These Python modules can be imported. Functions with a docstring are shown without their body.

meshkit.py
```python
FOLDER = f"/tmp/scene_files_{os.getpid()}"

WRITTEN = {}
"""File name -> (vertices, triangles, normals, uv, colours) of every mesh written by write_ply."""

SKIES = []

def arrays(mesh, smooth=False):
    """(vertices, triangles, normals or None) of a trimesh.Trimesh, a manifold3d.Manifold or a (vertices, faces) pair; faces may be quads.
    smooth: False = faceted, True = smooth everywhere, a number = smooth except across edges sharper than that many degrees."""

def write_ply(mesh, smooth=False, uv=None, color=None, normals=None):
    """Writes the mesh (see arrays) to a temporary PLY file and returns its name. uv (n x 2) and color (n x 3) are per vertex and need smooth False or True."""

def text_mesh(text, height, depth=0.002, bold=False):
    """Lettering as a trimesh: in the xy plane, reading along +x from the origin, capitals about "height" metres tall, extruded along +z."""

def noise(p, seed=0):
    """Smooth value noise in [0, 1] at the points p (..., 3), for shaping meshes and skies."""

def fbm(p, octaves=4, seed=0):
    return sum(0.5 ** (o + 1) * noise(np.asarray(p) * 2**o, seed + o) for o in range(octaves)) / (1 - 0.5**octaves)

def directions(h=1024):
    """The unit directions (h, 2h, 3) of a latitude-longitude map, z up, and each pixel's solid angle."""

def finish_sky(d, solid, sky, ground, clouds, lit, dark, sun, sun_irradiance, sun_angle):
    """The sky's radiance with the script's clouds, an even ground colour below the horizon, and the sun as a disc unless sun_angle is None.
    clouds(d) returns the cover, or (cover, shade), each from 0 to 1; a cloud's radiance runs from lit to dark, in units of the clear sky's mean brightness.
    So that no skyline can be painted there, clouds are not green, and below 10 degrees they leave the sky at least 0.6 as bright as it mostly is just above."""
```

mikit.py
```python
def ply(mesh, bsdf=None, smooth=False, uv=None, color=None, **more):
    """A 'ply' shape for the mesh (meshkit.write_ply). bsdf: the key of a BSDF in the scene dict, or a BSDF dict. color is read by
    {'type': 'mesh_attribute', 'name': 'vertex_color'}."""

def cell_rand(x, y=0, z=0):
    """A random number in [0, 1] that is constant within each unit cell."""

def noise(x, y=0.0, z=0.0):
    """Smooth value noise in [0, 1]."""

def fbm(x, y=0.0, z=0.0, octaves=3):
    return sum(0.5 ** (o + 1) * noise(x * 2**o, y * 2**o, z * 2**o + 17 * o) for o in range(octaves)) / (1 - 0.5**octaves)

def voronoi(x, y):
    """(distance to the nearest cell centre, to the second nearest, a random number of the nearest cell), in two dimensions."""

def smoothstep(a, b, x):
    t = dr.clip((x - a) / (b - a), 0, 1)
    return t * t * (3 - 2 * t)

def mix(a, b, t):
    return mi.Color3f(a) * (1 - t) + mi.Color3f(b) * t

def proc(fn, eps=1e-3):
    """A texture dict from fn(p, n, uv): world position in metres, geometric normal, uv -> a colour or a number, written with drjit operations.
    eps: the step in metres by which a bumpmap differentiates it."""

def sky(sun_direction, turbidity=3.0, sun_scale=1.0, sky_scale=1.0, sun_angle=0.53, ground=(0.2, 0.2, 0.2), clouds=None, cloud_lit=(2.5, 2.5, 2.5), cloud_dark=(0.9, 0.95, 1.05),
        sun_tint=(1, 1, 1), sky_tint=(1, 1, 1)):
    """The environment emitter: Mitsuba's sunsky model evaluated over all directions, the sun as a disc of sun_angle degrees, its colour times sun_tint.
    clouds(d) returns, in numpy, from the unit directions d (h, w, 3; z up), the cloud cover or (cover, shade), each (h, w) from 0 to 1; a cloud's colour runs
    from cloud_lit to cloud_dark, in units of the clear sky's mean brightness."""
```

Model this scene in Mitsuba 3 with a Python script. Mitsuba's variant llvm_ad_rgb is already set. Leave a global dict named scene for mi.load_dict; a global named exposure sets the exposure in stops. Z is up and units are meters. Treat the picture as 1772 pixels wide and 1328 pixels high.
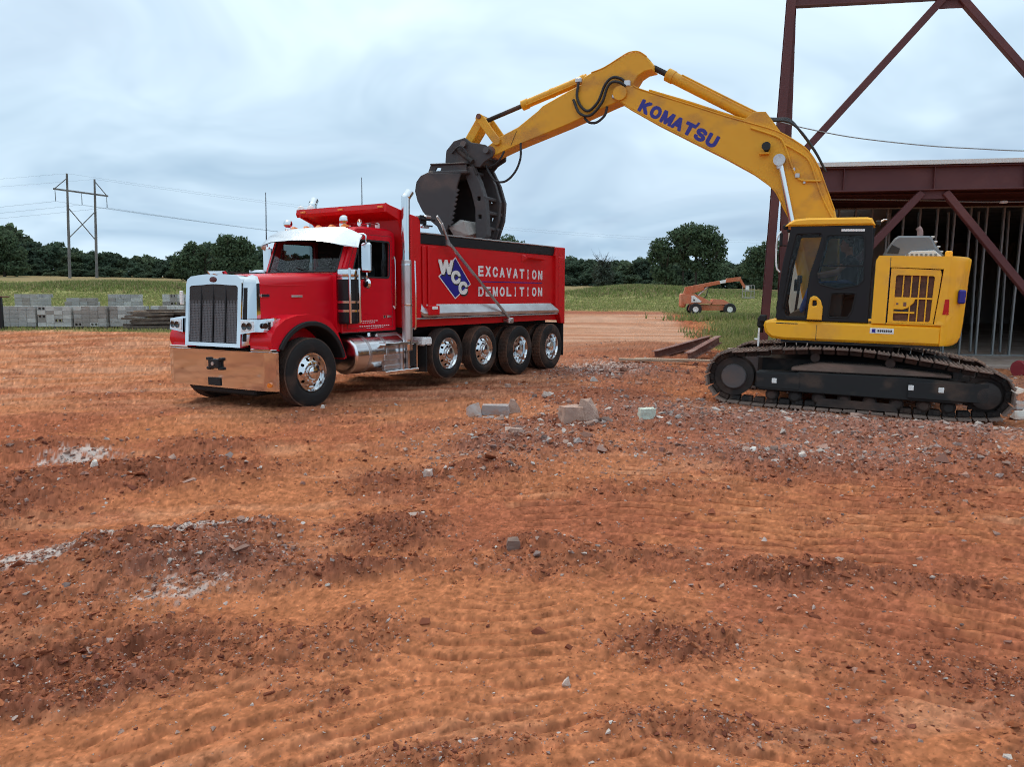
import math
import numpy as np
import trimesh
import manifold3d as m3
import drjit as dr
import mitsuba as mi
import mikit
import meshkit
from mikit import proc, noise, fbm, mix, smoothstep, cell_rand, voronoi
from shapely.geometry import Polygon, box as sbox
from shapely import affinity

T = mi.ScalarTransform4f
scene, labels = {}, {}

# ---------------------------------------------------------------- camera, light, exposure
CAM_H = 1.71
PITCH = math.atan((664 - 509) / 1385.0)
cam_o = np.array([0.0, 0.0, CAM_H])
cam_d = np.array([0.0, math.cos(PITCH), -math.sin(PITCH)])
scene["camera"] = {
    "type": "perspective", "fov": math.degrees(2 * math.atan(886 / 1385.0)), "fov_axis": "x",
    "near_clip": 0.05, "far_clip": 5000.0,
    "to_world": T().look_at(origin=cam_o.tolist(), target=(cam_o + cam_d).tolist(), up=[0, 0, 1]),
}


def cloud_cover(d):
    """A high overcast, brighter overhead as overcast skies are, in soft mottled banks with a few thin bluish gaps."""
    z = np.maximum(d[..., 2], 0.0)
    p = np.stack([d[..., 0] / (z + 0.30), d[..., 1] / (z + 0.30), np.zeros_like(z)], -1)
    w = np.stack([meshkit.fbm(p * 1.3 + 5.1, 3, 11), meshkit.fbm(p * 1.3 + 9.7, 3, 12), 0 * z], -1)
    q = p + (w - 0.5) * 1.1
    big = meshkit.fbm(q * 1.15 + 3.7, 4, 3)
    fine = meshkit.fbm(q * np.array([1.0, 1.35, 1.0]) * 4.2 + 1.3, 5, 8)
    shade = 1.0 - (0.09 + 0.66 * z) - 0.38 * (big - 0.5) - 0.38 * (fine - 0.5)
    gap = np.clip((meshkit.fbm(q * 1.9 + 9.3, 5, 21) - 0.56) / 0.2, 0, 1)
    return 1.0 - 0.25 * gap, np.clip(shade, 0, 1)


scene["sky"] = mikit.sky([-0.3, 0.5, 0.81], turbidity=3.0, sun_scale=0.3, sun_angle=16.0, clouds=cloud_cover,
                         cloud_lit=(5.6, 6.4, 6.8), cloud_dark=(1.66, 2.36, 3.05), ground=(0.3, 0.13, 0.07), sun_tint=(1.0, 0.95, 0.88))
exposure = 1.5

# ---------------------------------------------------------------- helpers
taken = {}


def numbered(key):
    n = taken.get(key, 0)
    taken[key] = n + 1
    return key if n == 0 else "%s_%03d" % (key, n)


class Frame:
    """A local frame: origin and three axes, mapping local metres to the world."""

    def __init__(self, o, x, y, z):
        self.o, self.m = np.asarray(o, float), np.stack([x, y, z])

    def __call__(self, v):
        return np.asarray(v, float) @ self.m + self.o

    def sub(self, o, yaw=0.0):
        c, s = math.cos(yaw), math.sin(yaw)
        return Frame(self(o), self.m[0] * c + self.m[1] * s, self.m[1] * c - self.m[0] * s, self.m[2])


WORLD = Frame([0, 0, 0], [1, 0, 0], [0, 1, 0], [0, 0, 1])


def yaw_frame(x, y, z, deg):
    c, s = math.cos(math.radians(deg)), math.sin(math.radians(deg))
    return Frame([x, y, z], [c, s, 0], [-s, c, 0], [0, 0, 1])


def thing(name, label, category, group=None):
    key = numbered(name)
    labels[key] = {"label": label, "category": category}
    if group:
        labels[key]["group"] = group
    return key


def tri(mesh):
    if isinstance(mesh, (list, tuple)) and len(mesh) and isinstance(mesh[0], trimesh.Trimesh):
        mesh = trimesh.util.concatenate(list(mesh))
    if hasattr(mesh, "to_mesh"):
        m = mesh.to_mesh()
        mesh = trimesh.Trimesh(m.vert_properties[:, :3], m.tri_verts, process=False)
    if isinstance(mesh, (tuple, list)):
        v, f = np.asarray(mesh[0], float), np.asarray(mesh[1], int)
        if f.shape[1] == 4:
            f = np.vstack([f[:, [0, 1, 2]], f[:, [0, 2, 3]]])
        mesh = trimesh.Trimesh(v, f, process=False)
    return mesh


def part(parent, name, mesh, mat, frame=WORLD, smooth=35, label=None, kind=None, color=None):
    mesh = tri(mesh)
    key = numbered(parent + "__" + name if parent else name)
    m = trimesh.Trimesh(frame(mesh.vertices), mesh.faces, process=False)
    scene[key] = mikit.ply(m, mat, smooth=smooth, color=color)
    if label or kind:
        labels[key] = {}
        if label:
            labels[key]["label"] = label
        if kind:
            labels[key]["kind"] = kind
    return key


def cat(*ms):
    return trimesh.util.concatenate([tri(m) for m in ms])


def bx(x0, x1, y0, y1, z0, z1, ch=0.0):
    x0, x1 = min(x0, x1), max(x0, x1)
    y0, y1 = min(y0, y1), max(y0, y1)
    z0, z1 = min(z0, z1), max(z0, z1)
    if ch <= 0:
        m = trimesh.creation.box([x1 - x0, y1 - y0, z1 - z0])
        m.apply_translation([(x0 + x1) / 2, (y0 + y1) / 2, (z0 + z1) / 2])
        return m
    c = min(ch, (x1 - x0) / 2.01, (y1 - y0) / 2.01, (z1 - z0) / 2.01)
    pts = []
    for sx in (0, 1):
        for sy in (0, 1):
            for sz in (0, 1):
                X, Y, Z = (x1, x0)[sx == 0], (y1, y0)[sy == 0], (z1, z0)[sz == 0]
                dx, dy, dz = (c if sx == 0 else -c), (c if sy == 0 else -c), (c if sz == 0 else -c)
                pts += [[X + dx, Y + dy, Z], [X + dx, Y, Z + dz], [X, Y + dy, Z + dz]]
    return trimesh.convex.convex_hull(np.array(pts))


def hull(pts):
    return trimesh.convex.convex_hull(np.array(pts, float))


def mitre_inset(P, d):
    n = len(P)
    out = np.empty_like(P)
    for i in range(n):
        a, b, c = P[i - 1], P[i], P[(i + 1) % n]
        e0, e1 = b - a, c - b
        e0, e1 = e0 / (np.linalg.norm(e0) + 1e-12), e1 / (np.linalg.norm(e1) + 1e-12)
        n0, n1 = np.array([-e0[1], e0[0]]), np.array([-e1[1], e1[0]])
        k = n0 + n1
        k /= max(1 + n0 @ n1, 0.35)
        out[i] = b + k * d
    return out


def slab(pts, t0, t1, bev=0.0, holes=(), axes=(0, 2, 1)):
    """A polygon in the plane of axes[0], axes[1], extruded along axes[2] from t0 to t1 with bevelled rims."""
    t0, t1 = min(t0, t1), max(t0, t1)
    P = Polygon(pts, [h for h in holes])
    P = P if P.is_valid else P.buffer(0)
    if P.geom_type == "MultiPolygon":
        P = max(P.geoms, key=lambda g: g.area)
    from shapely.geometry.polygon import orient
    P = orient(P)
    rings = [np.array(P.exterior.coords)[:-1]] + [np.array(r.coords)[:-1] for r in P.interiors]
    ins = [mitre_inset(r, bev) for r in rings] if bev > 0 else rings
    cap = Polygon(ins[0], [i for i in ins[1:]])
    if bev > 0 and (not cap.is_valid or cap.area < 0.3 * P.area):
        return slab(pts, t0, t1, 0.0, holes, axes)
    vs, fs, base = [], [], 0
    cv, cf = trimesh.creation.triangulate_polygon(cap, engine="earcut")
    cv, cf = np.asarray(cv), np.asarray(cf)
    # orient caps upwards
    a = cv[cf]
    e0, e1 = a[:, 1] - a[:, 0], a[:, 2] - a[:, 0]
    neg = e0[:, 0] * e1[:, 1] - e0[:, 1] * e1[:, 0] < 0
    cf[neg] = cf[neg][:, ::-1]
    vs += [np.c_[cv, np.full(len(cv), t0)], np.c_[cv, np.full(len(cv), t1)]]
    fs += [cf[:, ::-1], cf + len(cv)]
    base = 2 * len(cv)
    for full, inn in zip(rings, ins):
        n = len(full)
        lay = [(inn, t0), (full, t0 + bev), (full, t1 - bev), (inn, t1)] if bev > 0 else [(full, t0), (full, t1)]
        for r, t in lay:
            vs.append(np.c_[r, np.full(n, t)])
        i = np.arange(n)
        j = (i + 1) % n
        for k in range(len(lay) - 1):
            q = np.stack([base + k * n + i, base + k * n + j, base + (k + 1) * n + j, base + (k + 1) * n + i], 1)
            fs += [q[:, [0, 1, 2]], q[:, [0, 2, 3]]]
        base += n * len(lay)
    v, f = np.vstack(vs), np.vstack(fs)
    w = np.empty_like(v)
    w[:, axes[0]], w[:, axes[1]], w[:, axes[2]] = v[:, 0], v[:, 1], v[:, 2]
    if axes in ((0, 2, 1), (1, 0, 2), (2, 1, 0)):
        f = f[:, ::-1]
    return trimesh.Trimesh(w, f, process=False)


def rounded(pts, r, n=5):
    """Round the corners of a polygon."""
    p = Polygon(pts)
    q = p.buffer(-r, join_style=2).buffer(r, quad_segs=n)
    return list(q.exterior.coords)[:-1]


def tube(pts, r, sides=10, caps=True):
    p = np.asarray(pts, float)
    r = np.broadcast_to(np.asarray(r, float), (len(p),))
    t = np.gradient(p, axis=0)
    t /= np.linalg.norm(t, axis=1, keepdims=True) + 1e-12
    a = np.cross(t[0], [0, 0, 1.0] if abs(t[0][2]) < 0.9 else [1.0, 0, 0])
    a /= np.linalg.norm(a)
    ang = np.arange(sides) * 2 * np.pi / sides
    rings = []
    for i in range(len(p)):
        a = a - t[i] * (a @ t[i])
        a /= np.linalg.norm(a) + 1e-12
        b = np.cross(t[i], a)
        rings.append(p[i] + r[i] * (np.cos(ang)[:, None] * a + np.sin(ang)[:, None] * b))
    v = np.vstack(rings)
    i, j = np.meshgrid(np.arange(len(p) - 1), np.arange(sides), indexing="ij")
    q = np.stack([i * sides + j, i * sides + (j + 1) % sides, (i + 1) * sides + (j + 1) % sides, (i + 1) * sides + j], -1).reshape(-1, 4)
    f = [q[:, [0, 1, 2]], q[:, [0, 2, 3]]]
    if caps:
        v = np.vstack([v, p[:1], p[-1:]])
        k = np.arange(sides)
        f.append(np.stack([np.full(sides, len(v) - 2), (k + 1) % sides, k], 1))
        o = (len(p) - 1) * sides
        f.append(np.stack([np.full(sides, len(v) - 1), o + k, o + (k + 1) % sides], 1))
    return trimesh.Trimesh(v, np.vstack(f), process=False)


def smooth_path(pts, n=8):
    """Catmull-Rom through the points."""
    p = np.asarray(pts, float)
    e = np.vstack([2 * p[0] - p[1], p, 2 * p[-1] - p[-2]])
    out = []
    for i in range(1, len(e) - 2):
        for t in np.linspace(0, 1, n, endpoint=False):
            a, b, c, d = e[i - 1], e[i], e[i + 1], e[i + 2]
            out.append(0.5 * (2 * b + (c - a) * t + (2 * a - 5 * b + 4 * c - d) * t**2 + (3 * b - a - 3 * c + d) * t**3))
    out.append(p[-1])
    return np.array(out)


def cyl(p0, p1, r0, r1=None, sides=16):
    return tube([p0, p1], [r0, r0 if r1 is None else r1], sides)


def lathe(profile, sides=40, axis=1, origin=(0, 0, 0)):
    """profile: (radius, position along the axis) turned about that local axis."""
    pr = np.asarray(profile, float)
    ang = np.arange(sides) * 2 * np.pi / sides
    o1, o2 = [(1, 2), (2, 0), (0, 1)][axis]
    v = np.zeros((len(pr), sides, 3))
    v[:, :, axis] = pr[:, 1, None]
    v[:, :, o1] = pr[:, 0, None] * np.cos(ang)
    v[:, :, o2] = pr[:, 0, None] * np.sin(ang)
    i, j = np.meshgrid(np.arange(len(pr) - 1), np.arange(sides), indexing="ij")
    q = np.stack([i * sides + j, i * sides + (j + 1) % sides, (i + 1) * sides + (j + 1) % sides, (i + 1) * sides + j], -1).reshape(-1, 4)
    return trimesh.Trimesh(v.reshape(-1, 3) + np.asarray(origin), np.vstack([q[:, [0, 1, 2]], q[:, [0, 2, 3]]]), process=False)


def beam_i(p0, p1, h, b, tf=0.02, tw=0.014, up=(0, 0, 1)):
    """A rolled I-section between two points; h along up, b across."""
    p0, p1 = np.asarray(p0, float), np.asarray(p1, float)
    x = (p1 - p0) / np.linalg.norm(p1 - p0)
    if abs(np.asarray(up, float) @ x) > 0.98:
        up = (1, 0, 0)
    u = np.asarray(up, float) - x * (np.asarray(up, float) @ x)
    u /= np.linalg.norm(u)
    s = np.cross(u, x)
    poly = [(-b/2, -h/2), (b/2, -h/2), (b/2, -h/2+tf), (tw/2, -h/2+tf), (tw/2, h/2-tf), (b/2, h/2-tf), (b/2, h/2), (-b/2, h/2), (-b/2, h/2-tf), (-tw/2, h/2-tf), (-tw/2, -h/2+tf), (-b/2, -h/2+tf)]
    L = np.linalg.norm(p1 - p0)
    m = slab(poly, 0, L, 0, axes=(0, 1, 2))
    v = m.vertices
    m.vertices = p0 + v[:, :1] * s + v[:, 1:2] * u + v[:, 2:3] * x
    m.fix_normals()
    return m


def bar(p0, p1, w, h, up=(0, 0, 1), ch=0.0):
    p0, p1 = np.asarray(p0, float), np.asarray(p1, float)
    x = (p1 - p0) / np.linalg.norm(p1 - p0)
    if abs(np.asarray(up, float) @ x) > 0.98:
        up = (1, 0, 0)
    u = np.asarray(up, float) - x * (np.asarray(up, float) @ x)
    u /= np.linalg.norm(u)
    s = np.cross(u, x)
    m = bx(0, np.linalg.norm(p1 - p0), -w / 2, w / 2, -h / 2, h / 2, ch)
    v = m.vertices
    return trimesh.Trimesh(p0 + v[:, :1] * x + v[:, 1:2] * s + v[:, 2:3] * u, m.faces, process=False)


def letters(text, h, o, ex, ez, depth=0.006, bold=True, sx=1.0, width=None):
    """Raised lettering: reading along ex, upwards along ez, from the point o."""
    m = meshkit.text_mesh(text, h, depth, bold)
    v = m.vertices.copy()
    if width:
        sx = width / max(v[:, 0].max() - v[:, 0].min(), 1e-6)
        v[:, 0] -= v[:, 0].min()
    ex, ez = np.asarray(ex, float), np.asarray(ez, float)
    n = np.cross(ex, ez)
    return trimesh.Trimesh(np.asarray(o) + v[:, :1] * sx * ex + v[:, 1:2] * ez + v[:, 2:3] * n, m.faces, process=False)


def glyph(ch, h, w, fat, o, ex, ez, depth=0.004):
    """One heavy printed capital of height h, set to the width w, its strokes fattened by fat."""
    from shapely.ops import unary_union
    m = meshkit.text_mesh(ch, 1.0, 0.1, True)
    v = m.vertices
    up = m.faces[(v[m.faces][:, :, 2] > 0.05).all(1)]
    g = unary_union([Polygon(v[f][:, :2]).buffer(1e-4) for f in up]).simplify(0.004)
    x0, y0, x1, y1 = g.bounds
    g = affinity.scale(affinity.translate(g, -x0, -y0), (w - 2 * fat) / (x1 - x0), (h - 2 * fat) / (y1 - y0), origin=(0, 0))
    g = affinity.translate(g, fat, fat).buffer(fat, join_style=2)
    ex, ez = np.asarray(ex, float), np.asarray(ez, float)
    n = np.cross(ex, ez)
    out = cat(*[trimesh.creation.extrude_polygon(q, depth, engine="earcut") for q in getattr(g, "geoms", [g])])
    v = out.vertices
    return trimesh.Trimesh(np.asarray(o) + v[:, :1] * ex + v[:, 1:2] * ez + v[:, 2:3] * n, out.faces, process=False)


# ---------------------------------------------------------------- materials
def principled(key, rgb, rough=0.5, metal=0.0, coat=0.0, spec=0.5, two=True, **more):
    col = rgb if isinstance(rgb, dict) else {"type": "rgb", "value": list(rgb)}
    b = {"type": "principled", "base_color": col, "roughness": rough, "metallic": metal, "clearcoat": coat, "specular": spec, **more}
    if coat:
        b["clearcoat_gloss"] = 0.93
    scene[key] = {"type": "twosided", "bsdf": b} if two else b


def specks(a, b, scale, lo, hi):
    """Two colours in ragged patches, by world position."""
    def fn(p, n, uv):
        t = smoothstep(lo, hi, fbm(p.x * scale, p.y * scale, p.z * scale, 4))
        g = noise(p.x * scale * 23, p.y * scale * 23, p.z * scale * 23)
        return mix(a, b, t * (0.75 + 0.5 * (g - 0.5)))
    return proc(fn)


DUST = (0.30, 0.125, 0.065)
principled("red_paint", (0.60, 0.002, 0.014), 0.32, coat=0.45, spec=0.3)
principled("body_red", specks((0.58, 0.003, 0.006), (0.50, 0.014, 0.012), 1.6, 0.55, 0.85), 0.45, coat=0.12, spec=0.3)
principled("chrome", (0.72, 0.735, 0.75), 0.06, metal=1.0)
principled("bumper_chrome", (0.72, 0.75, 0.78), 0.05, metal=1.0)
principled("bright_aluminium", (0.78, 0.78, 0.79), 0.2, metal=1.0)
principled("brushed_steel", specks((0.62, 0.6, 0.6), (0.45, 0.42, 0.42), 2.2, 0.4, 0.75), 0.33, metal=0.9)
principled("rod_chrome", (0.8, 0.8, 0.8), 0.13, metal=1.0)
principled("tyre_rubber", specks((0.014, 0.0135, 0.014), (0.075, 0.045, 0.033), 3.1, 0.46, 0.74), 0.75, spec=0.3)
principled("tyre_tread", specks((0.05, 0.032, 0.026), (0.16, 0.075, 0.045), 3.1, 0.35, 0.7), 0.9)
principled("black_paint", (0.009, 0.009, 0.011), 0.42, spec=0.3)
principled("black_satin", (0.013, 0.013, 0.014), 0.6, spec=0.3)
principled("rubber", (0.016, 0.016, 0.018), 0.55)
principled("grille_mesh", (0.16, 0.16, 0.17), 0.5, metal=0.3)
principled("dark_gap", (0.03, 0.03, 0.031), 0.8)
principled("lamp_amber", (0.75, 0.2, 0.03), 0.15)
principled("lamp_red", (0.5, 0.012, 0.01), 0.2)
principled("lamp_clear", (0.72, 0.74, 0.76), 0.1)
principled("white_paint", (0.78, 0.79, 0.78), 0.4)
principled("sticker_white", (0.74, 0.74, 0.72), 0.6)
principled("silver_letter", (0.72, 0.72, 0.74), 0.35)
principled("blue_paint", (0.016, 0.014, 0.23), 0.35)
principled("seat_cloth", (0.02, 0.021, 0.024), 0.9)
principled("yellow_paint", specks((0.86, 0.415, 0.008), (0.70, 0.33, 0.03), 2.6, 0.52, 0.76), 0.42, coat=0.3)
principled("boom_yellow", specks((0.70, 0.335, 0.013), (0.46, 0.21, 0.035), 2.3, 0.5, 0.74), 0.55)
principled("track_steel", specks((0.028, 0.024, 0.023), (0.10, 0.06, 0.045), 2.6, 0.45, 0.75), 0.7, metal=0.25)
principled("shoe_steel", specks((0.17, 0.125, 0.105), (0.28, 0.185, 0.145), 4.0, 0.35, 0.7), 0.7, metal=0.3)
principled("frame_black", specks((0.017, 0.018, 0.019), (0.075, 0.05, 0.038), 3.1, 0.52, 0.74), 0.6, spec=0.3)
principled("idler_steel", specks((0.09, 0.085, 0.088), (0.14, 0.10, 0.085), 3.0, 0.45, 0.75), 0.5, metal=0.3)
principled("bucket_steel", specks((0.052, 0.048, 0.05), (0.12, 0.082, 0.07), 2.3, 0.5, 0.8), 0.62, metal=0.2)
principled("hood_grey", specks((0.15, 0.16, 0.17), (0.22, 0.19, 0.17), 3.0, 0.5, 0.75), 0.5)
principled("grille_brown", specks((0.17, 0.075, 0.045), (0.08, 0.045, 0.035), 6.0, 0.4, 0.7), 0.85)
principled("maroon_steel", specks((0.085, 0.022, 0.024), (0.13, 0.04, 0.035), 1.1, 0.45, 0.8), 0.6)
principled("stud_steel", (0.30, 0.32, 0.32), 0.5, metal=0.5)
principled("deck_steel", specks((0.24, 0.25, 0.25), (0.17, 0.16, 0.155), 1.4, 0.4, 0.7), 0.6, metal=0.3)
principled("wall_board", specks((0.24, 0.22, 0.2), (0.3, 0.27, 0.24), 0.8, 0.4, 0.7), 0.9)
principled("roof_white", (0.62, 0.62, 0.6), 0.7)
principled("concrete", specks((0.33, 0.31, 0.29), (0.42, 0.38, 0.34), 2.4, 0.35, 0.7), 0.9)
principled("slab_concrete", specks((0.27, 0.2, 0.165), (0.36, 0.3, 0.26), 1.4, 0.35, 0.7), 0.9)
principled("block_grey", specks((0.30, 0.295, 0.285), (0.38, 0.37, 0.355), 3.2, 0.35, 0.7), 0.95)
principled("block_warm", specks((0.24, 0.22, 0.205), (0.31, 0.275, 0.25), 3.2, 0.35, 0.7), 0.95)
principled("block_pale", specks((0.47, 0.465, 0.445), (0.40, 0.395, 0.38), 3.2, 0.35, 0.7), 0.95)
principled("old_wood", specks((0.09, 0.07, 0.058), (0.16, 0.125, 0.1), 3.0, 0.35, 0.7), 0.9)
principled("pale_wood", specks((0.38, 0.28, 0.2), (0.28, 0.2, 0.15), 3.0, 0.35, 0.7), 0.9)
principled("rust_steel", specks((0.17, 0.075, 0.06), (0.30, 0.19, 0.16), 3.2, 0.4, 0.75), 0.8)
principled("lift_orange", specks((0.48, 0.13, 0.055), (0.42, 0.17, 0.09), 2.0, 0.4, 0.75), 0.55)
principled("pole_wood", specks((0.13, 0.125, 0.125), (0.2, 0.185, 0.175), 0.9, 0.35, 0.7), 0.9)
principled("wire", (0.09, 0.1, 0.11), 0.6)
principled("skin", (0.42, 0.2, 0.13), 0.55)
principled("denim", specks((0.022, 0.05, 0.15), (0.035, 0.075, 0.2), 9.0, 0.35, 0.7), 0.9)
principled("dark_shirt", (0.035, 0.035, 0.04), 0.9)
principled("hair", (0.02, 0.014, 0.01), 0.7)
principled("boot_leather", (0.09, 0.055, 0.035), 0.7)
scene["window_glass"] = {"type": "thindielectric", "int_ior": 1.38, "specular_reflectance": {"type": "rgb", "value": 0.5}, "specular_transmittance": {"type": "rgb", "value": [0.52, 0.62, 0.62]}}
scene["limo_glass"] = {"type": "thindielectric", "int_ior": 1.5, "specular_transmittance": {"type": "rgb", "value": [0.3, 0.34, 0.34]}}
scene["cab_glass"] = {"type": "thindielectric", "int_ior": 1.3, "specular_reflectance": {"type": "rgb", "value": 0.5}, "specular_transmittance": {"type": "rgb", "value": [0.86, 0.89, 0.87]}}
scene["door_glass"] = {"type": "thindielectric", "int_ior": 1.38, "specular_reflectance": {"type": "rgb", "value": 0.5}, "specular_transmittance": {"type": "rgb", "value": [0.34, 0.40, 0.40]}}
principled("stone_tan_metal", (0.34, 0.22, 0.2), 0.7, metal=0.3)
principled("tinted_glass", (0.012, 0.014, 0.016), 0.03, spec=0.6)

# ---------------------------------------------------------------- frames of the two machines and the building
TRUCK_TH = 0.561
TB = np.array([math.sin(TRUCK_TH), math.cos(TRUCK_TH), 0.0])
TN = np.array([-math.cos(TRUCK_TH), math.sin(TRUCK_TH), 0.0])
TRUCK = Frame([-2.994, 12.057, 0.0], TB, TN, [0, 0, 1])           # s backwards from the front axle, l to the far side, z up
EXA = np.array([0.91320182, -0.40658365, -0.02742585])
EXU = np.array([0.02505476, -0.0111551, 0.99962384])
EXW = np.array([0.40673664, 0.91354546, 0.0])
EXC = Frame([3.62783429, 13.16651195, -0.11739599], EXA, EXW, EXU)   # a to the machine's rear, w to its far side, z up
BAZ = math.radians(9.1)
BLD = Frame([10.6918, 18.1141, 0.0], [math.cos(BAZ), -math.sin(BAZ), 0], [math.sin(BAZ), math.cos(BAZ), 0], [0, 0, 1])


def sstep(a, b, x):
    t = np.clip((x - a) / (b - a), 0, 1)
    return t * t * (3 - 2 * t)


def n2(X, Y, s, o, seed):
    return meshkit.fbm(np.stack([X * s, Y * s, np.zeros_like(X) + seed * 7.3], -1), o, seed)


def blob(X, Y, cx, cy, rx, ry, rot=0.0, power=2.0):
    c, s = math.cos(math.radians(rot)), math.sin(math.radians(rot))
    u, v = (X - cx) * c + (Y - cy) * s, -(X - cx) * s + (Y - cy) * c
    d = np.sqrt((u / rx) ** 2 + (v / ry) ** 2)
    return np.exp(-d**power)


# heaps and hollows of the churned yard: centre, radii, turn, height, how loose the soil is
HEAPS = [
    (-3.55, 7.15, 1.5, 0.55, 22, 0.17, 1.0), (-4.3, 6.0, 0.9, 0.5, 25, 0.10, 0.9), (-2.3, 5.05, 0.85, 0.42, 28, 0.14, 0.9),
    (-1.75, 4.75, 0.5, 0.3, 10, 0.08, 1.0), (-2.05, 3.5, 0.55, 0.22, 24, -0.06, 0.95), (-1.85, 3.25, 0.5, 0.12, 22, 0.03, 0.9),
    (-0.95, 7.3, 0.55, 0.42, -10, -0.13, 1.0), (-0.35, 7.45, 0.6, 0.4, 15, 0.10, 0.8), (-0.85, 5.55, 0.4, 0.4, 20, 0.06, 1.0),
    (0.05, 8.7, 0.8, 0.8, 0, 0.09, 0.8), (-1.0, 6.8, 0.5, 0.4, 0, 0.05, 0.7), (0.75, 10.2, 0.9, 0.7, 0, 0.07, 0.6),
    (1.75, 4.65, 0.5, 0.2, -6, 0.05, 1.0), (2.4, 4.5, 0.5, 0.16, -8, 0.03, 0.8), (0.85, 3.75, 0.35, 0.22, 0, -0.03, 0.9),
    (0.5, 4.9, 0.8, 0.25, 5, 0.03, 0.6), (0.15, 5.2, 0.4, 0.2, 0, 0.03, 0.8), (-1.0, 4.65, 0.6, 0.12, 20, 0.05, 0.8),
    (0.75, 3.0, 0.4, 0.12, 0, 0.02, 0.5), (-0.3, 2.8, 0.4, 0.08, 15, 0.02, 0.5), (3.1, 7.9, 1.2, 0.6, -8, 0.05, 0.7),
    (4.85, 8.0, 0.6, 0.7, 0, 0.05, 0.8), (-5.0, 8.6, 0.7, 0.4, 15, 0.08, 0.7), (-3.2, 8.7, 0.6, 0.35, 15, 0.07, 0.7),
    (3.5, 6.5, 0.5, 0.4, 10, 0.02, 0.5), (2.3, 3.3, 0.7, 0.3, -25, 0.02, 0.6), (1.2, 6.9, 0.9, 0.3, 5, 0.05, 0.4),
    (1.5, 13.2, 1.2, 1.0, 0, 0.05, 0.6), (2.6, 10.4, 1.3, 1.0, 0, 0.03, 0.8), (4.6, 9.9, 1.5, 0.9, -10, 0.02, 0.9),
    (2.3, 17.5, 1.6, 1.8, 0, 0.10, 0.7), (5.2, 22.5, 2.2, 3.0, 20, 0.25, 0.8), (3.2, 25.0, 2.0, 3.0, 0, 0.15, 0.5),
]


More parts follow.
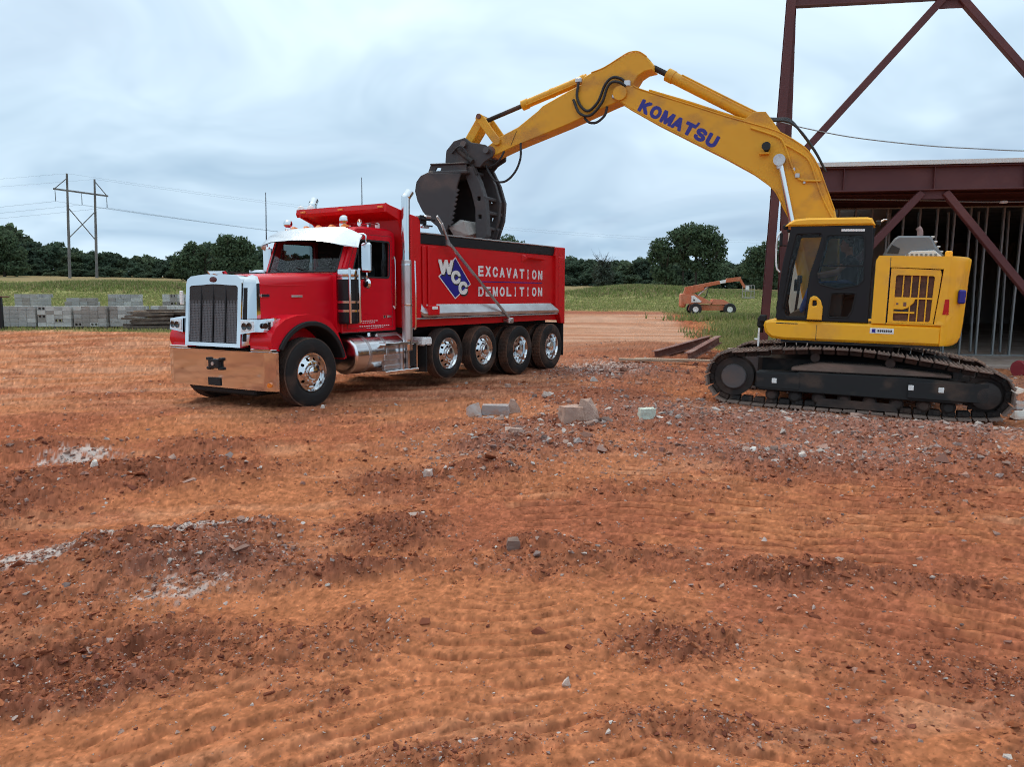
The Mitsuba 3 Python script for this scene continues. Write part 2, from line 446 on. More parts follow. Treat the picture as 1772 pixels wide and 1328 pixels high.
def loose(X, Y):
    """Where the soil is broken into clods rather than packed by tracks."""
    m = np.zeros_like(X)
    for cx, cy, rx, ry, rot, h, l in HEAPS:
        m = np.maximum(m, l * blob(X, Y, cx, cy, rx * 1.05, ry * 1.1, rot, 2.4))
    w = n2(X, Y, 1.5, 4, 31)
    return np.clip(m * (0.45 + 1.25 * w) + sstep(0.54, 0.7, n2(X, Y, 1.3, 4, 33)) * 0.4, 0, 1)


def stony(X, Y):
    """Where crushed stone lies on the soil, in front of and beside the excavator."""
    m = 0.95 * blob(X, Y, 4.2, 11.0, 3.4, 1.9, -18, 3) + 0.6 * blob(X, Y, 3.0, 8.4, 1.8, 0.8, -8, 2) + 0.8 * blob(X, Y, 2.2, 17.5, 1.5, 2.6, 0, 2)
    m = m + 0.55 * blob(X, Y, 0.1, 9.2, 1.0, 1.3, 0, 2) + 0.7 * blob(X, Y, 9.6, 14.5, 2.5, 2.5, 0, 2) + 0.4 * blob(X, Y, -1.8, 4.8, 0.6, 0.4, 20, 2)
    return np.clip(m * (0.35 + 1.3 * n2(X, Y, 1.1, 4, 37)), 0, 1)


def chalky(X, Y):
    """Streaks of crushed pale stone."""
    m = 1.1 * blob(X, Y, -2.62, 5.2, 0.75, 0.15, 28, 2) + 0.9 * blob(X, Y, -2.1, 5.42, 0.25, 0.10, 30, 2) + 0.7 * blob(X, Y, -2.95, 4.75, 0.3, 0.09, 25, 2)
    m = m + 0.55 * blob(X, Y, -4.5, 8.2, 0.36, 0.3, 10, 2) + 0.5 * blob(X, Y, 2.1, 18.3, 0.9, 1.8, 0, 2) + 0.35 * blob(X, Y, -1.9, 4.4, 0.3, 0.15, 10, 2)
    return np.clip(m * (0.1 + 1.7 * n2(X, Y, 5.0, 4, 41)), 0, 1)


def road(X, Y):
    """The pale haul road that runs off behind the truck."""
    u = X - (2.2 + 0.115 * (Y - 18))
    half = 3.0 + 0.055 * (Y - 18)
    return (1 - sstep(half * 0.75, half, np.abs(u + 0.5 * (n2(X, Y, 0.22, 3, 51) - 0.5) * 4))) * sstep(19, 30, Y) * (1 - sstep(60, 66, Y))


def grassy(X, Y):
    q = X / np.maximum(Y, 1.0)
    edge = 57.0 - 20.0 * sstep(-0.02, -0.2, q) + 5 * (n2(X, Y, 0.12, 3, 53) - 0.5) + 5.0 * sstep(0.12, 0.06, q) * sstep(-0.02, 0.06, q)
    g = sstep(edge - 1.0, edge + 2.5, Y)
    strip = blob(X, Y, -15.5, 36.6, 5.5, 0.7, -8, 4)
    right = sstep(0.232, 0.275, q + 0.03 * (n2(X, Y, 0.3, 3, 57) - 0.5)) * sstep(23.5, 26, Y + 2.5 * (n2(X, Y, 0.4, 3, 58) - 0.5))
    patch = blob(X, Y, 2.6, 40.0, 2.6, 2.2, 0, 4)
    g = np.maximum.reduce([g, strip * 0.9, right, patch])
    behind = sstep(32, 36, Y) * sstep(-0.08, -0.16, q) * sstep(-0.5, -0.34, q) * 0.55
    return np.clip(np.maximum(g, behind) * (1 - road(X, Y) * 0.95), 0, 1)


def far_rise(X, Y):
    q = np.clip(X / np.maximum(Y, 1.0), -0.9, 0.75)
    amp = np.clip(3.55 - 3.0 * q, 1.4, 6.2)
    t = np.clip((Y - 42) / 118.0, 0, 1.15)
    z = amp * t**1.2
    z = z + 1.15 * blob(X, Y, 17.0, 104.0, 9.0, 7.0, 0, 3) + 0.5 * blob(X, Y, 30.0, 112.0, 9.0, 7.0, 0, 3)
    z = z + 0.9 * blob(X, Y, -48.0, 100.0, 13.0, 6.0, 0, 3) + 0.5 * blob(X, Y, -70.0, 96.0, 12.0, 6.0, 0, 3)
    return z


def base_height(X, Y):
    """The ground without clods: planes under the machines, heaps, ruts and the rise of the fields."""
    z = 0.10 * (n2(X, Y, 0.45, 3, 1) - 0.5)
    for cx, cy, rx, ry, rot, h, l in HEAPS:
        z = z + h * blob(X, Y, cx, cy, rx, ry, rot)
    # flat where the truck stands
    s, l = (X + 2.994) * TB[0] + (Y - 12.057) * TB[1], (X + 2.994) * TN[0] + (Y - 12.057) * TN[1]
    d = np.hypot(np.maximum(np.maximum(-1.0 - s, s - 8.2), 0), np.maximum(np.maximum(-0.3 - l, l - 2.8), 0))
    w = np.exp(-((d / 0.8) ** 2))
    z = z * (1 - w) + w * (0.012 * (n2(X, Y, 2.0, 3, 5) - 0.5) - 0.005)
    # sloping plane under the excavator
    a, e = (X - 3.628) * 0.9135 + (Y - 13.1665) * -0.4067, (X - 3.628) * 0.4067 + (Y - 13.1665) * 0.9135
    d = np.hypot(np.maximum(np.maximum(-0.4 - a, a - 3.9), 0), np.maximum(np.maximum(-0.1 - e, e - 3.2), 0))
    w = np.exp(-((d / 1.1) ** 2))
    z = z * (1 - w) + w * (-0.117 - 0.0274 * a - 0.005 + 0.03 * (n2(X, Y, 2.4, 3, 6) - 0.5))
    # level by the building's slab
    b = (X - 10.69) * BLD.m[0][0] + (Y - 18.11) * BLD.m[0][1]
    n = (X - 10.69) * BLD.m[1][0] + (Y - 18.11) * BLD.m[1][1]
    w = sstep(-7.5, -4.5, b) * sstep(-3.0, 0.0, n) * (1 - sstep(24, 30, n))
    z = z * (1 - w) + w * (-0.03)
    return z + far_rise(X, Y)


# passes of the crawler over the packed clay: a point on the band, heading, half length, bend, pitch of the cleats
PASSES = [(1.15, 6.3, 12, 1.7, 0.05, 0.19), (1.85, 6.1, 13, 1.6, 0.04, 0.19), (2.55, 6.3, 11, 1.9, 0.03, 0.19), (3.3, 6.5, 14, 2.0, 0.04, 0.19), (4.1, 6.6, 12, 2.2, 0.03, 0.19), (4.9, 7.2, 10, 2.2, 0.03, 0.19),
          (1.5, 3.75, 31, 1.1, 0.10, 0.16), (2.1, 3.95, 30, 1.3, 0.08, 0.16), (2.75, 4.25, 28, 1.4, 0.08, 0.16), (3.4, 4.9, 24, 1.5, 0.06, 0.17), (-0.5, 2.75, -34, 0.8, -0.1, 0.13), (0.2, 2.6, -20, 0.6, 0.1, 0.13),
          (0.35, 6.2, -10, 1.3, 0.06, 0.19), (-1.3, 3.0, -38, 0.6, 0.1, 0.14), (0.85, 2.55, 20, 0.6, 0.1, 0.14)]


def track_prints(X, Y):
    """Grouser prints of the crawler tracks, pressed into the packed soil: narrow grooves across each pass."""
    wob = (n2(X, Y, 1.3, 3, 61) - 0.5) + 0.8 * (n2(X, Y, 5.0, 3, 68) - 0.5)
    press = np.clip(2.8 * n2(X, Y, 1.6, 4, 62) - 0.62, 0, 1)
    z, mask = np.zeros_like(X), np.zeros_like(X)
    for i, (cx, cy, hd, L, bend, pitch) in enumerate(PASSES):
        s, c = math.sin(math.radians(hd)), math.cos(math.radians(hd))
        u, v = (X - cx) * s + (Y - cy) * c, (X - cx) * c - (Y - cy) * s
        v = v + bend * u * u + 0.12 * wob
        m = sstep(0.37, 0.31, np.abs(v)) * sstep(L, L * 0.7, np.abs(u + 0.8 * wob)) * press
        g = np.maximum(np.cos((u + 0.10 * wob + 0.09 * v * v) / pitch * 2 * np.pi), 0) ** 2
        z = np.minimum(z, -m * (0.7 + 0.5 * (i % 3) / 2) * (1.05 if cy > 5 else 0.55) * g)
        mask = np.maximum(mask, m)
    a = np.clip(blob(X, Y, -0.05, 3.7, 0.45, 0.8, 0, 4) * press * 1.2, 0, 1)
    z = np.minimum(z, -0.55 * a * np.maximum(np.cos((np.hypot(X + 0.05, Y - 4.9) + 0.10 * wob) / 0.13 * 2 * np.pi), 0) ** 2)
    mask = np.maximum(mask, a)
    return 0.062 * z, mask


def lumps(X, Y, s, seed):
    """Rounded clods packed together: height of the nearest lump, from 0 to 1."""
    x, y = X * s, Y * s
    wx, wy = meshkit.noise(np.stack([x * 0.9, y * 0.9, 0 * x + seed], -1), seed), meshkit.noise(np.stack([x * 0.9, y * 0.9, 0 * x + seed + 9.0], -1), seed + 1)
    x, y = x + 0.7 * wx, y + 0.7 * wy
    ix, iy = np.floor(x), np.floor(y)
    best = np.full(X.shape, 0.0)
    for a in (-1, 0, 1):
        for b in (-1, 0, 1):
            cx, cy = ix + a, iy + b
            h = (cx.astype(np.int64) * 374761393 + cy.astype(np.int64) * 668265263 + seed * 974711) & 0xFFFFFFFF
            h = ((h ^ (h >> 13)) * 1274126177) & 0xFFFFFFFF
            h = h ^ (h >> 16)
            r1, r2, r3 = (h & 1023) / 1023.0, ((h >> 10) & 1023) / 1023.0, ((h >> 20) & 1023) / 1023.0
            d = np.hypot(cx + r1 - x, cy + r2 - y) / (0.35 + 0.55 * r3)
            best = np.maximum(best, (0.3 + 0.7 * r3) * np.sqrt(np.clip(1 - d * d, 0, 1)))
    return best


def streaks(X, Y, seed, sx=0.35, sy=4.0, turn=10.0):
    c, s = math.cos(math.radians(turn)), math.sin(math.radians(turn))
    u, v = X * c + Y * s, -X * s + Y * c
    v = v + 0.02 * u * u * 0.3
    return meshkit.fbm(np.stack([u * sx, v * sy, np.zeros_like(u) + seed], -1), 4, seed)


def height(X, Y):
    r = np.hypot(X, Y)
    L = loose(X, Y)
    z = base_height(X, Y)
    near = np.exp(-((r / 26.0) ** 2))
    calm = 1 - 0.75 * grassy(X, Y)
    z = z + near * calm * 0.075 * (n2(X, Y, 1.7, 4, 2) - 0.5)
    prints, pressed = track_prints(X, Y)
    calm2 = 1 - 0.8 * pressed * (1 - L)
    z = z + near * calm * calm2 * (0.05 + 0.10 * L) * (n2(X * 0.8, Y, 6.0, 4, 3) - 0.5)
    z = z + near * calm * calm2 * (0.024 + 0.06 * L) * (n2(X * 0.8, Y, 21.0, 4, 4) - 0.5)
    lump = sstep(0.42, 0.62, n2(X, Y, 2.3, 4, 7))
    z = z + near * calm * calm2 * np.clip(1.1 * L + 0.03 + 0.28 * lump, 0, 1) * (0.042 * lumps(X, Y, 10.0, 11) + 0.024 * lumps(X, Y, 25.0, 12))
    z = z + prints * (1 - 0.85 * L)
    rut = sstep(7.0, 9.0, Y - 0.25 * X) * sstep(0.08, -0.06, X / np.maximum(Y, 1)) * (1 - sstep(30, 38, Y))
    z = z + rut * 0.17 * (streaks(X, Y, 71, 0.22, 1.9, 14) - 0.5) + rut * 0.07 * (streaks(X, Y, 72, 0.5, 7.0, 12) - 0.5)
    return z


def ground_colour(X, Y):
    """The soils themselves: packed orange clay, darker damp loose soil, pale dry crust, crushed stone, grass."""
    L, S, C, G, R = loose(X, Y), stony(X, Y), chalky(X, Y), grassy(X, Y), road(X, Y)
    f = n2(X, Y, 9.0, 4, 81)[..., None]
    m = n2(X, Y, 1.6, 5, 82)[..., None]
    w = n2(X, Y, 0.5, 4, 83)[..., None]
    s = streaks(X, Y, 84, 0.5, 6.0, 12)[..., None]
    clay, damp, crust = np.array([0.385, 0.142, 0.066]), np.array([0.235, 0.083, 0.047]), np.array([0.47, 0.21, 0.115])
    red = np.array([0.295, 0.097, 0.052])
    c = clay + (crust - clay) * sstep(0.50, 0.72, 0.55 * m + 0.45 * s)
    c = c + (red - c) * 0.9 * sstep(0.44, 0.62, 0.6 * w + 0.4 * n2(X, Y, 3.0, 4, 85)[..., None])
    dry = (sstep(9.5, 16, Y) * sstep(0.2, -0.05, X / np.maximum(Y, 1)))[..., None]
    c = c + (np.array([0.44, 0.21, 0.125]) - c) * dry * (0.1 + 0.9 * sstep(0.4, 0.62, streaks(X, Y, 97, 0.3, 2.6, 12)[..., None]))
    lo = np.clip(L[..., None] * 1.25 * (0.55 + 0.9 * f), 0, 1)
    c = c + (damp - c) * lo
    st = np.clip(S[..., None] * (0.25 + 1.0 * f), 0, 1) * 0.75
    c = c + (np.array([0.27, 0.155, 0.13]) - c) * st
    g4 = n2(X, Y, 40.0, 3, 86)[..., None]
    c = c * (0.78 + 0.44 * sstep(0.25, 0.75, g4)) * (0.84 + 0.32 * sstep(0.3, 0.7, n2(X, Y, 15.0, 4, 92)))[..., None]
    speck = n2(X, Y, 75.0, 2, 93)[..., None]
    c = c * (1 - 0.35 * sstep(0.64, 0.8, speck)) * (1 + 0.35 * sstep(0.34, 0.22, speck))
    c = c + (np.array([0.52, 0.44, 0.40]) - c) * np.clip((C[..., None] + 1.5 * (n2(X, Y, 26.0, 3, 87)[..., None] - 0.5) + 0.8 * (n2(X, Y, 70.0, 2, 94)[..., None] - 0.5) - 0.26) * 2.6, 0, 0.9) * sstep(0.04, 0.2, C)[..., None]
    rs = streaks(X, Y, 95, 0.12, 1.4, -4)[..., None]
    rd = (np.array([0.40, 0.19, 0.115]) + np.array([0.10, 0.115, 0.10]) * sstep(0.36, 0.62, rs)) * (0.8 + 0.4 * n2(X, Y, 2.0, 4, 96)[..., None])
    c = c + (rd - c) * (R[..., None] * 0.9)
    # the bank of bare red earth along the far side of the yard and beyond the fields
    q = X / np.maximum(Y, 1.0)
    green = np.array([0.20, 0.215, 0.08]) + (np.array([0.30, 0.275, 0.125]) - np.array([0.20, 0.215, 0.08])) * sstep(0.4, 0.62, n2(X, Y * 2.2, 0.10, 4, 88))[..., None]
    green = green * (0.7 + 0.6 * n2(X, Y, 1.1, 4, 89)[..., None])
    straw = np.array([0.27, 0.20, 0.115])
    far = sstep(118, 135, Y + 26 * (n2(X, Y, 0.03, 3, 90) - 0.5))[..., None]
    green = green + (straw - green) * far * 0.8
    bank = (sstep(57, 58.5, Y) * (1 - sstep(61, 63, Y)) * sstep(0.02, 0.06, q) * (1 - sstep(0.2, 0.22, q)))[..., None]
    c = c + (green - c) * G[..., None]
    return np.clip(c + (np.array([0.30, 0.11, 0.07]) - c) * bank * 0.85, 0.01, 0.9)


# one sheet from the camera's feet to the horizon, finer where the photograph looks closely
inv = np.concatenate([np.linspace(1 / 1.55, 1 / 2.25, 14, endpoint=False), np.linspace(1 / 2.25, 1 / 70.0, 640, endpoint=False), np.linspace(1 / 70.0, 1 / 3000.0, 60)])
rad = np.concatenate([[0.02, 0.6, 1.1], 1 / inv])
fine = np.linspace(-0.62, 0.62, 980)
mid = np.linspace(0.62, 1.2, 171)[1:]
coarse = np.linspace(1.2, 2 * math.pi - 1.2, 90)[1:-1]
az = np.concatenate([-mid[::-1], fine, mid, coarse])
RR, AA = np.meshgrid(rad, az, indexing="ij")
GX, GY = RR * np.sin(AA), RR * np.cos(AA)
GZ = height(GX, np.where(GY > 0, GY, GY))
nr, na = RR.shape
gi, gj = np.meshgrid(np.arange(nr - 1), np.arange(na), indexing="ij")
a0, a1, b1, b0 = gi * na + gj, gi * na + (gj + 1) % na, (gi + 1) * na + (gj + 1) % na, (gi + 1) * na + gj
gf = np.vstack([np.stack([a0, b1, a1], -1).reshape(-1, 3), np.stack([a0, b0, b1], -1).reshape(-1, 3)])
gcol = ground_colour(GX, GY).reshape(-1, 3)
scene["soil"] = {"type": "twosided", "bsdf": {"type": "diffuse", "reflectance": {"type": "mesh_attribute", "name": "vertex_color"}}}
scene["ground"] = mikit.ply((np.stack([GX, GY, GZ], -1).reshape(-1, 3), gf), "soil", smooth=True, color=gcol)
labels["ground"] = {"kind": "structure", "label": "churned orange clay yard with track prints rising to grass fields"}


def ground_z(x, y):
    return float(height(np.array([float(x)]), np.array([float(y)]))[0])


# ---------------------------------------------------------------- clods and stones strewn over the yard
rng = np.random.default_rng(7)


def stone_shapes(n, pts, seed, flat=0.75, boxy=False):
    r = np.random.default_rng(seed)
    out = []
    while len(out) < n:
        p = r.normal(size=(pts, 3))
        p /= np.linalg.norm(p, axis=1, keepdims=True)
        if boxy:
            p = np.sign(p) * np.abs(p) ** 0.45
        p *= r.uniform(0.72, 1.0, (pts, 1)) * np.array([1.0, r.uniform(0.6, 0.95), r.uniform(0.45, 0.8) * flat])
        h = trimesh.convex.convex_hull(p)
        out.append((np.array(h.vertices), np.array(h.faces)))
    return out


def scatter(name, count, density, size, palette, shapes, seed, rmin=2.3, rmax=26.0, spread=0.76, sink=0.35, label=None):
    r = np.random.default_rng(seed)
    X, Y, S = [], [], []
    while sum(len(x) for x in X) < count:
        rr = 1 / r.uniform(1 / rmax, 1 / rmin, 20000)
        aa = r.uniform(-spread, spread, 20000)
        x, y = rr * np.sin(aa), rr * np.cos(aa)
        keep = r.uniform(size=20000) < density(x, y)
        X.append(x[keep]); Y.append(y[keep]); S.append(size(r, rr[keep]))
    X, Y, S = np.concatenate(X)[:count], np.concatenate(Y)[:count], np.concatenate(S)[:count]
    Z = height(X, Y)
    which = r.integers(len(shapes), size=count)
    vs, fs, cs, base = [], [], [], 0
    pal = np.array(palette)
    for k, (v, f) in enumerate(shapes):
        idx = np.nonzero(which == k)[0]
        if not len(idx):
            continue
        yaw, tip = r.uniform(0, 6.28, len(idx)), r.normal(0, 0.45, len(idx))
        cy, sy, ct, st = np.cos(yaw), np.sin(yaw), np.cos(tip), np.sin(tip)
        x, y, z = (v[None, :, i] * S[idx, None] for i in range(3))
        y, z = y * ct[:, None] - z * st[:, None], y * st[:, None] + z * ct[:, None]
        x, y = x * cy[:, None] - y * sy[:, None], x * sy[:, None] + y * cy[:, None]
        w = np.stack([x + X[idx, None], y + Y[idx, None], z + (Z[idx] + S[idx] * (0.5 - sink))[:, None]], -1)
        vs.append(w.reshape(-1, 3))
        fs.append((f[None] + (np.arange(len(idx)) * len(v))[:, None, None]).reshape(-1, 3) + base)
        base += len(idx) * len(v)
        c = pal[r.integers(len(pal), size=len(idx))] * r.uniform(0.75, 1.2, (len(idx), 1))
        cs.append(np.repeat(c, len(v), 0))
    c = np.clip(np.vstack(cs), 0.01, 0.9)
    # facets of their own: unshare the corners
    v, f = np.vstack(vs), np.vstack(fs)
    scene[name] = mikit.ply((v[f.ravel()], np.arange(f.size).reshape(-1, 3)), "soil", smooth=False, color=c[f.ravel()])
    labels[name] = {"kind": "stuff", "label": label}


def free_of_things(x, y):
    s, l = (x + 2.994) * TB[0] + (y - 12.057) * TB[1], (x + 2.994) * TN[0] + (y - 12.057) * TN[1]
    return 1.0 - ((s > -1.0) & (s < 8.1) & (l > -0.1) & (l < 2.6)) * 0.9


scatter("dirt_clods", 22000, lambda x, y: np.clip(loose(x, y) ** 1.3 + 0.012, 0, 1) * free_of_things(x, y) * (1 - grassy(x, y)),
        lambda r, d: np.clip(r.lognormal(-4.95, 0.55, len(d)), 0.003, 0.045) * np.clip((d / 3.6), 0.8, 2.6) ** 0.8,
        [(0.21, 0.072, 0.043), (0.26, 0.088, 0.048), (0.17, 0.06, 0.04), (0.32, 0.112, 0.055), (0.35, 0.13, 0.065)], stone_shapes(12, 9, 5), 101,
        label="dark red clods of broken clay lying over the churned yard")
scatter("gravel", 31000, lambda x, y: np.clip(stony(x, y) * 0.95 + 0.16 * loose(x, y) + chalky(x, y) + 0.014, 0, 1) * free_of_things(x, y) * (1 - grassy(x, y)),
        lambda r, d: np.clip(r.lognormal(-5.15, 0.6, len(d)), 0.0025, 0.05) * np.clip(d / 4.0, 0.8, 3.8),
        [(0.38, 0.25, 0.2), (0.31, 0.19, 0.155), (0.44, 0.34, 0.30), (0.27, 0.14, 0.11), (0.5, 0.44, 0.4), (0.28, 0.2, 0.18), (0.36, 0.2, 0.15)], stone_shapes(12, 8, 6), 102,
        label="pale crushed stone and pebbles scattered over the clay")

# ---------------------------------------------------------------- the dump truck (s back from the front axle, l from the near to the far side, z up)
TK = thing("dump_truck", "red four-axle-rear dump truck with chrome bumper and white lettering on its bed", "dump truck")
W_T = 2.44


def tp(name, mesh, mat, smooth=35, parent=TK, **k):
    return part(parent, name, mesh, mat, TRUCK, smooth, **k)


def mirror_l(mesh):
    m = tri(mesh).copy()
    v = m.vertices.copy()
    v[:, 1] = W_T - v[:, 1]
    return trimesh.Trimesh(v, m.faces[:, ::-1], process=False)


def truck_wheel(s, z, R, near=True, kind="steer", off=0.0, name="wheel", dual=False, lug=False):
    W = numbered(TK + "__wheel")

    def put(n, mesh, mat, smooth=35, **k):
        m = tri(mesh)
        v = m.vertices.copy()
        v[:, 1] += off
        if not near:
            v[:, 1] = W_T - v[:, 1]
        v[:, 0] += s
        v[:, 2] += z
        part(W, n, trimesh.Trimesh(v, m.faces, process=False), mat, TRUCK, smooth, **k)

    rb = 0.302
    w = 0.275
    prof = [(rb, 0.025), (rb + 0.02, 0.008), (rb + 0.07, -0.004), (R - 0.085, 0.0), (R - 0.045, 0.008), (R - 0.022, 0.022)]
    inner = [(r, w - o) for r, o in prof[::-1]]
    for o0 in ([0.0] if not dual else [0.0, 0.335]):
        put("tyre", lathe([(r, o + o0) for r, o in prof + [(R - 0.02, 0.03)]], 56), "tyre_rubber")
        put("tyre_sidewall", lathe([(r, o + o0) for r, o in [(R - 0.02, w - 0.03)] + inner], 40), "tyre_rubber")
        # tread: ribs or lugs
        tr = [(R - 0.02, 0.03 + o0)]
        gs = [0.085, 0.1375, 0.19]
        o = 0.03
        for g in gs:
            tr += [(R, o + 0.004 + o0), (R, g - 0.007 + o0), (R - 0.014, g - 0.005 + o0), (R - 0.014, g + 0.005 + o0)]
            o = g + 0.003
        tr += [(R, o + 0.004 + o0), (R, w - 0.034 + o0), (R - 0.02, w - 0.03 + o0)]
        tm = lathe(tr, 160)
        v = tm.vertices
        if lug:
            ang = np.arctan2(v[:, 2], v[:, 0])
            rr = np.hypot(v[:, 0], v[:, 2])
            k = np.round((ang % (2 * np.pi)) / (2 * np.pi / 160)).astype(int)
            cut = np.where((k % 4 == 0) & (rr > R - 0.004), 0.985, 1.0)
            v = np.c_[v[:, 0] * cut, v[:, 1], v[:, 2] * cut]
        put("tread", trimesh.Trimesh(v, tm.faces, process=False), "tyre_tread", 25)
    if kind == "steer":
        rim = [(rb, 0.03), (rb - 0.004, 0.012), (rb - 0.018, 0.014), (rb - 0.028, 0.035), (rb - 0.045, 0.062), (0.235, 0.055), (0.205, 0.03), (0.175, 0.012), (0.16, 0.006), (0.115, 0.004), (0.112, -0.03), (0.10, -0.05), (0.06, -0.06), (0.001, -0.062)]
        hr, ho, nr_, no = 0.208, 0.047, 0.142, -0.006
    else:
        rim = [(rb, 0.02), (rb - 0.004, 0.004), (rb - 0.02, 0.006), (rb - 0.028, 0.03), (rb - 0.04, 0.06), (0.248, 0.135), (0.238, 0.15), (0.18, 0.152), (0.125, 0.15), (0.118, 0.12), (0.115, 0.03), (0.10, 0.012), (0.05, 0.004), (0.001, 0.002)]
        hr, ho, nr_, no = 0.203, 0.147, 0.135, 0.135
    # the disc is pierced by ten hand holes
    r_in, r_out, o_in, o_out = (0.165, 0.246, 0.010, 0.058) if kind == "steer" else (0.15, 0.246, 0.152, 0.145)
    cut = [k for k, (r, o) in enumerate(rim) if r_in + 1e-6 < r < r_out - 1e-6]
    put("rim", cat(lathe(rim[:cut[0]] + [(r_out, o_out)], 48), lathe([(r_in, o_in)] + rim[cut[-1] + 1:], 48)), "chrome", 40)
    ring = Polygon([(r_out * 1.003 * math.cos(t), r_out * 1.003 * math.sin(t)) for t in np.linspace(0, 2 * math.pi, 60, endpoint=False)],
                   [[(r_in * 0.997 * math.cos(t), r_in * 0.997 * math.sin(t)) for t in np.linspace(0, 2 * math.pi, 48, endpoint=False)]])
    nuts = []
    for k in range(10):
        a = 2 * math.pi * k / 10
        from shapely.geometry import Point
        ring = ring.difference(Point(hr * math.cos(a), hr * math.sin(a)).buffer(0.025, quad_segs=4))
        a += math.pi / 10
        c = np.array([nr_ * math.cos(a), 0, nr_ * math.sin(a)])
        nuts.append(cyl(c + [0, no, 0], c + [0, no + 0.03, 0], 0.015, sides=6))
    dm = slab(list(ring.exterior.coords)[:-1], 0.0, 0.008, 0, holes=[list(q.coords)[:-1] for q in ring.interiors])
    rr = np.hypot(dm.vertices[:, 0], dm.vertices[:, 2])
    dm.vertices[:, 1] += o_in + (o_out - o_in) * np.clip((rr - r_in) / (r_out - r_in), 0, 1)
    put("disc", dm, "chrome", 25)
    put("lug_nuts", cat(*nuts), "bright_aluminium", kind="stuff")
    put("brake_drum", lathe([(0.001, 0.17), (0.20, 0.17), (0.21, 0.30), (0.001, 0.30)], 24), "black_satin")


AX = [0.0, 3.44, 4.63, 5.97, 7.34]
for near in (True, False):
    truck_wheel(AX[0], 0.525, 0.53, near, "steer", 0.03)
    truck_wheel(AX[1], 0.60, 0.475, near, "steer", 0.02)
    truck_wheel(AX[2], 0.60, 0.475, near, "steer", 0.02)
    truck_wheel(AX[3], 0.518, 0.52, near, "drive", 0.0, dual=True, lug=True)
    truck_wheel(AX[4], 0.518, 0.52, near, "drive", 0.0, dual=True, lug=True)
for s in AX:
    tp("axle", cyl([s, 0.3, 0.52 if s in (AX[0], AX[3], AX[4]) else 0.6], [s, 2.14, 0.52 if s in (AX[0], AX[3], AX[4]) else 0.6], 0.07), "black_satin")
for l in (0.83, 1.61):
    tp("chassis_rail", bx(-0.55, 7.85, l - 0.045, l + 0.045, 0.68, 0.96, 0.01), "black_paint")
tp("axle_suspension", cat(bx(5.6, 7.7, 0.66, 0.78, 0.45, 0.72, 0.03), bx(5.6, 7.7, 1.66, 1.78, 0.45, 0.72, 0.03), bx(3.1, 5.0, 0.64, 0.8, 0.5, 0.8, 0.03), bx(3.1, 5.0, 1.64, 1.8, 0.5, 0.8, 0.03)), "black_satin")
tp("engine_block", bx(-0.5, 1.9, 0.85, 1.6, 0.45, 1.05, 0.06), "black_satin")

# bumper: flat polished face with swept ends, rolled top lip
bz0, bz1 = 0.31, 0.865
outer = [(-0.70, -0.02), (-0.735, 0.0), (-0.80, 0.16), (-0.805, 0.19), (-0.805, W_T - 0.19), (-0.80, W_T - 0.16), (-0.735, W_T), (-0.70, W_T + 0.02)]
inner = [(s + 0.016, np.clip(l, 0.0, W_T)) for s, l in outer[::-1]]
tp("bumper", slab(outer + inner, bz0, bz1, 0.0, axes=(0, 1, 2)), "bumper_chrome", 20)
lip = [(s - 0.002, l) for s, l in outer] + [(s + 0.06, np.clip(l, 0.05, W_T - 0.05)) for s, l in outer[::-1]]
tp("bumper_lip", slab(lip, bz1 + 0.001, bz1 + 0.012, 0.003, axes=(0, 1, 2)), "chrome", 20)
tp("bumper_backing", bx(-0.76, -0.6, 0.12, 2.32, 0.38, 0.84), "black_satin")
TW = tp("tow_pin_bracket", cat(bx(-0.86, -0.80, 1.11, 1.35, 0.60, 0.735, 0.01), bx(-0.85, -0.80, 1.05, 1.14, 0.575, 0.62, 0.01), bx(-0.85, -0.80, 1.32, 1.41, 0.575, 0.62, 0.01), bx(-0.85, -0.80, 1.05, 1.12, 0.715, 0.76, 0.01), bx(-0.85, -0.80, 1.34, 1.41, 0.715, 0.76, 0.01)), "black_paint")
part(TW, "tow_pin", cyl([-0.875, 1.23, 0.67], [-0.85, 1.23, 0.67], 0.03), "brushed_steel", TRUCK)
tp("number_plate", bx(-0.825, -0.808, 1.13, 1.41, 0.335, 0.455, 0.004), "black_satin")
tp("marker_lamp", cyl([-0.80, 0.075, 0.40], [-0.765, 0.10, 0.40], 0.035), "lamp_amber")
tp("skid_plate", bx(-0.7, -0.2, 0.5, 1.95, 0.2, 0.32, 0.03), "black_satin")

# radiator shell and its four grille panels
def leaned(mesh):
    m = tri(mesh)
    return trimesh.Trimesh(m.vertices + np.c_[(m.vertices[:, 2] - 0.95) * 0.075, 0 * m.vertices[:, 0], 0 * m.vertices[:, 0]], m.faces, process=False)


def tr_lean(name, mesh, mat, smooth=35, **k):
    return tp(name, leaned(mesh), mat, smooth, **k)


def grille_ring(l0, l1, z0, z1, r):
    return rounded([(l0, z0), (l1, z0), (l1, z1), (l0, z1)], r)


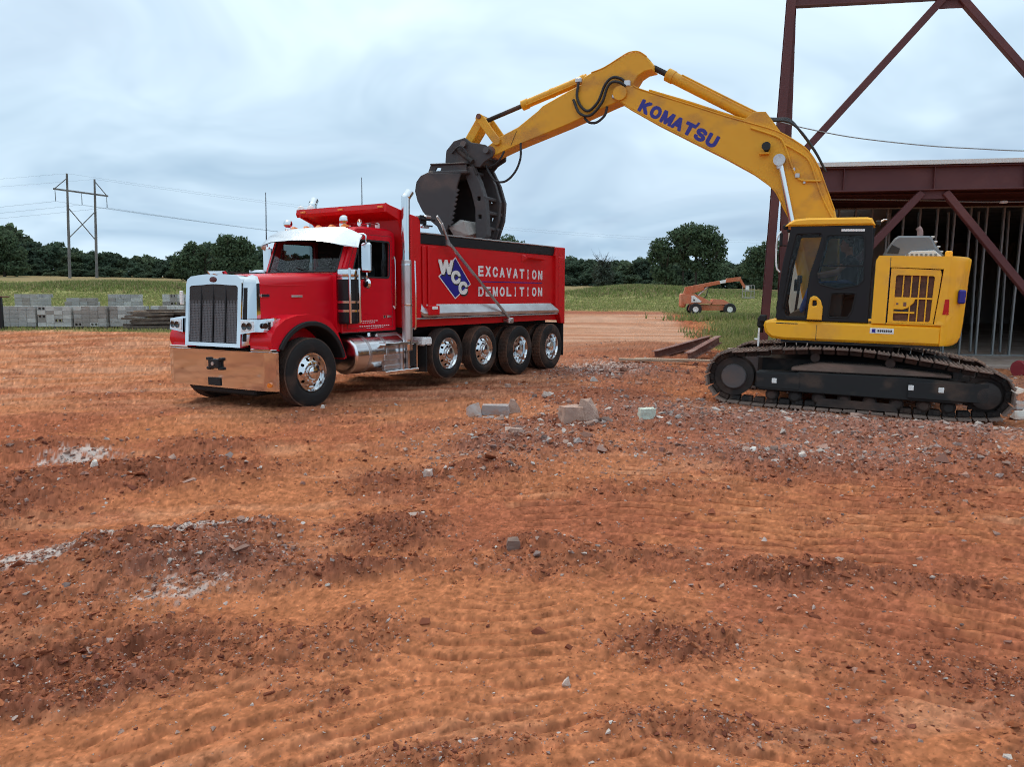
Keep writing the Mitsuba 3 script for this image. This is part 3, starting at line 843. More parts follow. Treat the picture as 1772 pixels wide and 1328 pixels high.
shell_o = [(0.585, 0.93), (1.855, 0.93), (1.855, 1.86), (1.83, 1.93), (1.75, 1.975), (1.5, 2.0), (1.22, 2.008), (0.94, 2.0), (0.69, 1.975), (0.61, 1.93), (0.585, 1.86)]
shell_i = [(0.66, 0.985), (1.78, 0.985), (1.78, 1.80), (1.74, 1.835), (1.5, 1.845), (1.22, 1.86), (0.94, 1.845), (0.70, 1.835), (0.66, 1.80)]
SH = tr_lean("radiator_shell", slab(shell_o, -0.875, -0.72, 0.028, holes=[shell_i], axes=(1, 2, 0)), "chrome", 30)
for f in (lambda m: m, mirror_l):
    part(SH, "cheek", f(hull([[-0.845, 0.585, 0.95], [-0.80, 0.60, 0.95], [-0.775, 0.585, 1.88], [-0.725, 0.6, 1.95], [-0.66, 0.462, 0.98], [-0.585, 0.462, 0.98], [-0.645, 0.462, 1.86], [-0.585, 0.462, 1.87], [-0.585, 0.50, 1.965], [-0.63, 0.5, 1.955], [-0.585, 0.62, 1.995]])), "chrome", TRUCK, 20)
    part(SH, "side_vent", leaned(f(hull([[-0.846, 0.575, 1.02], [-0.800, 0.538, 1.02], [-0.846, 0.575, 1.80], [-0.802, 0.538, 1.80], [-0.80, 0.58, 1.02], [-0.80, 0.58, 1.8]]))), "black_satin", TRUCK)
tp("radiator_core", bx(-0.80, -0.74, 0.62, 1.82, 0.95, 1.9), "dark_gap")
for k in range(4):
    l0 = 0.665 + k * 0.28
    G = tr_lean("grille_panel", bx(-0.836, -0.825, l0 + 0.012, l0 + 0.258, 0.99, 1.83), "grille_mesh", False)
    part(G, "slats", leaned(cat(*[bx(-0.846, -0.835, l0 + 0.014, l0 + 0.256, z, z + 0.012) for z in np.arange(1.0, 1.815, 0.024)], *[bx(-0.85, -0.84, l, l + 0.008, 0.995, 1.825) for l in np.arange(l0 + 0.016, l0 + 0.255, 0.034)])), "grille_mesh", TRUCK, False, kind="stuff")
for k in range(5):
    l0 = 0.665 + k * 0.28 - 0.01
    tr_lean("grille_bar", bx(-0.868, -0.83, l0, l0 + 0.02, 0.985, 1.85 - 0.02 * abs(k - 2), 0.004), "black_paint" if 0 < k < 4 else "chrome")
em = lathe([(0.001, -0.898), (0.06, -0.896), (0.075, -0.888), (0.078, -0.872)], 24, axis=0)
em.vertices[:, 1] = em.vertices[:, 1] * 0.95 + 1.22
em.vertices[:, 2] = em.vertices[:, 2] * 0.55 + 1.925
tr_lean("shell_badge", em, "maroon_steel")
tp("hood_ornament", hull([[-0.86, 1.2, 2.0], [-0.86, 1.24, 2.0], [-0.55, 1.2, 2.01], [-0.55, 1.24, 2.01], [-0.90, 1.21, 2.045], [-0.90, 1.23, 2.045], [-0.62, 1.17, 2.055], [-0.62, 1.27, 2.055]]), "chrome", 20)
tp("intake_marker", bx(-0.80, -0.76, 1.99, 2.05, 1.55, 1.76, 0.01), "white_paint")

# bonnet: a loft between the shell and the cowl
def sect(s, l0, l1, z0, z1, r, crown):
    out = []
    for k in range(9):
        a = math.pi / 2 * k / 8
        out.append([s, l0 + r - r * math.cos(a), z1 - r + r * math.sin(a)])
    out = out + [[s, (l0 + l1) / 2, z1 + crown]]
    out = out + [[p[0], l0 + l1 - p[1], p[2]] for p in out[:9]]
    return out + [[s, l0, z0], [s, l1, z0]]


tp("bonnet", hull(sect(-0.60, 0.472, 1.968, 0.99, 1.97, 0.13, 0.03) + sect(0.3, 0.445, 1.995, 1.0, 2.01, 0.11, 0.03) + sect(0.86, 0.42, 2.02, 1.0, 2.035, 0.10, 0.03)), "red_paint", 28)
tp("bonnet_seam", cat(bx(0.865, 0.882, 0.43, 2.01, 1.05, 2.03), bx(-0.58, 0.86, 1.215, 1.225, 2.03, 2.045)), "dark_gap")
tp("bonnet_trim", cat(bx(-0.57, 0.80, 0.438, 0.452, 1.838, 1.85, 0.003), bx(-0.57, 0.80, 1.99, 2.003, 1.838, 1.85, 0.003)), "red_paint")
tp("bonnet_badge", bx(-0.58, -0.42, 0.44, 0.462, 1.66, 1.71, 0.006), "chrome")
tp("bonnet_nameplate", bx(0.0, 0.22, 0.428, 0.452, 1.655, 1.69, 0.006), "brushed_steel")


# front wings with black lips, one mirrored
fo = [(-0.73, 0.90), (-0.765, 1.0), (-0.75, 1.10), (-0.66, 1.23), (-0.48, 1.34), (-0.25, 1.395), (0.0, 1.405), (0.24, 1.37), (0.44, 1.27), (0.58, 1.11), (0.70, 0.86), (0.76, 0.70), (0.70, 0.68)]
fi = [(0.70 * math.cos(t), 0.53 + 0.74 * math.sin(t)) for t in np.linspace(math.radians(18), math.radians(151), 22)]
wing = slab(fo + fi, 0.055, 0.52, 0.035, axes=(0, 2, 1))
lipo = [(0.735 * math.cos(t), 0.53 + 0.775 * math.sin(t)) for t in np.linspace(math.radians(14), math.radians(150), 26)]
lipi = [(0.665 * math.cos(t), 0.53 + 0.70 * math.sin(t)) for t in np.linspace(math.radians(150), math.radians(14), 26)]
wlip = slab(lipo + lipi, 0.015, 0.30, 0.012, axes=(0, 2, 1))
well = slab(lipi[::-1] + [(0.70 * math.cos(t), 0.53 + 0.735 * math.sin(t)) for t in np.linspace(math.radians(14), math.radians(150), 26)][::-1], 0.3, 0.80, 0, axes=(0, 2, 1))
trim = bx(-0.775, -0.66, 0.05, 0.50, 0.878, 0.915, 0.01)
apron = hull([[-0.76, 0.10, 0.915], [-0.76, 0.5, 0.915], [-0.70, 0.36, 1.16], [-0.70, 0.5, 1.16], [-0.5, 0.08, 0.915], [-0.5, 0.5, 1.16], [-0.5, 0.3, 1.16]])
for f in (lambda m: m, mirror_l):
    tp("wing", f(wing), "red_paint", 30)
    tp("wing_apron", f(apron), "red_paint", 30)
    tp("wing_lip", f(wlip), "black_satin", 30)
    tp("wheel_arch", f(well), "black_satin", 30)
    tp("wing_trim", f(trim), "chrome", 30)
    # headlamp pods on the wings
    pod = hull([[-0.885, 0.24, 1.17], [-0.885, 0.56, 1.13], [-0.875, 0.25, 1.335], [-0.875, 0.56, 1.345], [-0.62, 0.175, 1.15], [-0.60, 0.175, 1.36], [-0.30, 0.20, 1.21], [-0.26, 0.22, 1.34], [-0.3, 0.5, 1.21], [-0.26, 0.5, 1.34], [-0.6, 0.5, 1.1]])
    HL = tp("headlamp", f(pod), "chrome", 20)
    part(HL, "lens", f(hull([[-0.90, 0.27, 1.19], [-0.90, 0.53, 1.155], [-0.89, 0.28, 1.32], [-0.89, 0.53, 1.325], [-0.64, 0.162, 1.185], [-0.62, 0.163, 1.325], [-0.6, 0.4, 1.2], [-0.6, 0.4, 1.31], [-0.86, 0.4, 1.2]])), "lamp_clear", TRUCK, 20)
    for c in ([-0.905, 0.45, 1.245], [-0.905, 0.34, 1.25]):
        part(HL, "reflector", f(lathe([(0.052, 0.0), (0.05, -0.006), (0.03, 0.0), (0.012, 0.004), (0.001, 0.0)], 20, axis=0, origin=c)), "tinted_glass", TRUCK)
    part(HL, "reflector", f(cat(cyl([-0.76, 0.16, 1.255], [-0.75, 0.19, 1.255], 0.04), bx(-0.70, -0.665, 0.154, 0.18, 1.2, 1.31, 0.005))), "tinted_glass", TRUCK)
    part(HL, "turn_signal", f(hull([[-0.58, 0.166, 1.215], [-0.56, 0.166, 1.305], [-0.36, 0.185, 1.235], [-0.34, 0.19, 1.3], [-0.4, 0.25, 1.27]])), "lamp_amber", TRUCK, 20)

# cab
side = [(0.93, 1.08), (2.26, 1.08), (2.27, 2.66), (2.24, 2.76), (2.16, 2.80), (1.34, 2.80), (1.26, 2.76), (0.99, 2.10), (0.93, 2.02)]
win = rounded([(1.17, 1.99), (2.10, 1.99), (2.12, 2.60), (1.38, 2.60)], 0.05)
CB = numbered(TK + "__cab")
for near in (0, 1):
    f = mirror_l if near else (lambda m: m)
    D = part(CB, "side_panel", f(slab(side, 0.30, 0.345, 0.012, holes=[win], axes=(0, 2, 1))), "red_paint", TRUCK)
    wq = np.array([[a, 0.327, z] for a, z in win])
    part(CB, "side_window", f(trimesh.Trimesh(wq, [[0, i, i + 1] for i in range(1, len(wq) - 1)], process=False)), "window_glass" if not near else "limo_glass", TRUCK, False)
    wr = rounded([(1.155, 1.975), (2.115, 1.975), (2.135, 2.615), (1.37, 2.615)], 0.06)
    part(CB, "window_seal", f(slab(wr, 0.293, 0.304, 0.003, holes=[rounded([(1.185, 2.005), (2.085, 2.005), (2.105, 2.585), (1.395, 2.585)], 0.05)], axes=(0, 2, 1))), "rubber", TRUCK)
    part(CB, "vent_bar", f(bx(1.36, 1.378, 0.318, 0.34, 2.0, 2.6)), "black_satin", TRUCK)
    door = [(1.05, 1.14), (2.17, 1.14), (2.17, 2.70), (1.33, 2.70), (1.05, 2.05)]
    ring = [(1.058, 1.148), (2.162, 1.148), (2.162, 2.692), (1.337, 2.692), (1.058, 2.048)]
    part(CB, "door_gap", f(slab(door, 0.2985, 0.302, 0, holes=[ring], axes=(0, 2, 1))), "dark_gap", TRUCK, False)
    part(CB, "door_handle", f(cat(bx(2.02, 2.14, 0.285, 0.30, 1.30, 1.345, 0.006), bx(1.93, 1.99, 0.288, 0.30, 1.30, 1.345, 0.004))), "chrome", TRUCK)
    part(CB, "grab_rail", f(tube(smooth_path([[2.2, 0.30, 1.5], [2.2, 0.25, 1.52], [2.2, 0.25, 2.3], [2.2, 0.30, 2.32]], 5), 0.014)), "chrome", TRUCK)
roof = [(1.26, 2.73), (1.32, 2.80), (1.45, 2.83), (2.1, 2.825), (2.22, 2.79), (2.265, 2.70), (2.1, 2.68), (1.3, 2.68)]
part(CB, "roof", slab(roof, 0.32, W_T - 0.32, 0.03, axes=(0, 2, 1)), "red_paint", TRUCK)
part(CB, "rear_panel", bx(2.225, 2.262, 0.34, W_T - 0.34, 1.09, 2.72), "red_paint", TRUCK)
part(CB, "floor", bx(0.95, 2.24, 0.33, W_T - 0.33, 1.06, 1.14), "black_satin", TRUCK)
part(CB, "cowl", hull([[0.86, 0.345, 1.09], [0.86, W_T - 0.345, 1.09], [0.86, 0.345, 2.02], [0.86, W_T - 0.345, 2.02], [0.99, 0.345, 1.09], [0.99, W_T - 0.345, 1.09], [0.99, 0.345, 2.08], [0.99, W_T - 0.345, 2.08]]), "red_paint", TRUCK)
for near in (0, 1):
    f = mirror_l if near else (lambda m: m)
    part(CB, "windscreen_pillar", f(hull([[0.955, 0.345, 2.06], [1.0, 0.345, 2.06], [0.94, 0.43, 2.06], [0.99, 0.43, 2.06], [1.25, 0.345, 2.75], [1.31, 0.345, 2.75], [1.22, 0.43, 2.75], [1.28, 0.43, 2.75]])), "red_paint", TRUCK)
ls = np.linspace(0.42, W_T - 0.42, 13)
bow = 0.10 * (1 - ((ls - 1.22) / 0.8) ** 2)
ws_v = np.vstack([np.c_[0.95 - bow, ls, np.full(13, 2.075)], np.c_[1.215 - bow * 0.7, ls, np.full(13, 2.70)]])
ws_f = np.array([[i, i + 1, i + 14, i + 13] for i in range(12)])
part(CB, "windscreen", (ws_v, ws_f), "window_glass", TRUCK, True)
part(CB, "windscreen_seal", tube(np.vstack([ws_v[:13], ws_v[:12:-1], ws_v[:1]]) - [0.006, 0, 0], 0.016, 6), "rubber", TRUCK)
for l in (0.85, 1.45):
    part(CB, "wiper", tube([[0.86, l, 2.06], [0.84, l + 0.25, 2.12], [0.87, l + 0.42, 2.15]], 0.009, 6), "rubber", TRUCK)
part(CB, "dashboard", hull([[0.98, 0.36, 1.5], [0.98, 2.08, 1.5], [0.98, 0.36, 2.04], [0.98, 2.08, 2.04], [1.35, 0.36, 1.55], [1.35, 2.08, 1.55], [1.2, 0.36, 2.04], [1.2, 2.08, 2.04]]), "black_satin", TRUCK)
part(CB, "headlining", bx(1.30, 2.2, 0.35, W_T - 0.35, 2.655, 2.675), "black_satin", TRUCK)
part(CB, "rear_lining", bx(2.19, 2.222, 0.35, W_T - 0.35, 1.1, 2.66), "black_satin", TRUCK)
for l in (0.5, 1.4):
    S = part(CB, "seat", cat(bx(1.45, 1.95, l, l + 0.5, 1.5, 1.66, 0.05), bx(1.86, 2.02, l, l + 0.5, 1.6, 2.2, 0.06)), "seat_cloth", TRUCK)
    part(S.rsplit("__", 1)[0], "headrest", bx(1.9, 2.0, l + 0.12, l + 0.38, 2.24, 2.44, 0.04), "seat_cloth", TRUCK)
ring = [[1.30 + 0.10 * math.sin(t), 0.75 + 0.22 * math.cos(t), 1.98 + 0.2 * math.sin(t)] for t in np.linspace(0, 2 * math.pi, 33)]
part(CB, "steering_wheel", cat(tube(ring, 0.016, 8), cyl([1.3, 0.55, 1.98], [1.3, 0.95, 1.98], 0.02), cyl([1.3, 0.75, 1.98], [1.2, 0.75, 1.7], 0.03)), "black_satin", TRUCK)

# sun visor of polished sheet over the windscreen
vl = np.array([0.12, 0.30, 0.42, 0.75, 1.22, 1.69, 2.02, 2.14, 2.32])
vb = np.array([[1.14, 2.47], [0.90, 2.50], [0.80, 2.53], [0.735, 2.575], [0.715, 2.585], [0.735, 2.575], [0.80, 2.53], [0.90, 2.50], [1.14, 2.47]])
vt = np.array([[1.26, 2.66], [1.22, 2.745], [1.19, 2.79], [1.16, 2.815], [1.15, 2.82], [1.16, 2.815], [1.19, 2.79], [1.22, 2.745], [1.26, 2.66]])
rows = [np.c_[b[:, 0], vl, b[:, 1]] for b in (vb, vb + (vt - vb) * 0.55 + [-0.025, 0.02], vt)]
vv = np.vstack(rows + [r + np.array([0.012, 0, -0.012]) for r in rows[::-1]])
vf = np.array([[r * 9 + i, r * 9 + i + 1, (r + 1) * 9 + i + 1, (r + 1) * 9 + i] for r in range(5) for i in range(8)])
VS = part(CB, "sun_visor", (vv, vf), "bright_aluminium", TRUCK, 30)

for l in (0.62, 0.92, 1.22, 1.52, 1.82):
    part(CB, "roof_marker", hull([[1.30, l - 0.05, 2.81], [1.30, l + 0.05, 2.81], [1.46, l - 0.05, 2.835], [1.46, l + 0.05, 2.835], [1.36, l - 0.03, 2.875], [1.36, l + 0.03, 2.875], [1.42, l, 2.87]]), "lamp_amber", TRUCK, 20)
for l, z in ((0.66, 2.83), (2.0, 2.82)):
    part(CB, "beacon", cat(lathe([(0.05, 0), (0.055, 0.02), (0.04, 0.05)], 20, axis=2, origin=[1.40, l, z]), lathe([(0.035, 0.05), (0.075, 0.085), (0.08, 0.12), (0.065, 0.165), (0.03, 0.185), (0.001, 0.19)], 20, axis=2, origin=[1.40, l, z])), "chrome", TRUCK)
for l in (0.45, 0.86):
    part(CB, "air_horn", cat(lathe([(0.012, 0.45), (0.018, 0.2), (0.035, 0.05), (0.06, 0.0), (0.055, 0.006), (0.001, 0.02)], 16, axis=0, origin=[1.55, l, 2.90]), bx(1.75, 1.80, l - 0.02, l + 0.02, 2.83, 2.90)), "chrome", TRUCK)
part(CB, "rear_beacon", lathe([(0.035, 0.0), (0.045, 0.04), (0.04, 0.09), (0.001, 0.11)], 16, axis=2, origin=[2.05, 0.50, 2.83]), "white_paint", TRUCK)

# door print: too fine to read in the photograph, kept as plain rules
for z, s0, s1, h in ((1.255, 1.36, 1.78, 0.012), (1.225, 1.40, 1.72, 0.010), (1.165, 1.33, 2.05, 0.016), (1.135, 1.5, 1.9, 0.008)):
    xs = np.arange(s0, s1, 0.055)
    part(CB, "door_print", cat(*[bx(x, x + 0.035, 0.2965, 0.2995, z, z + h) for x in xs]), "silver_letter", TRUCK, False, kind="stuff")
part(CB, "door_emblem", lathe([(0.001, 0.291), (0.045, 0.292), (0.05, 0.2985)], 20, axis=1, origin=[1.13, 0, 1.72]), "lamp_amber", TRUCK)

# mirrors, aerials
for near in (0, 1):
    f = mirror_l if near else (lambda m: m)
    MR = tp("mirror", f(bx(1.22, 1.30, -0.05, 0.15, 2.06, 2.54, 0.03)), "chrome", 30)
    part(MR, "glass", f(bx(1.301, 1.306, -0.03, 0.13, 2.09, 2.51)), "chrome", TRUCK)
    part(MR, "arm", f(cat(tube(smooth_path([[1.30, 0.31, 2.66], [1.27, 0.2, 2.69], [1.26, 0.06, 2.66], [1.26, 0.05, 2.54]], 5), 0.014), tube(smooth_path([[1.26, 0.05, 2.06], [1.26, 0.06, 1.98], [1.25, 0.2, 1.95], [1.22, 0.31, 1.96]], 5), 0.014))), "chrome", TRUCK)
    part(MR, "convex_mirror", f(lathe([(0.001, 0.0), (0.06, 0.01), (0.09, 0.04), (0.085, 0.05), (0.001, 0.06)], 20, axis=0, origin=[1.24, 0.07, 1.88])), "chrome", TRUCK)
    if near:
        part(MR, "aerial", f(cyl([1.27, 0.02, 2.55], [1.31, 0.0, 3.50], 0.011, 0.006, 6)), "black_satin", TRUCK)

# air cleaners either side of the cowl
for near in (0, 1):
    f = mirror_l if near else (lambda m: m)
    AC = tp("air_cleaner", f(lathe([(0.001, 1.22), (0.15, 1.23), (0.165, 1.27), (0.165, 2.0)], 32, axis=2, origin=[0.98, 0.20, 0])), "black_paint", 30)
    part(AC, "cap", f(lathe([(0.168, 1.99), (0.172, 2.05), (0.165, 2.10), (0.10, 2.125), (0.001, 2.13)], 32, axis=2, origin=[0.98, 0.20, 0])), "chrome", TRUCK)
    for z in (1.42, 1.56, 1.94):
        part(AC, "band", f(lathe([(0.166, z), (0.171, z + 0.004), (0.171, z + 0.036), (0.166, z + 0.04)], 32, axis=2, origin=[0.98, 0.20, 0])), "chrome", TRUCK)
    for a in (-128, -62):
        c = [0.98 + 0.185 * math.cos(math.radians(a)), 0.20 + 0.185 * math.sin(math.radians(a))]
        part(AC, "guard_rail", f(cyl([c[0], c[1], 1.24], [c[0], c[1], 2.12], 0.02, sides=10)), "chrome", TRUCK)

# exhaust stacks
for near in (0, 1):
    f = mirror_l if near else (lambda m: m)
    path = smooth_path([[2.33, 0.10, 1.0], [2.33, 0.10, 2.0], [2.33, 0.10, 3.25], [2.35, 0.09, 3.38], [2.41, 0.07, 3.47]], 8)
    EX = tp("exhaust_stack", f(tube(path, 0.076, 24, caps=False)), "chrome", 40)
    part(EX, "heat_shield", f(cat(lathe([(0.082, 0.9), (0.094, 0.92), (0.094, 2.28), (0.082, 2.3)], 28, axis=2, origin=[2.33, 0.10, 0]))), "brushed_steel", TRUCK)
    part(EX, "bore", f(tube([path[-2] + [0, 0, -0.02], path[-1] + [0.001, 0, 0.001]], 0.07, 20)), "dark_gap", TRUCK)
    for z in (1.5, 2.2):
        part(EX, "clamp", f(lathe([(0.095, z), (0.10, z + 0.005), (0.10, z + 0.03), (0.095, z + 0.035)], 28, axis=2, origin=[2.33, 0.10, 0])), "chrome", TRUCK)
    part(EX, "elbow", f(cat(cyl([2.33, 0.10, 0.84], [2.33, 0.10, 1.02], 0.085, sides=20), bx(2.26, 2.40, 0.02, 0.18, 0.70, 0.86, 0.03))), "chrome", TRUCK)
    part(EX, "grab_pipe", f(tube(smooth_path([[2.44, 0.04, 1.1], [2.45, 0.01, 1.2], [2.45, 0.01, 2.2], [2.44, 0.06, 2.3]], 6), 0.017)), "chrome", TRUCK)

# fuel tanks with steps
for near in (0, 1):
    f = mirror_l if near else (lambda m: m)
    FT = tp("fuel_tank", f(lathe([(0.001, 1.04), (0.24, 1.045), (0.29, 1.06), (0.318, 1.09), (0.318, 2.55), (0.29, 2.57), (0.001, 2.58)], 40, axis=0, origin=[0, 0.43, 0.70])), "bright_aluminium", 40)
    for s in (1.36, 1.78, 2.3):
        part(FT, "strap", f(lathe([(0.319, s), (0.327, s + 0.005), (0.327, s + 0.06), (0.319, s + 0.065)], 40, axis=0, origin=[0, 0.43, 0.70])), "brushed_steel", TRUCK)
    part(FT, "step_box", f(cat(bx(1.72, 2.42, 0.10, 0.16, 0.42, 0.50, 0.01), bx(1.72, 2.42, 0.10, 0.16, 0.58, 0.68, 0.01), bx(1.74, 2.40, 0.12, 0.18, 0.38, 0.84))), "brushed_steel", TRUCK)
    for z in (0.86, 0.38):
        part(FT, "step", f(bx(1.66, 2.55, 0.02, 0.24, z - 0.02, z + 0.025, 0.008)), "chrome", TRUCK)
    part(FT, "step_post", f(cat(*[bx(s, s + 0.035, 0.04, 0.09, 0.38, 0.86) for s in (2.12, 2.27, 2.5)])), "chrome", TRUCK)
    part(FT, "step_tread", f(bx(2.30, 2.50, 0.07, 0.10, 0.44, 0.82)), "black_satin", TRUCK)
    part(FT, "filler_cap", f(lathe([(0.001, 1.06), (0.05, 1.055), (0.055, 1.0)], 20, axis=2, origin=[1.65, 0.40, 0])), "chrome", TRUCK)
    part(FT, "tool_box", f(bx(1.75, 2.35, 0.3, 0.7, 0.93, 1.04, 0.03)), "brushed_steel", TRUCK)
AT = tp("battery_box", bx(2.72, 3.0, 0.06, 0.45, 0.78, 0.93, 0.03), "white_paint")
tp("mud_flap", bx(2.80, 2.83, 0.06, 0.42, 0.30, 0.80), "tyre_rubber")
tp("mud_flap", mirror_l(bx(2.80, 2.83, 0.06, 0.42, 0.30, 0.80)), "tyre_rubber")
tp("mud_flap", bx(7.90, 7.92, 0.02, 0.66, 0.28, 1.05), "rubber")
tp("mud_flap", mirror_l(bx(7.90, 7.92, 0.02, 0.66, 0.28, 1.05)), "rubber")

# the tipping body
BD = numbered(TK + "__tipping_body")


def bp_(name, mesh, mat="body_red", smooth=30, **k):
    return part(BD, name, mesh, mat, TRUCK, smooth, **k)


for near in (0, 1):
    f = mirror_l if near else (lambda m: m)
    bp_("side_wall", f(slab([(2.55, 1.48), (7.75, 1.48), (7.75, 2.60), (2.55, 2.60)], 0.065, 0.12, 0.008, axes=(0, 2, 1))))
    # front pillar with its ribs
    bp_("front_pillar", f(slab([(2.36, 1.10), (2.62, 1.30), (2.62, 2.98), (2.56, 3.05), (2.36, 3.08)], 0.005, 0.13, 0.015, axes=(0, 2, 1))))
    for s0, s1 in ((2.70, 2.80), (2.86, 3.09)):
        bp_("side_rib", f(bx(s0, s1, 0.022, 0.07, 1.42, 2.565, 0.018)))
    bp_("rear_pillar", f(slab([(7.52, 1.36), (7.70, 1.24), (7.78, 1.05), (7.95, 1.02), (7.95, 2.775), (7.56, 2.775), (7.47, 2.58), (7.52, 2.5)], 0.0, 0.13, 0.015, axes=(0, 2, 1))))
    bp_("pillar_step", f(bx(7.62, 7.82, -0.012, 0.01, 1.40, 2.55, 0.012)))
    # stainless skirt along the foot of the side
    sk = hull([[2.40, 0.055, 1.53], [7.38, 0.055, 1.50], [2.40, 0.09, 1.53], [7.38, 0.09, 1.50], [2.66, -0.02, 1.365], [7.62, -0.02, 1.345], [2.68, 0.0, 1.30], [7.66, 0.0, 1.285], [2.68, 0.08, 1.30], [7.66, 0.08, 1.285]])
    bp_("skirt", f(sk), "brushed_steel", 15)
    bp_("skirt_lip", f(slab([(2.44, 1.285), (7.60, 1.27), (7.60, 1.245), (2.44, 1.26)], -0.005, 0.10, 0.006, axes=(0, 2, 1))), "brushed_steel")
    bp_("skirt_post", f(bx(2.78, 3.10, -0.04, 0.05, 1.33, 1.50, 0.012)))
    bp_("post_lamp", f(bx(2.86, 3.03, -0.05, -0.035, 1.43, 1.485, 0.006)), "sticker_white")
    # dark side board and rail
    bp_("side_board", f(slab([(2.62, 2.595), (7.50, 2.575), (7.54, 2.765), (2.62, 2.775)], 0.05, 0.10, 0.01, axes=(0, 2, 1))), "black_paint")
    bp_("top_rail", f(slab([(2.62, 2.776), (7.54, 2.766), (7.54, 2.79), (2.62, 2.80)], 0.035, 0.125, 0.006, axes=(0, 2, 1))), "brushed_steel")
    bp_("ladder_handle", f(cat(hull([[6.25, 0.065, 2.47], [6.95, 0.065, 2.44], [6.3, -0.04, 2.49], [6.95, -0.04, 2.465], [6.25, 0.065, 2.55], [6.95, 0.065, 2.52], [6.3, -0.04, 2.53], [6.95, -0.04, 2.505]]), hull([[6.1, 0.06, 2.40], [6.1, 0.06, 2.55], [6.28, 0.06, 2.40], [6.28, 0.06, 2.55], [6.25, 0.0, 2.48]]))))
bp_("floor", bx(2.40, 7.9, 0.12, W_T - 0.12, 1.12, 1.26))
bp_("body_sill", bx(2.45, 7.9, 0.5, 1.94, 0.96, 1.12), "black_satin")
bp_("bulkhead", bx(2.38, 2.46, 0.12, W_T - 0.12, 1.15, 3.06, 0.01))
bp_("aerial", cyl([2.44, 1.21, 3.0], [2.44, 1.20, 3.80], 0.011, 0.006, 6), "black_satin")
bp_("tailgate", bx(7.86, 7.94, 0.13, W_T - 0.13, 1.10, 2.72, 0.02))
# cab guard reaching forward over the cab
cg = [(2.46, 3.04), (2.40, 3.10), (1.99, 3.20), (1.92, 3.24), (1.90, 3.155), (1.93, 3.10), (1.98, 3.115), (2.38, 3.0)]
bp_("cab_guard", slab(cg, 0.22, W_T - 0.10, 0.01, axes=(0, 2, 1)))
for near in (0, 1):
    f = mirror_l if near else (lambda m: m)
    bp_("guard_side", f(slab([(1.90, 3.10), (1.92, 3.245), (2.0, 3.22), (2.46, 3.13), (2.46, 2.72), (2.36, 2.72), (2.25, 2.98)], 0.18, 0.225, 0.008, axes=(0, 2, 1))))
for l in (0.3, 1.22, 2.14):
    bp_("guard_lamp", bx(1.885, 1.905, l - 0.06, l + 0.06, 3.165, 3.2, 0.006), "lamp_amber")
for l in (2.05, 2.3):
    bp_("guard_beacon", lathe([(0.06, 0), (0.07, 0.03), (0.05, 0.09), (0.001, 0.11)], 18, axis=2, origin=[2.0, l, 3.21]), "white_paint")
# rolled tarpaulin gear: bow on the bulkhead and the long side arms
for near in (0, 1):
    f = mirror_l if near else (lambda m: m)
    TA = tp("tarp_arm", f(cat(bar([5.46, -0.05, 1.20], [3.37, -0.05, 2.64], 0.035, 0.055, ch=0.006), bar([3.38, -0.05, 2.62], [3.16, -0.05, 2.98], 0.035, 0.055, ch=0.006), hull([[3.30, -0.07, 2.60], [3.30, -0.03, 2.60], [3.46, -0.07, 2.56], [3.46, -0.03, 2.56], [3.3, -0.07, 2.75], [3.3, -0.03, 2.75]]))), "brushed_steel")
    part(TA, "pivot", f(cat(bx(5.40, 5.58, -0.08, -0.01, 1.10, 1.22, 0.02), cyl([5.49, -0.09, 1.16], [5.49, 0.1, 1.16], 0.045))), "brushed_steel", TRUCK)
    part(TA, "tip", f(bar([3.16, -0.05, 2.98], [3.02, -0.05, 3.10], 0.03, 0.05, ch=0.006)), "brushed_steel", TRUCK)
TR = tp("tarp_roller", cyl([2.72, 0.02, 3.02], [2.72, W_T - 0.02, 3.02], 0.07, sides=18), "black_satin")
part(TR, "bracket", cat(bx(2.60, 2.78, -0.01, 0.02, 2.93, 3.09, 0.01), bx(2.60, 2.98, -0.045, -0.015, 3.0, 3.04, 0.008), bx(2.66, 2.92, -0.03, 0.0, 2.90, 2.925)), "black_paint", TRUCK)
part(TR, "motor", bx(2.70, 2.86, -0.06, 0.04, 3.045, 3.09, 0.015), "bright_aluminium", TRUCK)
part(TR, "latch", bx(2.62, 2.80, -0.05, 0.02, 2.865, 2.905, 0.01), "bright_aluminium", TRUCK)
# broken stone already tipped into the body
xs, ys = np.meshgrid(np.linspace(2.5, 7.84, 60), np.linspace(0.14, 2.30, 28), indexing="ij")
ld = 2.05 + 0.45 * blob(xs, ys, 5.2, 1.2, 1.4, 1.0) + 0.16 * (n2(xs, ys, 3.0, 4, 201) - 0.5) + 0.14 * lumps(xs, ys, 5.0, 202)
gi_, gj_ = np.meshgrid(np.arange(59), np.arange(27), indexing="ij")
k_ = gi_ * 28 + gj_
part(None, "rubble_load", (np.stack([xs, ys, ld], -1).reshape(-1, 3), np.stack([k_, k_ + 28, k_ + 29, k_ + 1], -1).reshape(-1, 4)), "slab_concrete", TRUCK, False)
labels["rubble_load"] = {"kind": "stuff", "label": "broken concrete tipped into the bed of the red dump truck"}

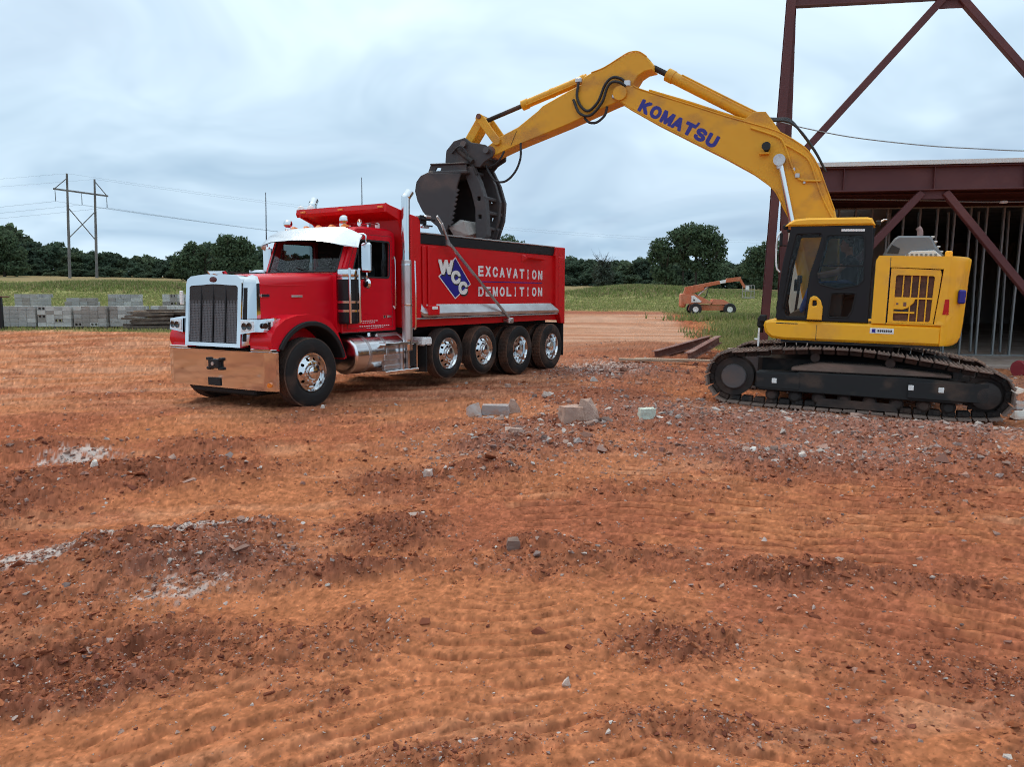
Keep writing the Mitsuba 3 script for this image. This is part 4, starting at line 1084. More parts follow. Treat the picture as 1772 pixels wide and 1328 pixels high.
# lettering and emblem on the near side
y0 = 0.0645
word = "EXCAVATION"
pitch = (6.98 - 4.48 - 0.17) / 9.0
for i, ch in enumerate(word):
    wd = 0.05 if ch == "I" else 0.185
    bp_("letter", glyph(ch, 0.205, wd, 0.006, [4.48 + i * pitch + (0.06 if ch == "I" else 0), y0, 2.06 - 0.004 * i], [1, 0, 0], [0, 0, 1], depth=0.002), "silver_letter", False)
for i, ch in enumerate("DEMOLITION"):
    wd = 0.05 if ch == "I" else 0.185
    bp_("letter", glyph(ch, 0.195, wd, 0.006, [4.48 + i * pitch + (0.06 if ch == "I" else 0), y0, 1.66], [1, 0, 0], [0, 0, 1], depth=0.002), "silver_letter", False)
bp_("letter_rule", bx(4.48, 6.98, 0.058, 0.0645, 1.945, 1.962), "blue_paint")
dia = [(3.19, 2.03), (3.72, 2.40), (4.22, 1.90), (3.70, 1.615)]
bp_("emblem_border", slab(dia, 0.0575, 0.0645, 0, axes=(0, 2, 1)), "silver_letter", False)
cx_, cz_ = 3.71, 1.99
bp_("emblem", slab([(cx_ + (x - cx_) * 0.93, cz_ + (z - cz_) * 0.93) for x, z in dia], 0.054, 0.0575, 0, axes=(0, 2, 1)), "blue_paint", False)
for ch, x, z, h, w in (("W", 3.18, 2.07, 0.27, 0.46), ("C", 3.57, 1.90, 0.25, 0.29), ("C", 3.80, 1.70, 0.25, 0.29)):
    bp_("emblem_letter", glyph(ch, h, w, 0.02, [x + 0.03, 0.0538, z - 0.03], [1, 0, 0.0], [0, 0, 1], depth=0.003), "dark_gap", False)
    bp_("emblem_letter", glyph(ch, h, w, 0.016, [x, 0.0505, z], [1, 0, 0.0], [0, 0, 1]), "sticker_white", False)

# ---------------------------------------------------------------- the excavator (a to its rear, w from its near to its far side, z up)
XC = thing("excavator", "yellow tracked excavator reaching its grapple bucket over the truck's bed", "excavator")
WC = 1.54          # the middle plane of boom and arm


def xp(name, mesh, mat, smooth=30, parent=XC, **k):
    return part(parent, name, mesh, mat, EXC, smooth, **k)


# crawler tracks: a loop of shoes round idler, rollers and sprocket
def track_loop():
    pts = []
    for t in np.linspace(math.radians(255), math.radians(95), 16):
        pts.append((0.0 + 0.42 * math.cos(t), 0.46 + 0.42 * math.sin(t)))
    top = [(0.30, 0.91), (0.85, 0.965), (1.35, 1.0), (1.83, 1.0), (2.45, 0.945), (2.95, 0.88), (3.45, 0.80)]
    pts += top
    for t in np.linspace(math.radians(78), math.radians(-70), 14):
        pts.append((3.66 + 0.355 * math.cos(t), 0.42 + 0.355 * math.sin(t)))
    pts += [(3.35, 0.042), (2.6, 0.035), (1.8, 0.032), (1.0, 0.03), (0.3, 0.032)]
    return smooth_path(pts + pts[:1], 6)


loop = track_loop()
seg = np.linalg.norm(np.diff(loop, axis=0), axis=1)
cum = np.concatenate([[0], np.cumsum(seg)])
NSH = 49
shoe = slab([(-0.088, -0.01), (0.088, -0.01), (0.088, 0.012), (0.07, 0.016), (0.066, 0.036), (0.052, 0.036), (0.047, 0.016), (0.01, 0.016), (0.006, 0.036), (-0.008, 0.036), (-0.013, 0.016), (-0.056, 0.016), (-0.06, 0.036), (-0.076, 0.036), (-0.088, 0.012)], 0, 0.70, 0.004)
link = cat(bx(-0.085, 0.085, 0.24, 0.29, -0.10, -0.01, 0.012), bx(-0.085, 0.085, 0.41, 0.46, -0.10, -0.01, 0.012), cyl([0.0, 0.2, -0.06], [0.0, 0.5, -0.06], 0.022, sides=8))
shoe_rng = np.random.default_rng(3)
for side, w0 in (("near", 0.0), ("far", 2.38)):
    TRK = numbered(XC + "__crawler_track")
    links = []
    for k in range(NSH):
        d = (k + 0.35) / NSH * cum[-1]
        i = min(np.searchsorted(cum, d) - 1, len(loop) - 2)
        p = loop[i] + (loop[i + 1] - loop[i]) * (d - cum[i]) / seg[i]
        t = (loop[(i + 2) % (len(loop) - 1)] - loop[i - 1])
        t = t / np.linalg.norm(t)
        nrm = np.array([-t[1], t[0]])
        if nrm @ (p - np.array([1.8, 0.5])) < 0 and abs(p[0] - 1.8) > 1.6 or (nrm[1] * (p[1] - 0.5) < 0 and abs(p[0] - 1.8) <= 1.6):
            nrm = -nrm
        jit = shoe_rng.normal(0, 0.004)

        def put(m):
            v = m.vertices
            return trimesh.Trimesh(np.c_[p[0] + v[:, 0] * t[0] + (v[:, 2] + jit) * nrm[0], v[:, 1] + w0, p[1] + v[:, 0] * t[1] + (v[:, 2] + jit) * nrm[1]], m.faces, process=False)

        part(TRK, "track_shoe", put(shoe), "shoe_steel", EXC, 25)
        links.append(put(link))
    part(TRK, "chain", cat(*links), "track_steel", EXC, 25, kind="stuff")
    wi = w0 + 0.17
    part(TRK, "idler", cat(lathe([(0.19, 0.20), (0.32, 0.21), (0.32, 0.50), (0.001, 0.52)], 40, axis=1, origin=[0, w0, 0.46])), "track_steel", EXC)
    part(TRK, "idler_hub", lathe([(0.001, 0.13), (0.19, 0.13), (0.205, 0.145), (0.205, 0.22)], 36, axis=1, origin=[0, w0, 0.46]), "idler_steel", EXC)
    sp = []
    for q in range(42):
        a = 2 * math.pi * q / 42
        r = 0.325 if q % 2 else 0.27
        sp.append((3.66 + r * math.cos(a), 0.42 + r * math.sin(a)))
    part(TRK, "sprocket", cat(slab(sp, w0 + 0.31, w0 + 0.38, 0.008), lathe([(0.001, 0.06), (0.12, 0.06), (0.2, 0.09), (0.215, 0.30), (0.001, 0.4)], 30, axis=1, origin=[3.66, w0, 0.42])), "track_steel", EXC)
    fr = [(0.36, 0.56), (1.0, 0.585), (1.02, 0.60), (2.7, 0.62), (3.3, 0.60), (3.42, 0.585), (3.42, 0.30), (3.3, 0.27), (0.45, 0.28), (0.36, 0.31)]
    part(TRK, "track_frame", slab(fr, w0 + 0.10, w0 + 0.60, 0.015), "frame_black", EXC)
    part(TRK, "frame_cover", slab([(0.38, 0.545), (1.05, 0.565), (1.05, 0.315), (0.38, 0.315)], w0 + 0.09, w0 + 0.11, 0.006), "frame_black", EXC)
    part(TRK, "frame_cover", slab([(2.62, 0.565), (3.68, 0.60), (3.70, 0.31), (2.62, 0.315)], w0 + 0.06, w0 + 0.11, 0.008), "frame_black", EXC)
    part(TRK, "frame_ledge", slab([(0.9, 0.61), (3.2, 0.64), (3.2, 0.68), (2.2, 0.76), (1.3, 0.76), (0.9, 0.66)], w0 + 0.22, w0 + 0.55, 0.015), "shoe_steel", EXC)
    part(TRK, "chain_guard", slab([(1.35, 0.20), (2.45, 0.19), (2.52, 0.06), (1.3, 0.06)], w0 + 0.17, w0 + 0.20, 0.006), "track_steel", EXC)
    for a in (0.62, 0.98, 1.34, 1.72, 2.10, 2.48, 2.86, 3.2):
        part(TRK, "track_roller", lathe([(0.001, 0.18), (0.06, 0.18), (0.085, 0.2), (0.085, 0.25), (0.105, 0.26), (0.105, 0.45), (0.001, 0.47)], 20, axis=1, origin=[a, w0, 0.19]), "track_steel", EXC)
    for a in (1.25, 2.35):
        part(TRK, "carrier_roller", lathe([(0.001, 0.22), (0.07, 0.22), (0.075, 0.27), (0.065, 0.28), (0.065, 0.42), (0.001, 0.43)], 20, axis=1, origin=[a, w0, 0.84 if a < 2 else 0.815]), "track_steel", EXC)
    if side == "near":
        for a, z in ((0.62, 0.44), (2.62, 0.475), (3.03, 0.47)):
            part(TRK, "reflector", bx(a, a + 0.075, 0.083 if a < 1 else 0.05, 0.10, z - 0.04, z + 0.04, 0.004), "sticker_white", EXC)
xp("cross_frame", bx(0.3, 3.35, 0.75, 2.35, 0.3, 0.84, 0.08), "frame_black")
xp("undercarriage", cat(hull([[0.9, 0.6, 0.45], [2.8, 0.6, 0.45], [0.9, 2.5, 0.45], [2.8, 2.5, 0.45], [1.2, 0.9, 0.9], [2.5, 0.9, 0.9], [1.2, 2.2, 0.9], [2.5, 2.2, 0.9]])), "frame_black")
xp("slew_ring", lathe([(0.001, 0.86), (0.62, 0.86), (0.66, 0.9), (0.66, 1.06), (0.60, 1.12), (0.001, 1.12)], 40, axis=2, origin=[1.75, WC, 0]), "track_steel")

# revolving frame
hw0, hw1 = 0.19, 2.89
deck = [(0.44, 1.40), (0.42, 1.33), (0.45, 1.22), (0.55, 1.13), (0.75, 1.11), (3.02, 1.12), (3.02, 1.425), (0.5, 1.425)]
DK = xp("deck", slab(deck, hw0, hw1, 0.04), "yellow_paint")
part(DK, "seam", cat(bx(1.235, 1.243, hw0 - 0.002, hw0 + 0.01, 1.12, 1.37), bx(0.62, 0.95, hw0 - 0.003, hw0 + 0.01, 1.37, 1.385)), "dark_gap", EXC, kind="stuff")
part(DK, "toe_plate", bx(0.62, 1.98, 0.24, 0.40, 1.40, 1.455, 0.012), "yellow_paint", EXC)
LB = part(DK, "sticker", bx(2.02, 2.36, hw0 - 0.006, hw0, 1.275, 1.36, 0.002), "sticker_white", EXC)
part(LB, "mark", bx(2.05, 2.10, hw0 - 0.009, hw0 - 0.005, 1.29, 1.345), "blue_paint", EXC)
part(LB, "print", cat(*[bx(x, x + 0.022, hw0 - 0.0085, hw0 - 0.005, 1.30, 1.335) for x in np.arange(2.13, 2.31, 0.03)]), "frame_black", EXC, kind="stuff")
xp("deck_underside", bx(0.7, 3.0, hw0 + 0.06, hw1 - 0.06, 1.07, 1.115), "frame_black")

# operator's cab on the near side
CA = numbered(XC + "__operator_cab")


def ca(name, mesh, mat, smooth=30, parent=None, **k):
    return part(parent or CA, name, mesh, mat, EXC, smooth, **k)


cw0, cw1 = 0.20, 1.06
outline = [(0.62, 1.43), (0.60, 1.62), (0.66, 2.35), (0.76, 2.93), (1.95, 2.94), (1.985, 2.5), (1.985, 1.43)]
front_w = rounded([(0.735, 1.56), (0.71, 1.72), (0.76, 2.30), (0.845, 2.80), (1.225, 2.81), (1.19, 2.60), (1.085, 2.20), (1.06, 1.95), (1.06, 1.50), (0.76, 1.49)], 0.035)
door_w = rounded([(1.285, 2.79), (1.84, 2.79), (1.88, 2.10), (1.80, 2.01), (1.5, 1.95), (1.22, 2.02), (1.185, 2.2), (1.265, 2.6)], 0.05)
low_w = rounded([(1.42, 1.895), (1.78, 1.90), (1.74, 1.60), (1.68, 1.50), (1.40, 1.50)], 0.03)
for w, far in ((cw0, 0), (cw1, 1)):
    ca("side_frame", slab(outline, w, w + 0.05, 0.012, holes=[front_w, door_w, low_w]), "black_paint")
    for wn in (front_w, door_w, low_w):
        wq = np.array([[a, w + 0.024, z] for a, z in wn])
        tv, tf_ = trimesh.creation.triangulate_polygon(Polygon(wn), engine="earcut")
        ca("side_glass", trimesh.Trimesh(np.c_[tv[:, 0], np.full(len(tv), w + 0.024), tv[:, 1]], tf_, process=False), "door_glass" if wn is door_w else "cab_glass", False)
ca("door_bead", cat(*[tube(np.array([[a, cw0 - 0.004, z] for a, z in ring + ring[:1]]), 0.011, 6) for ring in (door_w, low_w)]), "black_satin", 30)
ca("window_rail", bx(1.20, 1.86, cw0 - 0.006, cw0 + 0.01, 2.30, 2.325, 0.004), "black_satin")
ca("front_post", cat(*[hull([[0.60, w, 1.45], [0.66, w, 1.45], [0.60, w + 0.07, 1.45], [0.66, w + 0.07, 1.45], [0.75, w, 2.92], [0.82, w, 2.92], [0.75, w + 0.07, 2.92], [0.82, w + 0.07, 2.92]]) for w in (cw0, cw1 - 0.02)]), "black_paint", kind="stuff")
ca("front_glass", ([[0.625, cw0 + 0.05, 1.5], [0.625, cw1, 1.5], [0.775, cw1, 2.88], [0.775, cw0 + 0.05, 2.88]], [[0, 1, 2, 3]]), "cab_glass", False)
ca("rear_wall", cat(bx(1.93, 1.98, cw0 + 0.05, cw1, 1.45, 2.1), bx(1.93, 1.98, cw0 + 0.05, cw0 + 0.12, 2.1, 2.9), bx(1.93, 1.98, cw1 - 0.1, cw1, 2.1, 2.9)), "black_paint", kind="stuff")
ca("rear_glass", ([[1.952, cw0 + 0.12, 2.1], [1.952, cw1 - 0.1, 2.1], [1.952, cw1 - 0.1, 2.85], [1.952, cw0 + 0.12, 2.85]], [[0, 1, 2, 3]]), "cab_glass", False)
ca("floor", bx(0.63, 1.98, cw0 + 0.02, cw1, 1.425, 1.47), "black_satin")
roofp = [(0.66, 2.925), (0.72, 2.99), (0.80, 3.035), (1.0, 3.055), (1.86, 3.06), (1.93, 3.045), (1.985, 2.94)]
ca("roof", slab(roofp, cw0 - 0.025, cw1 + 0.07, 0.03), "yellow_paint")
ca("name_strip", bx(1.50, 1.84, cw0 - 0.004, cw0 + 0.002, 2.845, 2.88), "sticker_white")
STE = ca("hand_step", slab([(1.085, 1.45), (1.10, 1.70), (1.115, 1.80), (1.16, 1.83), (1.215, 1.82), (1.275, 1.76), (1.31, 1.65), (1.31, 1.45)], cw0 - 0.05, cw0 + 0.01, 0.012, holes=[rounded([(1.15, 1.66), (1.155, 1.76), (1.215, 1.76), (1.225, 1.68)], 0.02)]), "yellow_paint")
ca("hand_rail", tube(smooth_path([[0.735, cw0 - 0.01, 1.62], [0.72, cw0 - 0.06, 1.7], [0.80, cw0 - 0.06, 2.3], [0.83, cw0 - 0.01, 2.38]], 5), 0.013), "black_satin")
for w in (cw0 + 0.08, cw1 - 0.08):
    ca("work_lamp", cat(bx(0.62, 0.70, w - 0.05, w + 0.05, 2.88, 2.96, 0.02)), "black_satin")
ca("rear_lamp", cat(bx(1.98, 2.06, cw0 + 0.1, cw0 + 0.2, 2.93, 3.02, 0.02), bx(1.98, 2.0, cw0 + 0.13, cw0 + 0.17, 2.85, 2.95)), "black_satin", kind="stuff")
ca("rear_lamp_arm", tube([[2.0, cw0 + 0.15, 2.96], [2.10, cw0 + 0.15, 3.03], [2.14, cw0 + 0.15, 3.03]], 0.014), "brushed_steel")
ST = ca("operator_seat", cat(bx(1.42, 1.86, 0.46, 0.94, 1.80, 1.92, 0.05), bx(1.5, 1.8, 0.52, 0.88, 1.47, 1.80, 0.03)), "seat_cloth", kind="stuff")
ca("seat_back", hull([[1.78, 0.46, 1.9], [1.88, 0.46, 1.9], [1.78, 0.94, 1.9], [1.88, 0.94, 1.9], [1.86, 0.5, 2.5], [1.93, 0.5, 2.5], [1.86, 0.9, 2.5], [1.93, 0.9, 2.5]]), "seat_cloth")
ca("seat_headrest", bx(1.85, 1.93, 0.58, 0.82, 2.54, 2.72, 0.04), "seat_cloth")
for w in (0.36, 0.94):
    ca("control_console", cat(bx(1.15, 1.75, w - 0.08, w + 0.08, 1.95, 2.04, 0.03), bx(1.35, 1.6, w - 0.06, w + 0.06, 1.5, 1.96, 0.02)), "black_satin", kind="stuff")
    ca("joystick", cat(cyl([1.16, w, 2.02], [1.12, w, 2.17], 0.014), bx(1.09, 1.15, w - 0.02, w + 0.02, 2.13, 2.22, 0.012)), "rubber", kind="stuff")
for w in (0.55, 0.80):
    ca("travel_lever", cat(cyl([0.86, w, 1.47], [0.90, w, 2.05], 0.012), bx(0.87, 0.93, w - 0.02, w + 0.02, 2.03, 2.16, 0.012)), "rubber", kind="stuff")
ca("monitor", bx(0.80, 0.85, 0.86, 1.0, 1.9, 2.1, 0.01), "black_satin")

# engine bay side: pillar panel, grille door, tail
sideo = [(2.03, 1.43), (2.03, 2.40), (2.07, 2.475), (3.0, 2.47), (3.05, 2.47), (3.05, 1.43)]
hole = rounded([(2.33, 1.48), (2.33, 2.185), (2.86, 2.175), (2.84, 1.48)], 0.03)
EB = numbered(XC + "__engine_bay")


def eb(name, mesh, mat, smooth=30, **k):
    return part(EB, name, mesh, mat, EXC, smooth, **k)


eb("side_panel", slab(sideo, hw0, hw0 + 0.10, 0.03, holes=[[(2.24, 1.45), (2.24, 2.30), (2.97, 2.28), (2.94, 1.9), (2.90, 1.45)]]), "yellow_paint")
eb("front_seam", bx(2.232, 2.24, hw0 - 0.002, hw0 + 0.05, 1.43, 2.45), "dark_gap")
DR = eb("grille_door", slab([(2.255, 1.455), (2.255, 2.285), (2.30, 2.29), (2.93, 2.265), (2.945, 2.2), (2.925, 1.9), (2.885, 1.455)], hw0 + 0.012, hw0 + 0.06, 0.014, holes=[hole]), "yellow_paint")
part(DR, "screen", cat(*[bx(2.32, 2.87, hw0 + 0.055, hw0 + 0.06, z, z + 0.011) for z in np.arange(1.47, 2.2, 0.02)], *[bx(a, a + 0.011, hw0 + 0.06, hw0 + 0.064, 1.47, 2.2) for a in np.arange(2.32, 2.87, 0.02)]), "grille_brown", EXC, False, kind="stuff")
part(DR, "screen_backing", bx(2.31, 2.88, hw0 + 0.085, hw0 + 0.09, 1.46, 2.2), "grille_brown", EXC)
for a in (2.43, 2.54, 2.65, 2.76):
    part(DR, "grille_bar", bx(a, a + 0.017, hw0 + 0.03, hw0 + 0.056, 1.48 if a > 2.5 else 1.80, 2.19), "yellow_paint", EXC)
for z in (1.82, 1.60):
    part(DR, "grille_rail", bx(2.32, 2.86 if z > 1.7 else 2.62, hw0 + 0.028, hw0 + 0.055, z, z + 0.026), "yellow_paint", EXC)
part(DR, "latch_plate", slab([(2.325, 1.66), (2.325, 1.83), (2.62, 1.83), (2.60, 1.76), (2.52, 1.68), (2.45, 1.655)], hw0 + 0.024, hw0 + 0.057, 0.006), "yellow_paint", EXC)
part(DR, "latch", cat(bx(2.36, 2.39, hw0 + 0.018, hw0 + 0.026, 1.73, 1.76), bx(2.46, 2.50, hw0 + 0.018, hw0 + 0.026, 1.71, 1.77)), "rust_steel", EXC, kind="stuff")
part(DR, "slot", cat(bx(2.34, 2.43, hw0 + 0.026, hw0 + 0.03, 1.63, 1.65), bx(2.46, 2.54, hw0 + 0.026, hw0 + 0.03, 1.63, 1.65)), "dark_gap", EXC, kind="stuff")
eb("bay_fill", bx(2.05, 3.0, hw0 + 0.10, hw1 - 0.1, 1.43, 2.40), "black_satin")
eb("top_cover", bx(2.05, 3.04, hw0 + 0.02, hw1 - 0.05, 2.40, 2.462, 0.02), "yellow_paint")
# counterweight, rounded in plan
cwp = [(2.995, hw0), (3.09, hw0 + 0.03), (3.20, hw0 + 0.16), (3.29, hw0 + 0.40), (3.36, hw0 + 0.80), (3.38, WC), (3.36, hw1 - 0.80), (3.29, hw1 - 0.40), (3.20, hw1 - 0.16), (3.09, hw1 - 0.03), (2.995, hw1)]


def cw_layer(z, grow, a0=2.995):
    return np.array([[a0 + (a - a0) * grow, w, z] for a, w in cwp])


rows = [cw_layer(1.125, 0.72), cw_layer(1.16, 0.86), cw_layer(1.25, 0.95), cw_layer(1.45, 1.0), cw_layer(2.2, 1.06), cw_layer(2.40, 1.1), cw_layer(2.455, 1.1), cw_layer(2.475, 1.04)]
n = len(cwp)
cv = np.vstack(rows)
cf = [[r * n + i, r * n + i + 1, (r + 1) * n + i + 1, (r + 1) * n + i] for r in range(len(rows) - 1) for i in range(n - 1)]
cf += [[r * n + n - 1, r * n, (r + 1) * n, (r + 1) * n + n - 1] for r in range(len(rows) - 1)]
top = trimesh.convex.convex_hull(rows[-1] + np.array([[0, 0, -0.003 * (i % 2)] for i in range(n)]))
CWT = eb("counterweight", cat((cv, cf), top), "yellow_paint", 40)
part(CWT, "tail_lamp", hull([[3.0, hw0 - 0.012, 1.60], [3.085, hw0 + 0.01, 1.60], [3.02, hw0 - 0.012, 1.83], [3.075, hw0 + 0.006, 1.83], [3.0, hw0 + 0.03, 1.6], [3.08, hw0 + 0.05, 1.6], [3.02, hw0 + 0.03, 1.83], [3.07, hw0 + 0.05, 1.83]]), "lamp_red", EXC)
part(CWT, "rear_badge", bx(3.20, 3.30, hw0 + 0.10, hw0 + 0.42, 1.77, 1.98, 0.02), "blue_paint", EXC)
part(CWT, "corner_fillet", hull([[2.90, hw0 - 0.012, 1.44], [3.0, hw0 - 0.01, 1.44], [3.16, hw0 + 0.06, 1.58], [3.10, hw0 + 0.03, 1.61], [2.94, hw0 - 0.004, 1.49], [2.90, hw0 + 0.05, 1.44], [3.1, hw0 + 0.12, 1.6]]), "yellow_paint", EXC)
for w in (0.55, 2.5):
    part(CWT, "lifting_lug", cat(bx(2.99, 3.09, w - 0.06, w + 0.06, 2.46, 2.57, 0.02)), "yellow_paint", EXC)
# grey bonnet with stepped slip plates
hd = [(2.10, 2.46), (2.15, 2.56), (2.27, 2.76), (2.33, 2.80), (2.76, 2.80), (2.80, 2.765), (2.86, 2.64), (2.98, 2.50), (2.97, 2.46)]
HD = eb("bonnet", slab(hd, 0.55, 2.0, 0.03), "hood_grey")
part(HD, "slip_plate", slab([(2.42, 2.475), (2.52, 2.56), (2.84, 2.575), (2.95, 2.48)], 0.49, 0.56, 0.01), "roof_white", EXC)
part(HD, "slip_teeth", cat(*[bx(a, a + 0.035, 0.475, 0.495, 2.485, 2.52) for a in np.arange(2.45, 2.90, 0.065)]), "hood_grey", EXC, kind="stuff")
part(HD, "rear_grip", cat(*[bx(2.78 + 0.045 * i, 2.83 + 0.045 * i, 0.60, 1.9, 2.775 - 0.075 * i, 2.80 - 0.075 * i, 0.006) for i in range(4)]), "roof_white", EXC, kind="stuff")
part(HD, "vent", slab([(2.18, 2.53), (2.24, 2.66), (2.36, 2.60), (2.34, 2.52)], 0.538, 0.552, 0), "dark_gap", EXC)
EXH = eb("exhaust_pipe", tube(smooth_path([[2.64, 0.9, 2.78], [2.64, 0.9, 2.86], [2.63, 0.9, 2.91], [2.60, 0.9, 2.95]], 6), 0.042, 16), "stone_tan_metal")

# forward handrail, mirrors and valve block by the front corner
xp("front_valve", cat(bx(0.30, 0.44, 0.34, 0.52, 1.28, 1.47, 0.03), bx(0.34, 0.46, 0.24, 0.36, 1.38, 1.50, 0.02), cyl([0.36, 0.40, 1.2], [0.36, 0.40, 1.35], 0.04)), "black_satin", kind="stuff")
xp("front_step_rail", cat(cyl([0.345, 0.30, 0.98], [0.345, 0.30, 1.28], 0.016), cyl([0.28, 0.30, 1.09], [0.36, 0.30, 1.09], 0.014)), "white_paint", kind="stuff")
xp("cab_mirror", cat(bx(0.60, 0.64, cw0 - 0.14, cw0 - 0.03, 2.60, 2.82, 0.015), tube([[0.70, cw0, 2.62], [0.62, cw0 - 0.08, 2.62], [0.62, cw0 - 0.08, 2.66]], 0.011)), "black_satin", kind="stuff")
xp("hand_pipe", tube(smooth_path([[0.60, cw0 + 0.02, 2.85], [0.55, cw0 - 0.02, 2.7], [0.565, cw0 - 0.02, 2.3], [0.62, cw0 + 0.02, 2.2]], 5), 0.014), "white_paint")

# boom
BM = numbered(XC + "__boom")
b_up = [(-2.45, 5.60), (-2.27, 5.57), (-2.08, 5.48), (-1.25, 5.18), (-0.57, 4.93), (-0.09, 4.77), (0.18, 4.68), (0.39, 4.59), (0.62, 4.45), (0.84, 4.28), (1.02, 4.02), (1.14, 3.74), (1.33, 3.28), (1.42, 2.9), (1.46, 2.3), (1.40, 1.9), (1.30, 1.72)]
b_lo = [(1.12, 1.70), (1.0, 1.85), (0.86, 2.4), (0.66, 3.07), (0.52, 3.30), (0.37, 3.58), (0.19, 3.76), (-0.07, 3.95), (-0.58, 4.24), (-1.10, 4.51), (-1.86, 4.91), (-2.41, 5.23), (-2.58, 5.34), (-2.64, 5.44), (-2.58, 5.55)]
boom = b_up + b_lo


def bo(name, mesh, mat="boom_yellow", smooth=30, **k):
    return part(BM, name, mesh, mat, EXC, smooth, **k)


bo("box_section", slab(boom, WC - 0.26, WC + 0.26, 0.02))
bo("top_flange", tube(np.array([[a, WC - 0.262, z] for a, z in smooth_path(b_up[1:13], 4)]), 0.012, 6))
bo("bottom_flange", tube(np.array([[a, WC - 0.262, z] for a, z in smooth_path(b_lo[3:12], 4)]), 0.012, 6))
for s in (-1, 1):
    bo("pin_boss", cyl([-2.5, WC + s * 0.25, 5.45], [-2.5, WC + s * 0.31, 5.45], 0.13, sides=24))
    bo("cylinder_bracket", slab([(-0.32, 4.82), (-0.10, 4.99), (0.10, 4.98), (0.30, 4.72), (0.40, 4.58)], WC + s * 0.15 - 0.02, WC + s * 0.15 + 0.02, 0.006))
ex_ = np.array([0.885, 0.0, -0.466])
ez_ = np.array([0.466, 0.0, 0.885])
for i, ch in enumerate("KOMATSU"):
    o = np.array([-2.17, WC - 0.2615, 5.125]) + ex_ * (0.235 * i)
    bo("letter", glyph(ch, 0.225, 0.212 if ch != "M" else 0.235, 0.014, o, ex_, ez_, depth=0.002), "blue_paint", False)
bo("letter_accent", slab([tuple((np.array([-2.16, 0, 5.135]) + ex_ * (0.235 * 4 + dx) + ez_ * dz)[[0, 2]]) for dx, dz in ((0.17, 0.19), (0.215, 0.19), (0.23, 0.27), (0.185, 0.27))], WC - 0.2655, WC - 0.2615, 0), "blue_paint", False)
WLm = bo("work_lamp", cat(cyl([0.17, WC - 0.40, 4.36], [0.17, WC - 0.30, 4.34], 0.075, 0.06, 20), bx(0.14, 0.20, WC - 0.33, WC - 0.26, 4.27, 4.33)), "black_satin", kind="stuff")
bo("lamp_bracket", bx(0.05, 0.22, WC - 0.36, WC - 0.26, 4.235, 4.265), "boom_yellow")
# lines of steel pipe along the boom's side and back
pipe = smooth_path([[-0.12, WC - 0.275, 4.70], [0.32, WC - 0.28, 4.53], [0.45, WC - 0.285, 4.40], [0.60, WC - 0.285, 4.02], [0.70, WC - 0.285, 3.85], [0.78, WC - 0.285, 3.78], [1.08, WC - 0.285, 3.76]], 6)
bo("hydraulic_pipe", tube(pipe, 0.018, 8))
bo("hydraulic_pipe", tube(smooth_path([[0.45, WC - 0.28, 4.40], [0.62, WC - 0.28, 4.30], [0.86, WC - 0.28, 4.12], [1.02, WC - 0.28, 3.75], [1.12, WC - 0.28, 3.50], [1.33, WC - 0.28, 3.10]], 6), 0.016, 8))
bo("pipe_clamp", cat(bx(0.66, 0.74, WC - 0.31, WC - 0.26, 3.82, 3.90, 0.01), bx(0.62, 0.66, WC - 0.30, WC - 0.26, 3.93, 4.0, 0.01), bx(0.80, 0.84, WC - 0.30, WC - 0.26, 3.72, 3.76, 0.005)), "brushed_steel", kind="stuff")
for w in (-0.10, 0.02, 0.14):
    bo("back_pipe", tube(smooth_path([[-2.0, WC + w, 5.50], [-1.25, WC + w, 5.24], [-0.5, WC + w, 4.96], [0.0, WC + w, 4.80]], 5), 0.022, 8))
# arm (stick) cylinder on the boom's back
AC_ = bo("stick_cylinder", cyl([0.10, WC, 4.80], [-1.66, WC, 5.76], 0.105, sides=28), "boom_yellow", 40)
part(AC_, "gland", cat(cyl([-1.58, WC, 5.716], [-1.70, WC, 5.782], 0.118, sides=28), cyl([0.02, WC, 4.842], [0.16, WC, 4.767], 0.112, sides=24)), "boom_yellow", EXC, kind="stuff")
part(AC_, "rod", cyl([-1.70, WC, 5.782], [-1.96, WC, 5.924], 0.052, sides=20), "track_steel", EXC)
part(AC_, "feed_pipe", tube(smooth_path([[0.05, WC - 0.10, 4.93], [-0.4, WC - 0.12, 5.17], [-1.4, WC - 0.12, 5.72]], 5), 0.016, 8), "boom_yellow", EXC)
# pair of boom cylinders
for s in (-1, 1):
    w = WC + s * 0.34
    BC = bo("boom_cylinder", cyl([1.06, w, 1.62], [0.76, w, 2.75], 0.095, sides=24), "boom_yellow", 40)
    part(BC, "rod", cyl([0.762, w, 2.74], [0.425, w, 4.02], 0.05, sides=20), "rod_chrome", EXC)
    part(BC, "rod_eye", cat(cyl([0.40, w - 0.07, 4.12], [0.40, w + 0.07, 4.12], 0.10, sides=24), bx(0.36, 0.46, w - 0.05, w + 0.05, 3.96, 4.10, 0.02)), "brushed_steel", EXC, kind="stuff")
for i, dz in enumerate((0.0, 0.035, 0.07)):
    bo("hose", tube(smooth_path([[0.0, WC - 0.1 + i * 0.09, 4.86 + dz], [0.25, WC - 0.1 + i * 0.09, 4.83 + dz], [0.48, WC - 0.1 + i * 0.09, 4.80 + dz], [0.70, WC - 0.1 + i * 0.09, 4.62], [0.95, WC - 0.1 + i * 0.09, 4.28], [1.13, WC - 0.1 + i * 0.09, 3.96]], 6), 0.02, 8), "rubber")

# arm
AM = numbered(XC + "__stick")


def am(name, mesh, mat="boom_yellow", smooth=30, **k):
    return part(AM, name, mesh, mat, EXC, smooth, **k)


